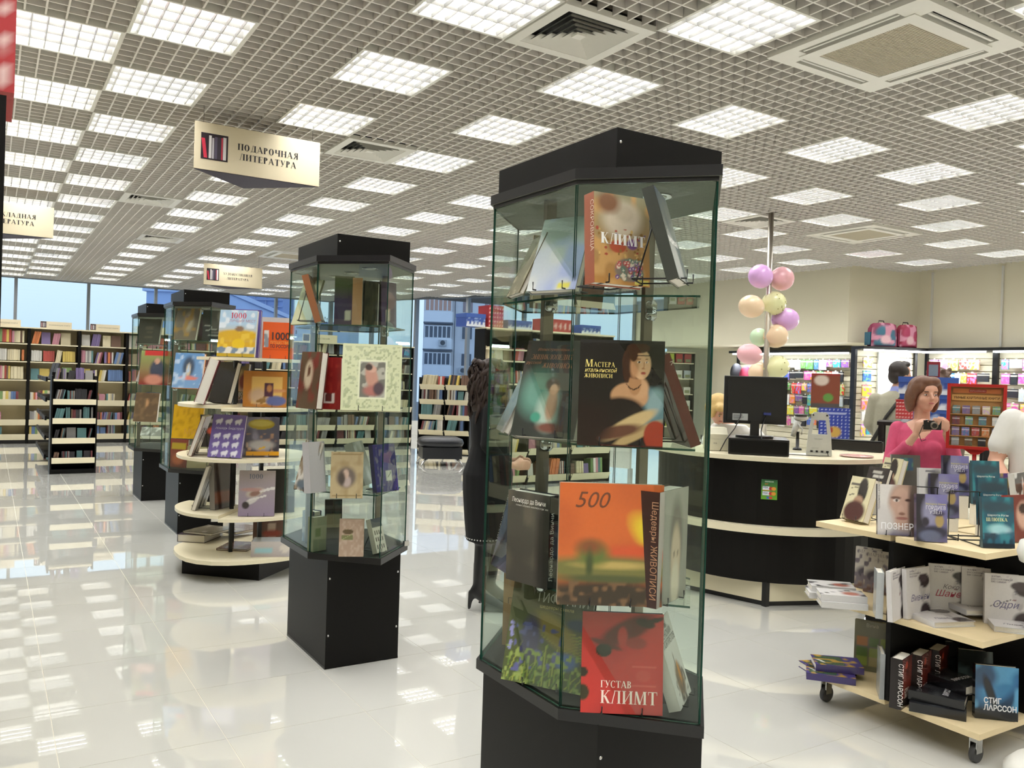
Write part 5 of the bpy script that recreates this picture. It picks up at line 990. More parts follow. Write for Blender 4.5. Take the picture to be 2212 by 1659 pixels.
for a, b_ in zip(segs, segs[1:]):
    p = [Vector((CCX+.80*math.cos(math.radians(t)), CCY+.80*math.sin(math.radians(t)), 0)) for t in (a, b_)]; d = p[1]-p[0]; L = d.length; d /= L; nn = Vector((-d.y, d.x, 0))
    q = MB(); q.obox((p[0]+p[1])/2+Vector((0, 0, .098)), d, L/2-.02, nn, .012, Vector((0, 0, 1)), .066); q.build('plinth_panel', m_cream, ct)
    q = MB(); q.obox((p[0]+p[1])/2+Vector((0, 0, .016)), d, L/2-.01, nn, .008, Vector((0, 0, 1)), .015); q.build('toe_strip', m_dark, ct)
for a in segs: q = MB(); x, y = CCX+.81*math.cos(math.radians(a)), CCY+.81*math.sin(math.radians(a)); q.box(x-.018, x+.018, y-.018, y+.018, 0, .166); q.build('counter_leg', m_dark, ct)
# payment sticker
ang = math.radians(222); st = thing('payment_sticker', 'green card payment sticker on the black counter front', 'sticker', (CCX+.832*math.cos(ang), CCY+.832*math.sin(ang), .80), ang+math.pi/2)
b = MB(); art_grid(b, .105, .135, [('grad', '#5f9a1e', '#1d5a30'), ('r', .08, .44, .5, .66, '#dfe3ea'), ('r', .08, .16+.04, .5, .4, '#dfe3ea'), ('r', .08, .44, .5, .48, '#c9902a'), ('e', .62, .55, .14, .09, '#b02a2a', .1), ('e', .78, .55, .14, .09, '#d8902c', .1), ('e', .62, .3, .14, .09, '#b02a2a', .1), ('e', .78, .3, .14, .09, '#d8902c', .1), ('e', .45, .09, .12, .06, '#2c64b0', .1), ('e', .6, .09, .12, .06, '#c03030', .1)], 40, 0, None, -.0675); b.box(-.0525, .0525, .0002, .0012, -.0675, .0675)
b.build('sticker_sheet', m_matte, st)
for s, x, z, sz, c in (('VISA', -.042, .008, .017, '#2a3a6a'), ('VISA', -.042, -.03, .017, '#2a3a6a'), ('СБЕРБАНК', -.03, .05, .011, '#e4ece0'), ('МИР', -.03, .034, .010, '#d87a3c')): bfont(s, sz, ink(c), st, (x, -.0006, z), bold=.0002)
# things on the counter
ZC = 1.0255
def onc(px, py): return onz(px, py, ZC)
FR = -46
p = onc(1640, 985); px0 = p
o = thing('cash_drawer', 'black metal cash drawer under the monitor', 'cash drawer', onc(1638, 984), math.radians(FR))
MB().box(-.2, .2, 0, .36, .004, .112).build('drawer_body', m_dark, o); MB().box(-.19, .19, -.004, -.0005, .012, .1).build('drawer_front', m_black, o)
dp = o.location
mo = thing('monitor', 'black monitor seen from behind on the cash drawer', 'monitor', (dp.x+.10, dp.y+.13, ZC+.1135), math.radians(FR+4))
MB().prism([(.13*math.cos(t*math.pi/12), .09*math.sin(t*math.pi/12)) for t in range(24)], 0, .014).build('foot', m_dark, mo)
MB().box(-.03, .03, -.012, .02, .0141, .12).build('neck', m_dark, mo)
b = MB(); b.box(-.215, .215, .012, .05, .095, .425); b.box(-.19, .19, -.01, .012, .115, .40); b.box(-.17, .17, -.0125, -.0101, .30, .325); b.build('screen_housing', mat('monitor_black', '#0b0b0d', .38, noise=.05), mo)
MB().box(-.215, .215, .0115, .0505, .4251, .43).build('top_edge', mat('monitor_edge', '#6a6c70', .3), mo)
MB().box(-.2, .2, .0501, .0515, .11, .41).build('screen', mat('dark_screen', '#0c0e12', .1), mo)
la = MB().box(-.155, -.05, -.0118, -.0101, .118, .165).build('label_plate', mat('label_silver', '#b5b8b4', .4), mo)
for k in range(5): MB().box(-.15, -.15+.04+.008*((k*7) % 5), -.0125, -.0119, .125+.007*k, .128+.007*k).build('label_line', ink('#4a4c50'), la)
MB().tube([(-.1, -.012, .17), (-.1, -.03, .15), (-.14, -.05, .06), (-.2, -.08, -.02), (-.24, -.1, -.10)], .0035, 6).build('power_cable', m_wire, mo)
MB().tube([(.08, -.012, .17), (.06, -.03, .13), (.04, -.04, .05), (.035, -.145, -.02), (.035, -.15, -.10)], .004, 6).build('video_cable', m_wire, mo)
MB().box(.055, .105, -.03, -.0101, .16, .178).build('plug', mat('plug_blue', '#2a3470', .4), mo)
pr = thing('receipt_printer', 'cream receipt printer at the left end of the counter', 'printer', onc(1550, 974), math.radians(FR+10))
b = MB(); b.prism([(-.075, 0), (.075, 0), (.075, .19), (-.075, .19)], .003, .085); b.build('lower_body', mat('beige_plastic', '#d2cdb4', .4), pr)
b = MB(); b.box(-.073, .073, .0, .19, .086, .12)
v = [(-.073, .02, .1201), (.073, .02, .1201), (.073, .19, .1201), (-.073, .19, .1201), (-.07, .06, .165), (.07, .06, .165), (.07, .17, .165), (-.07, .17, .165)]; i = [b.vert(q) for q in v]
for fc in ((0, 3, 2, 1), (4, 5, 6, 7), (0, 1, 5, 4), (1, 2, 6, 5), (2, 3, 7, 6), (3, 0, 4, 7)): b.face([i[j] for j in fc])
b.build('cover', mat('beige_plastic'), pr); bfont('POS', .014, ink('#3c3c38'), pr, (-.03, -.0008, .05))
bs = thing('white_terminal_stand', 'pale grey plastic terminal seen from behind with an arched handle', 'terminal', onc(1769, 985), math.radians(FR-4))
b = MB(); b.prism([(-.085, 0), (.085, 0), (.085, .07), (-.085, .07)], .003, .02)
def slab(b, q, y0, y1):
    lo = [b.vert((x, y0, z)) for x, z in q]; hi = [b.vert((x, y1, z)) for x, z in q]; n = len(q); b.face(lo); b.face(hi[::-1])
    for k in range(n): b.face((lo[k], hi[k], hi[(k+1) % n], lo[(k+1) % n]))
slab(b, [(-.085, .02), (.085, .02), (.076, .15), (-.076, .15)], .01, .05)
slab(b, [(-.076, .15), (-.052, .15), (-.038, .25), (-.055, .29)], .012, .048); slab(b, [(.052, .15), (.076, .15), (.055, .29), (.038, .25)], .012, .048); slab(b, [(-.055, .2905), (-.038, .25), (.038, .25), (.055, .2905), (.04, .305), (-.04, .305)], .012, .048)
b.build('housing', mat('pale_grey_plastic', '#bfc0b6', .45), bs)
for x in (-.05, -.015, .02, .055): MB().box(x-.008, x+.008, .006, .0098, .025, .037).build('port', m_dark, bs)
for x in (-.045, .045): MB().tube([(x, .006, .285), (x, .0118, .285)], .006, 8).build('screw', m_dark, bs)
bfont('терминал', .012, ink('#7c7d74'), bs, (-.035, .0092, .115)); bfont('СДЕЛАНО', .009, ink('#77786e'), bs, (-.05, .0092, .05), maxw=.1)
MB().tube([(.055, .004, .03), (.06, -.03, .006), (.0, -.06, .004), (-.2, -.05, .004), (-.42, -.02, .004)], .003, 6).build('cable', m_wire, bs)
sn = thing('barcode_scanner', 'white handheld barcode scanner resting in a black stand', 'scanner', onc(1722, 972), math.radians(FR))
b = MB(); b.lathe([(.035, 0), (.03, .015), (.012, .02), (.012, .13), (.016, .14)], 12); b.build('stand', m_dark, sn)
b = MB(); b.tube([(-.035, 0, .10), (-.02, 0, .16), (0, -.005, .22)], [.018, .022, .028], 10); b.ball((.02, 0, .245), .055, .034, .026, 12, 8); b.build('scanner_body', mat('white_plastic', '#cfcfc8', .4), sn)
MB().lathe([(.05, .262), (.052, .268), (.045, .274)], 16, 0, .02, 0).build('scanner_window', m_dark, sn); MB().tube([(.0, -.03, .2), (.03, -.035, .16), (.025, -.02, .12)], .006, 6).build('trigger', mat('white_plastic'), sn)
kb = thing('black_keyboard_box', 'long black cash keyboard housing at the right part of the counter', 'keyboard', onz(1845, 975, ZC), math.radians(FR-12))
MB().box(-.2, .2, 0, .14, .004, .075).build('housing', m_dark, kb); MB().box(-.19, .19, .01, .13, .0752, .082).build('key_field', m_black, kb)
tr_ = thing('coin_tray', 'flat clear pink coin tray on the counter edge', 'tray', onc(1850, 987), math.radians(FR)); b = MB(); b.lathe([(.1, .002), (.115, .008), (.11, .012)], 20); b.build('dish', mat('pink_plastic', '#d8b0a8', .2), tr_); MB().lathe([(.06, .0121), (.058, .014)], 16).build('insert', mat('pink_insert', '#c98f88', .3), tr_)
# balloon pole
PX_, PY_ = 6.65, .50
po = thing('balloon_pole', 'chrome pole rising to the ceiling behind the monitor', 'pole', (PX_, PY_, 0))
MB().tube([(0, 0, .011), (0, 0, CEIL-.001)], .03, 16).build('tube', mat('satin_steel', '#cfc8ba', .32, .8, noise=.02), po); MB().lathe([(.09, 0), (.09, .01), (.045, .011)], 20).build('base_flange', m_chrome, po)
def ball_mat(n_, c):
    m = mat('balloon_'+n_, c, .28, noise=.03, scale=6, spec=.6); m.node_tree.nodes['Principled BSDF'].inputs['Subsurface Weight'].default_value = 0.0; return m
BALL = [(1643, 597, 24, 25, 'violet', '#e6b4ee', -10, 'topmost left'), (1689, 602, 24, 24, 'pink', '#f6bcc2', 10, 'topmost right'), (1623, 662, 29, 23, 'orange', '#f7dab4', -80, 'left of the second tier'), (1672, 655, 24, 24, 'yellow', '#efefb6', 20, 'right of the second tier'),
        (1697, 690, 30, 23, 'violet', '#e8bcec', 60, 'right of the third tier'), (1640, 728, 18, 20, 'green', '#cceac2', -30, 'behind the pole'), (1676, 726, 24, 24, 'orange', '#f7dab0', 10, 'right of the fourth tier'), (1619, 765, 30, 21, 'pink', '#f7c4c6', -80, 'left of the fifth tier'), (1678, 793, 27, 23, 'yellow', '#f0f0bc', 70, 'right of the fifth tier, spotted'), (1641, 806, 26, 22, 'orange', '#f9d6a6', -60, 'lowest, half behind the pole')]
for px, py, rx, ry, cn, c, ang_, wh in BALL:
    q = ony(px, py, PY_-.02 if wh.startswith(('behind', 'lowest')) is False else PY_+.16); dep_ = float((RB @ (np.array(q)-CAM))[2]); s = dep_/FPX*1.08
    bl = thing('balloon', '%s balloon on the chrome pole, %s' % (cn, wh), 'balloon', q, 0, 'balloons tied to the chrome pole')
    to = Vector((PX_-q[0], PY_-q[1], -.02)); to = to.normalized() if to.length > .01 else Vector((0, 0, -1))
    R = Vector((0, 0, -1)).rotation_difference(to).to_matrix(); L, W_ = max(rx, ry)*s, min(rx, ry)*s
    prof = []
    for k in range(15):
        t_ = math.pi*k/14; prof.append((max(.0015, W_*math.sin(t_)*(1-.16*max(0, -math.cos(t_))**2)), L*math.cos(t_)*(1.12 if math.cos(t_) < 0 else 1)))
    b = MB(); b.lathe(prof[::-1], 20); b.v = [tuple(R @ Vector(v)) for v in b.v]; b.build('skin', ball_mat(cn, c), bl)
    b = MB(); b.lathe([(.012, -L*1.12-.018), (.004, -L*1.12-.004)], 8); b.v = [tuple(R @ Vector(v)) for v in b.v]; b.build('knot', ball_mat(cn, c), bl)
    if 'spotted' in wh or cn == 'yellow':
        b = MB()
        for k in range(26):
            a, e_2 = RND.uniform(0, 6.28), RND.uniform(-.3, .9); v = Vector((W_*math.sin(a)*.985*math.cos(e_2), W_*.985*math.cos(a)*math.cos(e_2), L*.985*math.sin(e_2))); b.ball(R @ v, .007, .007, .007, 6, 4)
        b.build('printed_dots', ink('#a8a05a'), bl)
# ------------------------------------------------------------------ slatted goods wall
SWX = 12.1
SWM = {}
def slatwall(name, y0, y1, label, p=None, rz=0):
    t = thing('slat_wall', label, 'slat wall', p or (SWX, y0, 0), math.radians(rz), 'slatted goods walls')
    SWM[y0] = Matrix.Translation(p or (SWX, y0, 0)) @ Matrix.Rotation(math.radians(rz), 4, 'Z')
    MB().box(.055, .095, 0, y1-y0, .4, 2.12).build('backing_panel', mat('slat_cream', '#e8e0c6', .5), t)
    sm_ = MB().box(.03, .0545, .01, y1-y0-.01, .004, .09).mesh('slat', mat('slat_cream'))
    for k in range(17): link('slat', sm_, t, (0, 0, .45+.098*k))
    MB().box(-.25, .095, -.02, y1-y0+.02, 2.125, 2.17).build('header_shelf', m_dark, t)
    for y in (0, y1-y0): MB().box(-.02, .095, y-.02, y+.02, 0, 2.124).build('upright', m_dark, t)
    MB().box(-.22, -.14, .05, y1-y0-.05, 2.098, 2.124).build('strip_lamp', mat('strip_light', '#ffffff', emit='#f4fbff', strength=9.0, noise=0), t)
    ld2 = bpy.data.lights.new('strip_light', 'AREA'); ld2.shape = 'RECTANGLE'; ld2.size = y1-y0-.2; ld2.size_y = .06; ld2.energy = 26*(y1-y0); ld2.color = (.93, .98, 1)
    lo2 = bpy.data.objects.new('strip_light', ld2); C.objects.link(lo2); lo2.parent = t; lo2.location = (-.18, (y1-y0)/2, 2.09); lo2.rotation_euler = (0, math.radians(38), math.radians(0)); lo2.rotation_euler = (0, math.radians(35), 0); lo2.rotation_euler.z = 0
    ld2.size, ld2.size_y = .06, y1-y0-.2
    return t
slatwall('a', 3.3, 6.0, 'cream slatted goods wall with hanging packets behind the balloon pole')
slatwall('b', .95, 2.02, 'cream slatted goods wall with pens behind the woman in pink')
slatwall('c', -1.3, .91, 'cream slatted goods wall with pens behind the red card rack')
slatwall('d', 20.0, 21.05, 'narrow slanting slatted goods wall under the school bags', (11.93, 2.1, 0), 68)
MB().box(-.02, .02, .3, .66, .45, 2.09).build('white_board', mat('white_board', '#cfd1ca', .5), bpy.data.objects['slat_wall.003'])
PACK = ['#d83a34', '#e0c83a', '#3a6ab8', '#5aa04a', '#c85aa0', '#e8e4da', '#e8e4da', '#7a4a9a', '#3aa0b0', '#e08a3a', '#2a2c34', '#c0c8d4', '#d83a34', '#e0c83a']
pb_ = MB(); pb_.box(-.5, .5, 0, 1, 0, 1, 0); pb_.box(-.1, .1, .3, .7, 1, 1.12, 1); packet_me = pb_.mesh('hanging_packet', (m_small, m_white))
hook_me = MB().tube([(.0, .09, 0), (0, .0, 0), (0, -.01, .012)], .003, 5).mesh('hook', m_chrome)
wn = {3.3: 'behind the balloon pole', .95: 'behind the woman in pink', -1.3: 'behind the red card rack', 20.0: 'under the school bags'}
npk = 0
for y0, y1 in ((3.3, 6.0), (.95, 2.02), (-1.3, .91), (20.0, 21.05)):
    for r_, zc in enumerate((2.0, 1.79, 1.57, 1.36, 1.15, .95)):
        y = y1-.1; k = 0
        while y > y0+.1:
            w_ = RND.uniform(.07, .17); h_ = RND.uniform(.12, .2); c = RND.choice(PACK)
            if y-w_ < y0+.04: break
            if y0 == 3.3 and y > 5.55: y -= .3; continue
            if y0 == 20.0 and 20.28 < y < 20.86: y -= .08; continue
            o = link('hanging_packet', packet_me)
            o.matrix_world = SWM[y0] @ Matrix.Translation((-.055-RND.uniform(0, .02), y-y0-w_/2, zc-h_)) @ Matrix.Rotation(math.radians(-90), 4, 'Z') @ Matrix.Diagonal((w_, .03, h_, 1)); o.color = (*lin(c), 1)
            tag(o, 'packet, %s from the left, %s row of the goods wall %s' % (nth(k), ORD[r_], wn[y0]), 'packet', 'hanging stationery packets'); npk += 1
            y -= w_+RND.uniform(.005, .025); k += 1
def bag(label, px, w_, h_, c1, c2, yy, rz=-60):
    b = MB(); art_grid(b, w_, h_, [('bg', c1), ('r', .1, .05, .9, .45, c2), ('e', .5, .6, .4, .3, c2, .3), ('n', 5, '#c98aa0', .62, .1, 4), ('e', .5, .3, .2, .18, '#d8b0b8', .3)], 20)
    b.v = [(x*(1-.1*(z/h_)**4), -.05*(1-abs(2*x/w_)**4)*(1-abs(2*z/h_-1)**4), z-.03*(abs(2*x/w_)**4)*(z/h_)) for x, y, z in b.v]; b.col = lin(c1)
    loft(b, [(0, .09, 0, w_*.5, .088), (0, .09, h_*.3, w_*.53, .092), (0, .09, h_*.75, w_*.49, .09), (0, .09, h_*.93, w_*.4, .07), (0, .09, h_-.002, w_*.3, .04)])
    o = tag(b.build('school_bag', m_matte, None, tuple(SWM[20.0] @ Vector((-.2, yy, 2.172))), math.radians(-22)), label, 'bag', 'school bags on the goods wall')
    MB().tube([(-.05, .09, h_), (-.04, .09, h_+.035), (.04, .09, h_+.035), (.05, .09, h_)], .009, 6).build('handle', m_dark, o)
    MB().box(-w_/2-.012, w_/2+.012, .02, .16, .02, h_*.6).build('side_pocket', mat('pocket_'+c1.strip('#'), c2, .7), o)
bag('large pink and teal school bag on top of the goods wall', 1895, .44, .37, '#8a3050', '#3a6a80', .7); bag('crimson school bag right of the pink and teal one', 1945, .3, .36, '#8f2440', '#a03a5a', .28)
for k, (yy, z, c) in enumerate(((5.86, 1.55, '#3a3c44'), (5.62, 1.5, '#a02a4a'))):
    b = MB(); b.ball((0, 0, .18), .15, .09, .2, 14, 10); o = tag(b.build('backpack', mat('backpack_'+str(k), c, .7, noise=.3, scale=12), None, (SWX-.19, yy, z)), '%s backpack hanging at the left end of the goods wall' % ('grey', 'crimson')[k], 'bag'); MB().ball((-.06, 0, .1), .06, .08, .09, 10, 8).build('front_pocket', mat('backpack_pocket'+str(k), '#77797c' if k == 0 else '#c0406a', .7), o)
# work table with goods behind the counter
tb = thing('goods_table', 'low cream goods table between the counter and the slatted wall', 'table', (8.2, -.2, 0)); MB().box(-.5, 1.6, -.4, .4, .86, .89).build('table_top', m_cream, tb)
for x in (-.45, 1.55):
    for y in (-.35, .35): MB().box(x-.02, x+.02, y-.02, y+.02, 0, .8599).build('leg', m_dark, tb)
for k, (x, y, c, h_) in enumerate(((7.85, -.3, '#c8402c', .1), (8.3, -.35, '#d8c83a', .16), (8.6, -.3, '#cfa898', .2), (8.95, -.32, '#7a9a4a', .08), (9.3, -.3, '#e0dcd4', .12))):
    b = MB(); b.col = lin(c); b.box(-.14, .14, -.1, .1, 0, h_); o = tag(b.build('carton', m_matte, None, (x, y, .8905), .4), '%s carton on the goods table, %s from its left end' % (('red', 'yellow', 'tan', 'green', 'white')[k], nth(k)), 'box', 'cartons on the goods table'); MB().box(-.135, .135, -.02, .02, h_, h_+.0015).build('tape', mat('carton_tape', '#cfc9b4', .4), o)
# small standing displays near the counter
def panel_stand(name, label, cat, p, rz, w_, z0, z1, ops, n, frame, thick=.02, foot=True):
    t = thing(name, label, cat, p, math.radians(rz)); b = MB(); art_grid(b, w_, z1-z0, ops, n, 0, None, z0); b.col = lin(frame); b.box(-w_/2, w_/2, .0005, thick, z0, z1); b.build('panel', m_matte, t)
    if foot: MB().box(-.012, .012, thick, thick+.024, 0, z1-.05).build('post', m_dark, t); MB().lathe([(.15, 0), (.15, .012), (.02, .02)], 16, 0, 0, .03).build('foot', m_dark, t)
    return t
pbl = aty(1803, 900, -.35, 0); panel_stand('calendar_display', 'blue dotted card display standing behind the white terminal', 'display', (pbl[0], -.35, 0), -42, .30, .95, 1.30, [('bg', '#2a3c94')] + [('e', .08+.13*i, .05+.1*j, .025, .02, '#c9d0e4', .3) for i in range(8) for j in range(10)] + [('e', .5, .3, .22, .16, '#c8a04a', .3), ('e', .4, .35, .06, .08, '#a0402c', .3), ('r', .15, .8, .85, .88, '#a8b0d4')], 30, '#2a3c94')
pbr = aty(1783, 850, .2, 0); panel_stand('brown_card_display', 'brown card display with green leaves above the blue dotted one', 'display', (pbr[0], .2, 0), -42, .30, 1.28, 1.66, [('bg', '#7a3c24'), ('e', .35, .8, .25, .15, '#d4c4b4', .3), ('e', .6, .3, .18, .12, '#5a8a3c', .2), ('r', 0, 0, 1, .12, '#4a4440'), ('r', 0, .95, 1, 1, '#8a2420')], 22, '#8a2420')
# red card rack
rp = CAM + ray(2108, 900)*5.0
rr = thing('card_rack', 'red framed revolving rack with rows of small books', 'card rack', (rp[0], rp[1], 0), math.radians(-58))
b = MB()
zb0, zt0, W_ = 1.165, 1.555, .155
for x0, x1, z0_, z1_ in ((-W_, -W_+.018, zb0, zt0), (W_-.018, W_, zb0, zt0), (-W_+.0181, W_-.0181, zt0-.018, zt0), (-W_+.0181, W_-.0181, zb0, zb0+.018)): b.box(x0, x1, -.02, .03, z0_, z1_)
b.build('frame', mat('red_lacquer', '#a8201c', .3), rr)
MB().box(-W_+.018, W_-.018, .012, .028, zb0+.018, zt0-.018).build('backing', mat('rack_wood', '#a87a44', .5, noise=.15), rr)
h1_ = MB().box(-W_+.03, W_-.03, .004, .012, zt0-.055, zt0-.028).build('header_plate', mat('rack_header', '#b86a34', .5), rr); MB().box(-.04, .05, .001, .004, zt0-.05, zt0-.033).build('title_plate', mat('plate_red', '#8f2420', .4), h1_)
bfont('О Б Р А З О В А Н И Е', .011, ink('#e0c4a0'), h1_, (-.036, .0006, zt0-.045), maxw=.08)
h2_ = MB().box(-W_+.025, W_-.025, .004, .012, zt0-.1, zt0-.065).build('name_board', mat('rack_name', '#c09050', .5), rr); bfont('УМНЫЕ КАРТИННЫЕ КНИГИ', .02, ink('#4a2a14'), h2_, (-W_+.035, .0034, zt0-.09), maxw=.24, bold=.0004)
for k, zz in enumerate((1.375, 1.31, 1.245, 1.185)):
    sh = MB().box(-W_+.019, W_-.019, -.012, .0119, zz-.005, zz).build('rack_shelf', mat('rack_wood'), rr)
    n_ = (5, 4, 5, 4)[k]
    for q in range(n_):
        x = -.105+.21*q/(n_-1); col = ('teal', 'violet', 'grey', 'cream', 'green', 'maroon', 'green', 'teal', 'white', 'grey', 'violet', 'blue', 'red', 'orange', 'violet', 'grey', 'brown', 'black')[(k*5+q) % 18]
        v = rr.matrix_basis @ Vector((x, -.004, zz+.0005)) if False else R2((rp[0], rp[1]), -58, (x, -.008, zz+.0006))
        o = link('pocket_book', sm_book); o.matrix_world = Matrix.Translation(v) @ Matrix.Rotation(math.radians(-58), 4, 'Z') @ Matrix.Diagonal((.04, .008, .05, 1)); o.color = (*lin(COLN[col]), 1)
        tag(o, 'small %s book, %s from the left in the %s row of the red rack' % (col, nth(q), ORD[k]), 'book', 'small books in the red card rack')
b = MB(); v = [(-.06, 0, zb0), (.06, 0, zb0), (.06, .02, zb0), (-.06, .02, zb0), (-.02, 0, zb0-.03), (.02, 0, zb0-.03), (.02, .02, zb0-.03), (-.02, .02, zb0-.03)]; i = [b.vert(q) for q in v]
for fc in ((0, 1, 2, 3), (4, 7, 6, 5), (0, 4, 5, 1), (1, 5, 6, 2), (2, 6, 7, 3), (3, 7, 4, 0)): b.face([i[j] for j in fc])
b.build('bracket', mat('red_lacquer'), rr); MB().tube([(0, .01, .02), (0, .01, zb0-.03)], .012, 10).build('post', mat('red_lacquer'), rr); MB().lathe([(.2, 0), (.2, .01), (.03, .025)], 20, 0, 0, .01).build('foot', m_dark, rr)
# blue and red gift boxes behind the woman
for lab, px, py, d_, w_, h_, kd in (('blue winter gift box topmost of the stack behind the woman in pink', 2004, 852, 6.6, .42, .13, 'blue'), ('blue winter gift box in the middle of the stack behind the woman in pink', 2010, 885, 6.6, .44, .12, 'blue'), ('blue winter gift box lowest of the stack behind the woman in pink', 2015, 915, 6.6, .46, .11, 'blue'), ('red winter gift box left of the blue stack behind the woman in pink', 1953, 905, 6.4, .12, .14, 'red')):
    q = CAM + ray(px, py)*d_; gift_box(lab, tuple(q), w_, .3 if w_ > .2 else .12, h_, -58, kd)
q = CAM + ray(2015, 915)*6.6; bt = thing('box_table', 'small black table under the winter gift boxes', 'table', (q[0], q[1], 0), math.radians(-58)); MB().box(-.4, .4, -.05, .4, q[2]-.03, q[2]-.002).build('table_top', m_dark, bt)
for x in (-.37, .37):
    for y in (-.02, .37): MB().box(x-.02, x+.02, y-.02, y+.02, 0, q[2]-.0301).build('leg', m_dark, bt)
# shelf under the soffit and the round sign
us = ony(1438, 760, 7.2); bookcase('white shelved black sided rack under the cream soffit', (us[0], 7.2, 0), -30, .62, (.2, .6, .95, 1.28, 1.6, 1.92), 2.12, dep=.35, group=None, backm=mat('rack_white_back', '#cfcbb8', .6), name='goods_rack')
for s, z in enumerate((.2, .6, .95, 1.28, 1.6, 1.92)):
    for k in range(3):
        v = R2((us[0], 7.2), -30, (.13+.18*k, .08, z+.0005)); b = MB(); c = RND.choice(['#e0dcd2', '#c0c84a', '#d8d4cc', '#a83a3a', '#b0b4b8']); b.col = lin(c); b.box(-.07, .07, 0, .1, 0, .14+.05*((k*3+s) % 3)*.5)
        o = tag(b.build('goods_carton', m_matte, None, v, math.radians(-30)), 'carton, %s from the left on the %s shelf of the rack under the soffit' % (nth(k), ORD[s]), 'box', 'cartons on the rack under the soffit'); MB().box(-.05, .05, -.0015, -.0002, .02, .08).build('label', mat('carton_label', '#8a8f6a', .5), o)
q = ony(1432, 680, 7.6); rs_ = thing('round_sign', 'round black and white sign hanging at the end of the soffit', 'sign', q, math.radians(-40)); b = MB(); b.tube([(0, 0, 0), (0, .03, 0)], .2, 28); b.build('disc', m_dark, rs_)
b = MB(); b.tube([(0, -.004, 0), (0, -.001, 0)], .185, 28); dd = b.build('face', mat('sign_white', '#d8d8d0', .5), rs_)
b = MB(); b.box(-.14, .14, -.0065, -.0042, -.02, .1); b.box(-.1, .1, -.0065, -.0042, .1, .14); b.build('pictogram', ink('#2a2826'), rs_)
for k in range(5): MB().box(-.1+.045*k, -.075+.045*k, -.0065, -.0042, -.12, -.085).build('pictogram_dot', ink('#3a3836'), rs_)
MB().tube([(0, .015, .2), (0, .015, CEIL-q[2])], .003, 5).build('hanging_wire', m_wire, rs_)
# ottoman
oc = onz(945, 1003, 0); ot = thing('ottoman', 'black leather ottoman with curved chrome feet beside the magazine rack', 'ottoman', (5.86, 6.74, 0), math.radians(-18))
b = MB(); R_ = [(.0, .29), (.30, .29), (.345, .34), (.35, .39), (.32, .44), (.22, .465), (.0, .47)]
def sq_lathe(b, prof, ax, ay, n=32, ex=4):
    rings = []
    for r, z in prof:
        ring = []
        for k in range(n):
            a = 2*math.pi*k/n; c_, s_ = math.cos(a), math.sin(a); f = (abs(c_)**ex+abs(s_)**ex)**(-1/ex); ring.append(b.vert((r*ax*c_*f, r*ay*s_*f, z)))
        rings.append(ring)
    for A, B in zip(rings, rings[1:]):
        for k in range(n): b.face((A[k], A[(k+1) % n], B[(k+1) % n], B[k]), 0, True)
    b.face(rings[0][::-1]); b.face(rings[-1])
sq_lathe(b, [(.8, .315), (1.0, .33), (1.06, .38), (1.0, .44), (.8, .468), (.3, .475), (.02, .475)], .36, .30); b.build('cushion', mat('black_leather', '#1d1e22', .38, noise=.15, bump=.2), ot)
MB().box(-.33, .33, -.27, .27, .12, .31).build('body', mat('black_leather'), ot)
for sx in (-1, 1):
    for sy in (-1, 1): MB().tube([(sx*.24, sy*.2, .13), (sx*.3, sy*.24, .08), (sx*.335, sy*.265, .03), (sx*.36, sy*.285, .008)], [.022, .018, .013, .009], 8).build('foot', m_chrome, ot)
# white pedestal cut by the right border
q = onz(2285, 1700, 0.0); wt = thing('white_pedestal', 'white round pedestal table with thick rounded top cut by the right frame border', 'table', (q[0], q[1], 0))
MB().lathe([(.16, 0), (.185, .015), (.185, .05), (.15, .085), (.05, .1)], 32).build('base', m_white, wt); MB().lathe([(.04, .1001), (.04, .8399)], 16).build('column', m_white, wt); MB().lathe([(.10, .84), (.155, .855), (.165, .89), (.155, .93), (.12, .945)], 32).build('table_top', m_white, wt)

# ------------------------------------------------------------------ buildings outside the windows
def outside(px, d):
    q = CAM + ray(px, 829.5)*d; return q
def hz(px): return 784 + (845-784)*px/1990.0
d_ = 92.0; q = outside(945, d_); ab_ = thing('apartment_block', 'grey panelled apartment block with glazed balconies outside the windows', 'building', (q[0], q[1], 0), -YAW)
k_ = d_/FPX
def lx(px): return (px-945)*k_
def lz(px, py): return 1.506+(hz(px)-py)*k_
concrete = mat('concrete_panel', '#d6d8dc', .8, noise=.1, scale=.6); conc2 = mat('balcony_panel', '#e6eaee', .7, noise=.06, scale=.5); wfr = mat('pvc_white', '#d4d8dc', .4); dglass = mat('dark_glass', '#4a5666', .1)
MB().box(lx(911), lx(1075), .0, 14, -8, 22).build('wall', concrete, ab_)
MB().box(lx(978), lx(979.2), -.06, .0, -8, 22).build('panel_joint', mat('joint_dark', '#5f6670', .8), ab_)
fl_h = 57.5*k_
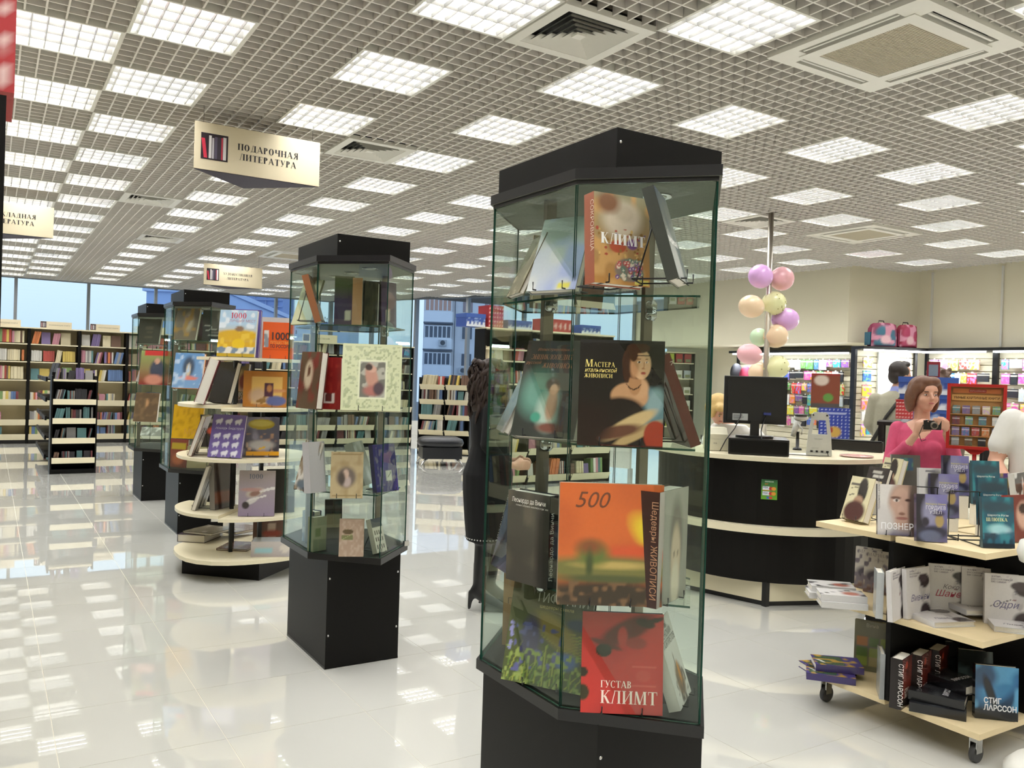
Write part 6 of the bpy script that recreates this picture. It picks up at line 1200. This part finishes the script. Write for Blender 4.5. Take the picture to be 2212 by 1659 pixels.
for f in range(-2, 4):
    zb_ = lz(945, 757)+f*fl_h
    bl = MB().box(lx(914), lx(974), -1.1, -.002, zb_, zb_+1.15).build('balcony', conc2, ab_)
    fr = MB(); x0, x1 = lx(916), lx(972); n_ = 6
    fr.box(x0, x1, -1.08, -1.0, zb_+1.151, zb_+1.25); fr.box(x0, x1, -1.08, -1.0, zb_+2.45, zb_+2.55)
    for i in range(n_+1): x = x0+(x1-x0)*i/n_; fr.box(x-.06, x+.06, -1.09, -1.0, zb_+1.15, zb_+2.55)
    fr.build('balcony_frame', wfr, bl); MB().box(x0, x1, -1.04, -1.02, zb_+1.2, zb_+2.5).build('balcony_glass', mat('lit_glass', '#6a6670', .1, emit='#c8a07c', strength=.25) if f == 1 else dglass, bl)
    MB().box(lx(913), lx(975), -1.15, -.001, zb_-.18, zb_-.002).build('balcony_slab', mat('joint_dark'), bl)
    for px0, px1 in ((993, 1018), (1040, 1064)):
        w0, w1 = lx(px0), lx(px1); wn_ = MB(); wn_.box(w0, w1, -.05, -.001, zb_+1.1, zb_+2.6); wo = wn_.build('window', wfr, ab_)
        for a, b2 in ((w0+.1, w0+(w1-w0)*.36), (w0+(w1-w0)*.4, w1-.1)): MB().box(a, b2, -.07, -.0501, zb_+1.2, zb_+2.5).build('pane', mat('curtain_glass', '#8f7f84', .15) if f == 1 else dglass, wo)
for px, f in ((947, 0), (990, -1)):
    z = lz(945, 757)+f*fl_h+.35; b = MB().box(lx(px), lx(px)+.85, -1.5 if px < 970 else -.4, -1.101 if px < 970 else -.001, z, z+.65); o = b.build('outdoor_unit', mat('unit_grey', '#b8bcc0', .5), ab_); b = MB(); b.tube([(lx(px)+.45, -1.52 if px < 970 else -.42, z+.32), (lx(px)+.45, -1.5 if px < 970 else -.4, z+.32)], .26, 16); b.build('fan_grille', mat('grille_dark', '#4a5058', .6), o)
# long blue hall
d_ = 42.0; q = outside(311, d_); k_ = d_/FPX; hl = thing('blue_hall', 'long blue clad hall with a row of small vents outside the far windows', 'building', (q[0], q[1], 0), -YAW)
X1 = (487-311)*k_; top = 1.506+(hz(311)-632)*k_
blue = mat('blue_cladding', '#a6bee8', .55, noise=.08, scale=.3); blue2 = mat('blue_cladding_light', '#b6caee', .55, noise=.06, scale=.3)
P1 = outside(487, d_); P2 = outside(640, 66.0); v1 = np.array([math.cos(-YAW), math.sin(-YAW)])
dx, dy = P2[0]-q[0], P2[1]-q[1]; c_, s_ = math.cos(YAW), math.sin(YAW); X2, Y2 = dx*c_-dy*s_, dx*s_+dy*c_
MB().prism([(0, 0), (X1, 0), (X2, Y2), (X2-6, Y2+8), (0, 14)], -8, top).build('wall', blue, hl)
MB().prism([(-.15, -.15), (X1+.1, -.15), (X2+.2, Y2-.1), (X2-6, Y2+8), (-.15, 14)], top, top+.25).build('roof_edge', blue2, hl)
dirr = Vector((X2-X1, Y2, 0)); L = dirr.length; dirr /= L; nn = Vector((dirr.y, -dirr.x, 0)); vm = MB(); vm.obox((0, 0, 0), dirr, .18, nn, .03, Vector((0, 0, 1)), .14); vme = vm.mesh('wall_vent', mat('vent_dark', '#2c3a64', .6))
for k in range(15): v = Vector((X1, 0, 0))+dirr*(1+k*(L-2)/14)+nn*.03; link('wall_vent', vme, hl, (v.x, v.y, top-.75))
# roof house and mast building behind
d_ = 75.0; q = outside(560, d_); k_ = d_/FPX; rh = thing('tower_house', 'dark blue stair tower with scaffold rails far behind the blue hall', 'building', (q[0], q[1], 0), -YAW)
zt_ = lambda py: 1.506+(hz(560)-py)*k_
MB().box(-1.2, 1.9, 0, 4, -8, zt_(637)).build('wall', mat('navy_wall', '#8ea4d2', .7), rh); MB().box(-3.8, -1.21, .5, 4, -8, zt_(660)).build('side_block', mat('navy_wall'), rh)
MB().box(-1.3, 2.0, -.1, 4.1, zt_(637), zt_(634)).build('roof_cap', mat('navy_dark', '#4c5f94', .7), rh)
for x in (-.6, .4, 1.4): MB().box(x-.06, x+.06, -.12, -.02, zt_(690), zt_(640)).build('rail', mat('rail_pale', '#8fa0c8', .5), rh)
for py in (650, 664): MB().box(-1.2, 1.9, -.2, -.121, zt_(py)-.07, zt_(py)+.07).build('cross_rail', mat('rail_pale'), rh)
d_ = 84.0; q = outside(470, d_); lb_ = thing('low_block', 'pale blue flat block behind the blue hall roof', 'building', (q[0], q[1], 0), -YAW); zt2 = 1.506+(hz(478)-622)*k_
MB().box(-1.2, 3.2, 0, 6, -8, zt2).build('wall', mat('navy_wall'), lb_); MB().box(-1.1, 3.3, -.1, 6.1, zt2, zt2+.3).build('roof_cap', mat('navy_dark'), lb_)
q = outside(620, 85); wh = thing('white_house', 'pale house at the right end of the blue hall', 'building', (q[0], q[1], 0), -YAW); MB().box(-1.5, 6, 0, 6, -8, 1.506+(hz(620)-700)*85/FPX).build('wall', mat('pale_wall', '#d4dcea', .7), wh); MB().box(-1.7, 6.2, -.2, 6.2, 1.506+(hz(620)-700)*85/FPX, 1.506+(hz(620)-696)*85/FPX).build('roof', mat('pale_roof', '#8f9cb8', .7), wh)
tag(MB().box(-150, 250, 20, 260, -8.3, -8).build('ground', mat('evening_ground', '#6a6c70', .9)), kind='structure')

# ------------------------------------------------------------------ people
from mathutils.bvhtree import BVHTree
def loft(b, rows, mi=0, n=20):
    rings = [[b.vert((x+rx*math.cos(2*math.pi*k/n), y+ry*math.sin(2*math.pi*k/n), z)) for k in range(n)] for x, y, z, rx, ry in rows]
    for A, B in zip(rings, rings[1:]):
        for k in range(n): b.face((A[k], A[(k+1) % n], B[(k+1) % n], B[k]), mi)
    b.face(rings[0][::-1], mi); b.face(rings[-1], mi)
def cap(b, pts, rs, mi=0):
    pts = [Vector(p) for p in pts]
    for (p, q), (r0, r1) in zip(zip(pts, pts[1:]), zip(rs, rs[1:])):
        b.tube([p, q], [r0, r1], 12, mi)
    for p, r in zip(pts, rs): b.ball(p, r, r, r, 12, 8, mi)
def fuse(name, b, mats, vox, parent=None, loc=(0, 0, 0), rz=0, smooth=4, rule=None):
    """one continuous surface from the overlapping shapes of b, coloured by the nearest shape"""
    me = bpy.data.meshes.new('tmp'); me.from_pydata(b.v, [], b.f); tree = BVHTree.FromPolygons([Vector(v) for v in b.v], b.f)
    o = bpy.data.objects.new('tmp', me); C.objects.link(o); md = o.modifiers.new('r', 'REMESH'); md.mode = 'VOXEL'; md.voxel_size = vox
    m2 = bpy.data.meshes.new_from_object(o.evaluated_get(bpy.context.evaluated_depsgraph_get())); bpy.data.objects.remove(o); bpy.data.meshes.remove(me)
    bm = bmesh.new(); bm.from_mesh(m2)
    for _ in range(smooth): bmesh.ops.smooth_vert(bm, verts=bm.verts, factor=.5, use_axis_x=True, use_axis_y=True, use_axis_z=True)
    for f in bm.faces:
        f.smooth = True; c = f.calc_center_median(); hit = tree.find_nearest(c); f.material_index = b.m[hit[2]] if hit[2] is not None else 0
        if rule: f.material_index = rule(c, f.material_index)
    bm.to_mesh(m2); bm.free(); m2.name = name
    for m in mats: m2.materials.append(m)
    return link(name, m2, parent, loc, rz)
def figmat(n_, c, rough=.7, noise=.06, scale=40): return mat(n_, c, rough, noise=noise, scale=scale)
skin = figmat('skin', '#d8a68c', .5, .03, 8); lipm = figmat('lips', '#b0605c', .4); eyew = figmat('eye_white', '#e0dad4', .3); iris_m = figmat('iris', '#3a2c24', .2); brow_m = figmat('brow', '#5a4030', .7)
HM = {}
def head(b, c, turn, nod=0, s=1.0, mi=0):
    """adds skull, jaw, nose, ears; returns the head matrix (face looks along local -y)"""
    R = Matrix.Translation(c) @ Matrix.Rotation(math.radians(turn), 4, 'Z') @ Matrix.Rotation(math.radians(nod), 4, 'X') @ Matrix.Scale(s, 4)
    r3 = R.to_3x3().normalized()
    def e(p, rr): b.ball(R @ Vector(p), rr[0]*s, rr[1]*s, rr[2]*s, 16, 12, mi, r3)
    e((0, .005, .02), (.073, .092, .092)); e((0, -.03, -.035), (.058, .058, .06)); e((0, -.05, -.075), (.032, .032, .03)); e((0, -.055, .03), (.06, .035, .045))
    for q in (-1, 1): e((q*.036, -.058, -.025), (.028, .026, .028)); e((q*.074, .01, -.01), (.01, .018, .03))
    cap(b, [R @ Vector((0, -.086, .012)), R @ Vector((0, -.104, -.022))], [.008*s, .0125*s], mi)
    e((0, -.078, -.052), (.024, .014, .012))
    return R
def face_bits(root, R, hairc=None):
    def put_(name, p, rr, m): b = MB(); b.ball(R @ Vector(p), *rr, 10, 6, 0, R.to_3x3().normalized()); return b.build(name, m, root)
    for q in (-1, 1):
        ew = put_('eye', (q*.031, -.0795, .002), (.0112, .006, .0054), eyew); b = MB(); b.ball(R @ Vector((q*.031, -.0835, .002)), .005, .004, .005, 10, 6); b.build('iris', iris_m, ew)
        put_('eyebrow', (q*.032, -.087, .022), (.017, .006, .0032), hairc or brow_m)
    put_('mouth', (0, -.0912, -.05), (.019, .005, .0048), lipm)
def fingers(b, palm, side, d, up, curl, n=4, L=.062, r=.0078, mi=0):
    """four bent fingers and a thumb from a palm; side = across the knuckles, d = pointing, curl = bending direction"""
    palm, side, d, up, curl = (Vector(v) for v in (palm, side, d, up, curl)); side.normalize(); d.normalize(); curl.normalize(); up.normalize()
    for k in range(n):
        l = L*(.86, 1.0, .95, .76)[k]; p0 = palm+d*.03+side*(.029-.019*k); p1 = p0+d*l*.45; p2 = p1+(d*.6+curl*.8).normalized()*l*.35; p3 = p2+(d*.1+curl).normalized()*l*.3
        cap(b, [palm+side*(.02-.013*k), p0, p1, p2, p3], [r*1.1, r*1.05, r, r*.92, r*.8], mi)
    t0 = palm+side*.025-d*.02; t1 = t0+(side*.6+curl*.6+d*.5).normalized()*.035; t2 = t1+(d*.7+curl*.5).normalized()*.028
    cap(b, [palm-d*.02, t0, t1, t2], [.014, .011, .0098, .0082], mi)
def palm_box(b, p, side, d, mi=0):
    side, d = Vector(side).normalized(), Vector(d).normalized(); n_ = side.cross(d)
    R = Matrix((side, d, n_)).transposed(); b.ball(p, .04, .045, .017, 12, 8, mi, R)
# ---- woman in pink with a compact camera
D_ = 5.35; fp = CAM + ray(1992, 880)*D_; RZ = math.radians(-58)
wp = thing('person', 'woman with short brown hair in a pink top holding up a compact camera', 'person', (fp[0], fp[1], 0), RZ)
pink = figmat('pink_knit', '#c94e70', .8, .08, 60); jeans = figmat('dark_denim', '#26283a', .8, .15, 60); shoe = figmat('dark_shoe', '#1c1a1c', .5)
b = MB()
for q in (-1, 1):
    cap(b, [(q*.085, .0, .84), (q*.09, -.01, .46), (q*.09, .02, .09)], [.085, .056, .042], 2); cap(b, [(q*.09, .02, .045), (q*.10, -.13, .035)], [.043, .033], 3)
loft(b, [(0, 0, .74, .12, .09), (0, 0, .82, .168, .115), (0, 0, .92, .155, .11), (0, 0, .96, .15, .10)], 2)
loft(b, [(0, 0, .90, .166, .116), (0, 0, .98, .145, .10), (0, -.005, 1.05, .135, .095), (0, -.015, 1.13, .148, .108), (0, -.008, 1.2, .152, .10), (0, .0, 1.255, .148, .082), (0, .008, 1.29, .105, .066), (0, .012, 1.315, .062, .055)], 1)
for q in (-1, 1): b.ball((q*.062, -.085, 1.14), .06, .05, .058, 12, 10, 1)
cap(b, [(0, .02, 1.27), (.0, .005, 1.41)], [.05, .047], 0)
Rh = head(b, (.006, -.005, 1.478), 30)
cap(b, [(-.135, .01, 1.255), (-.175, -.05, 1.04), (-.075, -.20, 1.165)], [.052, .044, .034], 1); cap(b, [(-.075, -.20, 1.165), (-.03, -.255, 1.235)], [.026, .022], 0)
cap(b, [(.14, .01, 1.255), (.205, -.03, 1.045), (.165, -.185, 1.175)], [.052, .044, .034], 1); cap(b, [(.165, -.185, 1.175), (.135, -.245, 1.25)], [.026, .022], 0)
CP = Vector((.058, -.30, 1.30))
palm_box(b, (-.012, -.272, 1.275), (0, -.3, 1), (.6, -.25, .35)); fingers(b, (-.012, -.275, 1.285), (0, -.25, 1), (.75, -.5, .15), (0, 0, 1), (.65, .6, -.1), 4, .058)
palm_box(b, (.128, -.268, 1.29), (0, -.3, 1), (-.5, -.25, .4), 0); fingers(b, (.128, -.272, 1.302), (0, -.25, 1), (-.62, -.55, .2), (0, 0, 1), (-.6, .65, -.1), 4, .056)
def pr_(c, m): return 0 if m == 1 and c.y < .01 and c.z > 1.205 and abs(c.x) < .018+(c.z-1.205)*.78 else m
body = fuse('body', b, (skin, pink, jeans, shoe), .0062, wp, rule=pr_)
face_bits(wp, Rh)
h = MB(); r3 = Rh.to_3x3().normalized()
def hv(p, rr): h.ball(Rh @ Vector(p), *rr, 18, 12, 0, r3)
hv((0, .022, .035), (.086, .098, .092)); hv((0, .07, -.03), (.078, .05, .085)); hv((-.078, .02, -.03), (.026, .055, .085)); hv((.078, .02, -.03), (.026, .055, .085)); hv((-.02, -.045, .083), (.066, .046, .038)); hv((.03, -.045, .085), (.05, .042, .034)); hv((-.055, -.058, .05), (.03, .03, .04)); hv((.075, -.03, .04), (.022, .035, .05)); hv((-.076, -.03, .03), (.022, .035, .06))
fuse('hair', h, (figmat('brown_hair', '#6a4630', .45, .35, 70),), .007, wp, smooth=3)
cm = thing('compact_camera', 'black compact camera held up by the woman in pink', 'camera', tuple(wp.matrix_basis @ Vector((0, 0, 0)) if False else R2((fp[0], fp[1]), -58, (CP.x, CP.y, CP.z))), RZ+math.radians(8))
MB().box(-.048, .048, -.012, .012, -.028, .028).build('camera_body', m_dark, cm); b = MB(); b.tube([(.008, -.012, -.002), (.008, -.032, -.002)], [.024, .021], 18); ln_ = b.build('lens_barrel', m_steel, cm); MB().tube([(.008, -.0321, -.002), (.008, -.034, -.002)], .014, 14).build('lens_glass', mat('lens_black', '#0c0c12', .05), ln_)
MB().box(.025, .04, -.0135, -.0121, .012, .022).build('flash_window', mat('flash_grey', '#b0b4b8', .2), cm); MB().tube([(-.03, 0, .028), (-.03, 0, .033)], .007, 10).build('shutter_button', m_chrome, cm)
MB().tube([(-.05, 0, .0), (-.07, .0, -.06), (-.055, .01, -.1), (-.03, .01, -.09)], .0022, 5).build('wrist_strap', m_wire, cm)
# ---- man in a grey sweater
D_ = 8.3; fp = CAM + ray(1930, 880)*D_
mp = thing('person', 'dark haired man in a grey sweater with a black bag strap, seen from behind', 'person', (fp[0], fp[1], 0), math.radians(-57))
grey = figmat('grey_knit', '#a09c88', .85, .08, 50); trou = figmat('black_trousers', '#1d1c22', .8); coll = figmat('blue_collar', '#8f98d0', .7)
b = MB()
for q in (-1, 1): cap(b, [(q*.09, .02, .9), (q*.10, .02, .5), (q*.10, .04, .1)], [.1, .07, .05], 2); cap(b, [(q*.1, .05, .05), (q*.12, .2, .04)], [.05, .038], 3)
loft(b, [(0, 0, .82, .165, .125), (0, 0, .95, .18, .13), (0, 0, 1.08, .178, .13), (0, 0, 1.22, .185, .135), (0, 0, 1.36, .19, .12), (.01, 0, 1.44, .15, .09), (.02, 0, 1.49, .07, .065)], 1)
loft(b, [(.025, .0, 1.47, .07, .068), (.035, .005, 1.535, .064, .064)], 4); cap(b, [(.03, .01, 1.5), (.045, .015, 1.6)], [.055, .052], 0)
Rm = head(b, (.055, .02, 1.665), 130, -6, 1.03)
cap(b, [(-.165, 0, 1.40), (-.215, .02, 1.16), (-.16, .2, 1.06)], [.07, .058, .045], 1); cap(b, [(-.16, .2, 1.06), (-.1, .3, 1.08)], [.033, .03], 0); palm_box(b, (-.08, .33, 1.09), (0, 0, 1), (.5, .8, 0)); fingers(b, (-.08, .33, 1.09), (0, 0, 1), (.6, .8, 0), (0, 0, 1), (.8, -.3, 0))
cap(b, [(.18, 0, 1.40), (.24, .04, 1.15), (.2, .23, 1.1)], [.07, .058, .045], 1); cap(b, [(.2, .23, 1.1), (.14, .33, 1.12)], [.033, .03], 0); palm_box(b, (.12, .36, 1.12), (0, 0, 1), (-.5, .8, 0)); fingers(b, (.12, .36, 1.12), (0, 0, 1), (-.6, .8, 0), (0, 0, 1), (-.8, -.3, 0))
fuse('body', b, (skin, grey, trou, shoe, coll), .010, mp); face_bits(mp, Rm, figmat('dark_brow', '#241c18'))
h = MB(); r3 = Rm.to_3x3().normalized()
for p, rr in (((0, .03, .04), (.087, .09, .09)), ((0, .075, -.02), (.076, .045, .075)), ((.0, -.05, .085), (.065, .05, .036)), ((.06, .01, .02), (.03, .06, .05)), ((-.06, .01, .02), (.03, .06, .05))): h.ball(Rm @ Vector(p), *rr, 16, 12, 0, r3)
fuse('hair', h, (figmat('dark_hair', '#241b16', .5, .3, 60),), .009, mp, smooth=3)
b = MB(); b.tube([(.12, .02, 1.475), (.06, -.11, 1.42), (-.06, -.142, 1.24), (-.15, -.11, 1.05), (-.19, -.02, .98)], .018, 6); b.v = [(x, y, z) for x, y, z in b.v]; b.build('bag_strap', figmat('strap_black', '#262420', .7), mp)
# ---- white shirt at the right border
D_ = 4.55; fp = CAM + ray(2262, 890)*D_
sp_ = thing('person', 'person in a white t-shirt with a bare arm cut by the right frame border', 'person', (fp[0], fp[1], 0), math.radians(-64))
wh_ = figmat('white_cotton', '#e4e2da', .8, .04, 30); b = MB()
for q in (-1, 1): cap(b, [(q*.09, 0, .86), (q*.1, 0, .48), (q*.1, .02, .09)], [.095, .065, .048], 2); cap(b, [(q*.1, .02, .05), (q*.11, -.12, .04)], [.048, .038], 3)
loft(b, [(0, 0, .82, .16, .12), (0, 0, .98, .165, .12), (0, 0, 1.12, .17, .125), (0, 0, 1.28, .18, .12), (0, 0, 1.37, .16, .095), (0, 0, 1.42, .08, .07)], 1)
cap(b, [(0, .01, 1.4), (.01, 0, 1.52)], [.055, .052], 0); Rw = head(b, (.03, -.01, 1.585), 60)
cap(b, [(-.16, 0, 1.355), (-.215, -.02, 1.22)], [.07, .062], 1); cap(b, [(-.205, -.015, 1.24), (-.235, -.03, 1.12), (-.16, -.2, 1.02)], [.045, .04, .03], 0); palm_box(b, (-.11, -.25, 1.01), (0, 0, 1), (.5, -.8, 0)); fingers(b, (-.11, -.25, 1.01), (0, 0, 1), (.6, -.8, 0), (0, 0, 1), (.8, .3, 0))
cap(b, [(.16, 0, 1.355), (.215, -.02, 1.22)], [.07, .062], 1); cap(b, [(.205, -.015, 1.24), (.23, -.03, 1.1), (.2, -.1, .9)], [.045, .04, .03], 0); palm_box(b, (.19, -.12, .84), (0, 1, 0), (0, -.2, -1)); fingers(b, (.19, -.12, .84), (0, 1, 0), (0, -.2, -1), (1, 0, 0), (-1, 0, -.2))
fuse('body', b, (skin, wh_, jeans, shoe), .009, sp_); face_bits(sp_, Rw)
h = MB(); r3 = Rw.to_3x3().normalized()
for p, rr in (((0, .03, .04), (.087, .09, .09)), ((0, .075, -.02), (.076, .045, .075))): h.ball(Rw @ Vector(p), *rr, 16, 12, 0, r3)
fuse('hair', h, (figmat('brown_hair', '#6a4630'),), .009, sp_, smooth=3)
# ---- cashier bending over the counter behind the monitor
D_ = 7.15; fp = CAM + ray(1592, 880)*D_
cp_ = thing('person', 'blond cashier in a white shirt bending down behind the monitor', 'person', (fp[0], fp[1], 0), math.radians(-46)); b = MB()
for q in (-1, 1): cap(b, [(q*.09, .12, .80), (q*.1, .05, .44), (q*.1, .12, .09)], [.095, .065, .048], 2); cap(b, [(q*.1, .12, .05), (q*.11, -.02, .04)], [.048, .038], 3)
loft(b, [(0, .14, .74, .15, .12), (0, .12, .86, .165, .12), (0, .06, 1.0, .165, .12), (-.02, -.02, 1.10, .17, .115), (-.05, -.07, 1.17, .13, .09)], 1)
cap(b, [(-.07, -.06, 1.16), (-.13, -.12, 1.24)], [.055, .05], 0); Rc = head(b, (-.155, -.15, 1.29), 35, 38)
cap(b, [(-.16, -.02, 1.12), (-.27, -.12, .98), (-.18, -.3, 1.05)], [.062, .05, .042], 1); cap(b, [(-.18, -.3, 1.05), (-.12, -.35, 1.06)], [.03, .027], 0); palm_box(b, (-.08, -.38, 1.06), (.3, .3, .2), (.7, -.6, 0)); fingers(b, (-.08, -.38, 1.06), (.5, .6, .2), (.7, -.6, 0), (0, 0, 1), (.2, 0, -1))
cap(b, [(.15, -.0, 1.1), (.26, -.1, .97), (.2, -.28, 1.05)], [.062, .05, .042], 1); cap(b, [(.2, -.28, 1.05), (.14, -.33, 1.06)], [.03, .027], 0); palm_box(b, (.1, -.36, 1.06), (-.3, .3, .2), (-.7, -.6, 0)); fingers(b, (.1, -.36, 1.06), (-.5, .6, .2), (-.7, -.6, 0), (0, 0, 1), (-.2, 0, -1))
fuse('body', b, (skin, wh_, trou, shoe), .009, cp_); face_bits(cp_, Rc, figmat('blond_brow', '#a88a5a'))
h = MB(); r3 = Rc.to_3x3().normalized()
for p, rr in (((0, .03, .04), (.09, .095, .095)), ((0, .075, -.02), (.08, .045, .08)), ((-.04, -.06, .075), (.05, .045, .035)), ((.04, -.06, .075), (.05, .045, .035)), ((.07, -.01, .0), (.026, .06, .07)), ((-.07, -.01, .0), (.026, .06, .07))): h.ball(Rc @ Vector(p), *rr, 16, 12, 0, r3)
fuse('hair', h, (figmat('blond_hair', '#c8a868', .5, .25, 60),), .009, cp_, smooth=3)
# ---- woman in black behind the nearest glass case
hp = onz(1010, 1312, 0); wb = thing('person', 'woman in a long black coat and heeled boots half hidden behind the nearest glass case', 'person', (hp[0], hp[1], 0), math.radians(-34))
blk = figmat('black_wool', '#08080a', .95, .1, 60); boot = figmat('black_boot', '#0b0a0c', .45); b = MB()
for y_, x_ in ((-.07, .0), (.08, .06)):
    cap(b, [(x_+.10, y_, .5), (x_+.085, y_, .28), (x_+.075, y_, .15)], [.062, .05, .04], 2); cap(b, [(x_+.06, y_, .13), (x_+.13, y_, .075), (x_+.22, y_, .032)], [.042, .042, .03], 2); b.tube([(x_+.035, y_, .12), (x_+.02, y_, .06), (x_+.014, y_, .006)], [.03, .017, .012], 10, 2)
    b.box(x_+.1, x_+.25, y_-.03, y_+.03, .004, .022, 2)
loft(b, [(.10, 0, .445, .125, .155), (.105, 0, .58, .145, .165), (.105, 0, .75, .16, .18), (.105, 0, .88, .165, .19), (.11, 0, .97, .14, .165), (.115, 0, 1.06, .125, .155), (.115, 0, 1.2, .135, .17), (.115, 0, 1.3, .125, .175), (.12, 0, 1.36, .075, .1)], 1)
cap(b, [(.13, 0, 1.33), (.145, 0, 1.43)], [.05, .047], 0); Rb = head(b, (.13, 0, 1.5), 140)
for y_ in (-1, 1): cap(b, [(.13, y_*.165, 1.3), (.11, y_*.2, 1.08), (.22, y_*.17, .95)], [.055, .048, .04], 1); cap(b, [(.22, y_*.17, .95), (.27, y_*.13, .95)], [.026, .024], 0); palm_box(b, (.31, y_*.11, .95), (0, 0, 1), (.9, -y_*.3, 0)); fingers(b, (.31, y_*.11, .95), (0, 0, 1), (.9, -y_*.3, 0), (0, 0, 1), (.2, -y_*1.0, -.2))
fuse('body', b, (skin, blk, boot), .009, wb); face_bits(wb, Rb)
h = MB(); r3 = Rb.to_3x3().normalized()
for p, rr in (((0, .03, .035), (.1, .105, .095)), ((0, .09, -.06), (.1, .075, .12)), ((0, .10, -.17), (.09, .07, .09)), ((.07, .02, -.05), (.05, .07, .12)), ((-.07, .02, -.05), (.05, .07, .12))): h.ball(Rb @ Vector(p), *rr, 16, 12, 0, r3)
for k in range(46):
    a, z_ = RND.uniform(0, math.pi), RND.uniform(-.22, .1); p = (.10*math.cos(a), .045+.11*math.sin(a), z_); h.ball(Rb @ Vector(p), .02, .02, .024, 8, 6)
hw_ = fuse('hair', h, (figmat('dark_curls', '#2a1a12', .6, .4, 60),), .008, wb, smooth=1)
for k in range(70):
    a = RND.uniform(-.25, math.pi+.25); r_ = RND.uniform(.095, .125); z0_ = RND.uniform(.0, .12); L_ = RND.uniform(.16, .32); ph = RND.uniform(0, 6)
    b = MB() if k == 0 else b
    b.tube([Rb @ Vector((r_*math.cos(a)*(1 if j else .8)+.012*math.sin(ph+j*1.3), .045+(r_+.012)*math.sin(a)*(1 if j else .8)+.012*math.cos(ph+j*1.3), z0_-L_*j/7)) for j in range(8)], [.011]*7+[.004], 6)
b.build('curl', figmat('dark_curls', '#2a1a12'), hw_)
b = MB()
for k in range(40): a = 2*math.pi*k/40; b.ball((.101+.130*math.cos(a), .16*math.sin(a), .468), .0045, .0045, .0045, 6, 4)
b.build('hem_stitching', figmat('stitch_white', '#c9c6c0'), wb)
# ---- curly haired person behind the gift boxes
D_ = 7.7; fp = CAM + ray(2022, 840)*D_; kp = thing('person', 'curly haired person standing behind the stack of blue gift boxes', 'person', (fp[0], fp[1], 0), math.radians(-60)); b = MB()
for q in (-1, 1): cap(b, [(q*.09, 0, .86), (q*.1, 0, .48), (q*.1, .02, .09)], [.095, .065, .048], 1); cap(b, [(q*.1, .02, .05), (q*.11, -.12, .04)], [.048, .038], 3); cap(b, [(q*.16, 0, 1.36), (q*.22, .0, 1.12), (q*.2, -.1, .9)], [.06, .052, .042], 2); cap(b, [(q*.2, -.1, .9), (q*.19, -.13, .84)], [.028, .025], 0); palm_box(b, (q*.19, -.14, .80), (0, 1, 0), (0, -.2, -1)); fingers(b, (q*.19, -.14, .80), (0, 1, 0), (0, -.2, -1), (1, 0, 0), (-q, 0, -.2))
loft(b, [(0, 0, .82, .16, .12), (0, 0, .98, .165, .12), (0, 0, 1.2, .17, .12), (0, 0, 1.33, .17, .1), (0, 0, 1.42, .08, .07)], 2); cap(b, [(0, .01, 1.4), (0, 0, 1.52)], [.052, .05], 0); Rk = head(b, (0, 0, 1.585), 200)
fuse('body', b, (skin, trou, figmat('brown_jacket', '#5a4a3c'), shoe), .011, kp); face_bits(kp, Rk)
h = MB(); r3 = Rk.to_3x3().normalized()
for p, rr in (((0, .035, .045), (.1, .1, .1)), ((0, .08, -.03), (.09, .05, .09))): h.ball(Rk @ Vector(p), *rr, 16, 12, 0, r3)
for k in range(40): a, z_ = RND.uniform(-.5, 3.6), RND.uniform(-.1, .12); h.ball(Rk @ Vector((.095*math.cos(a), .04+.09*math.sin(a), z_)), .022, .022, .022, 8, 6)
fuse('hair', h, (figmat('curly_brown', '#5a4234', .5, .4, 60),), .010, kp, smooth=1)
q = CAM + ray(2016, 808)*7.0; rf = thing('price_checker', 'small red framed grey screen on a post above the blue gift boxes', 'screen', (q[0], q[1], 0), math.radians(-60))
MB().box(-.05, .05, 0, .02, 1.61, 1.75).build('frame', mat('checker_red', '#8f2a30', .4), rf); MB().box(-.035, .035, -.003, -.0002, 1.63, 1.725).build('screen', mat('checker_screen', '#8a949c', .2), rf); MB().tube([(0, .01, .012), (0, .01, 1.61)], .012, 8).build('post', m_dark, rf); MB().lathe([(.15, 0), (.15, .012)], 16, 0, 0, .01).build('foot', m_dark, rf)
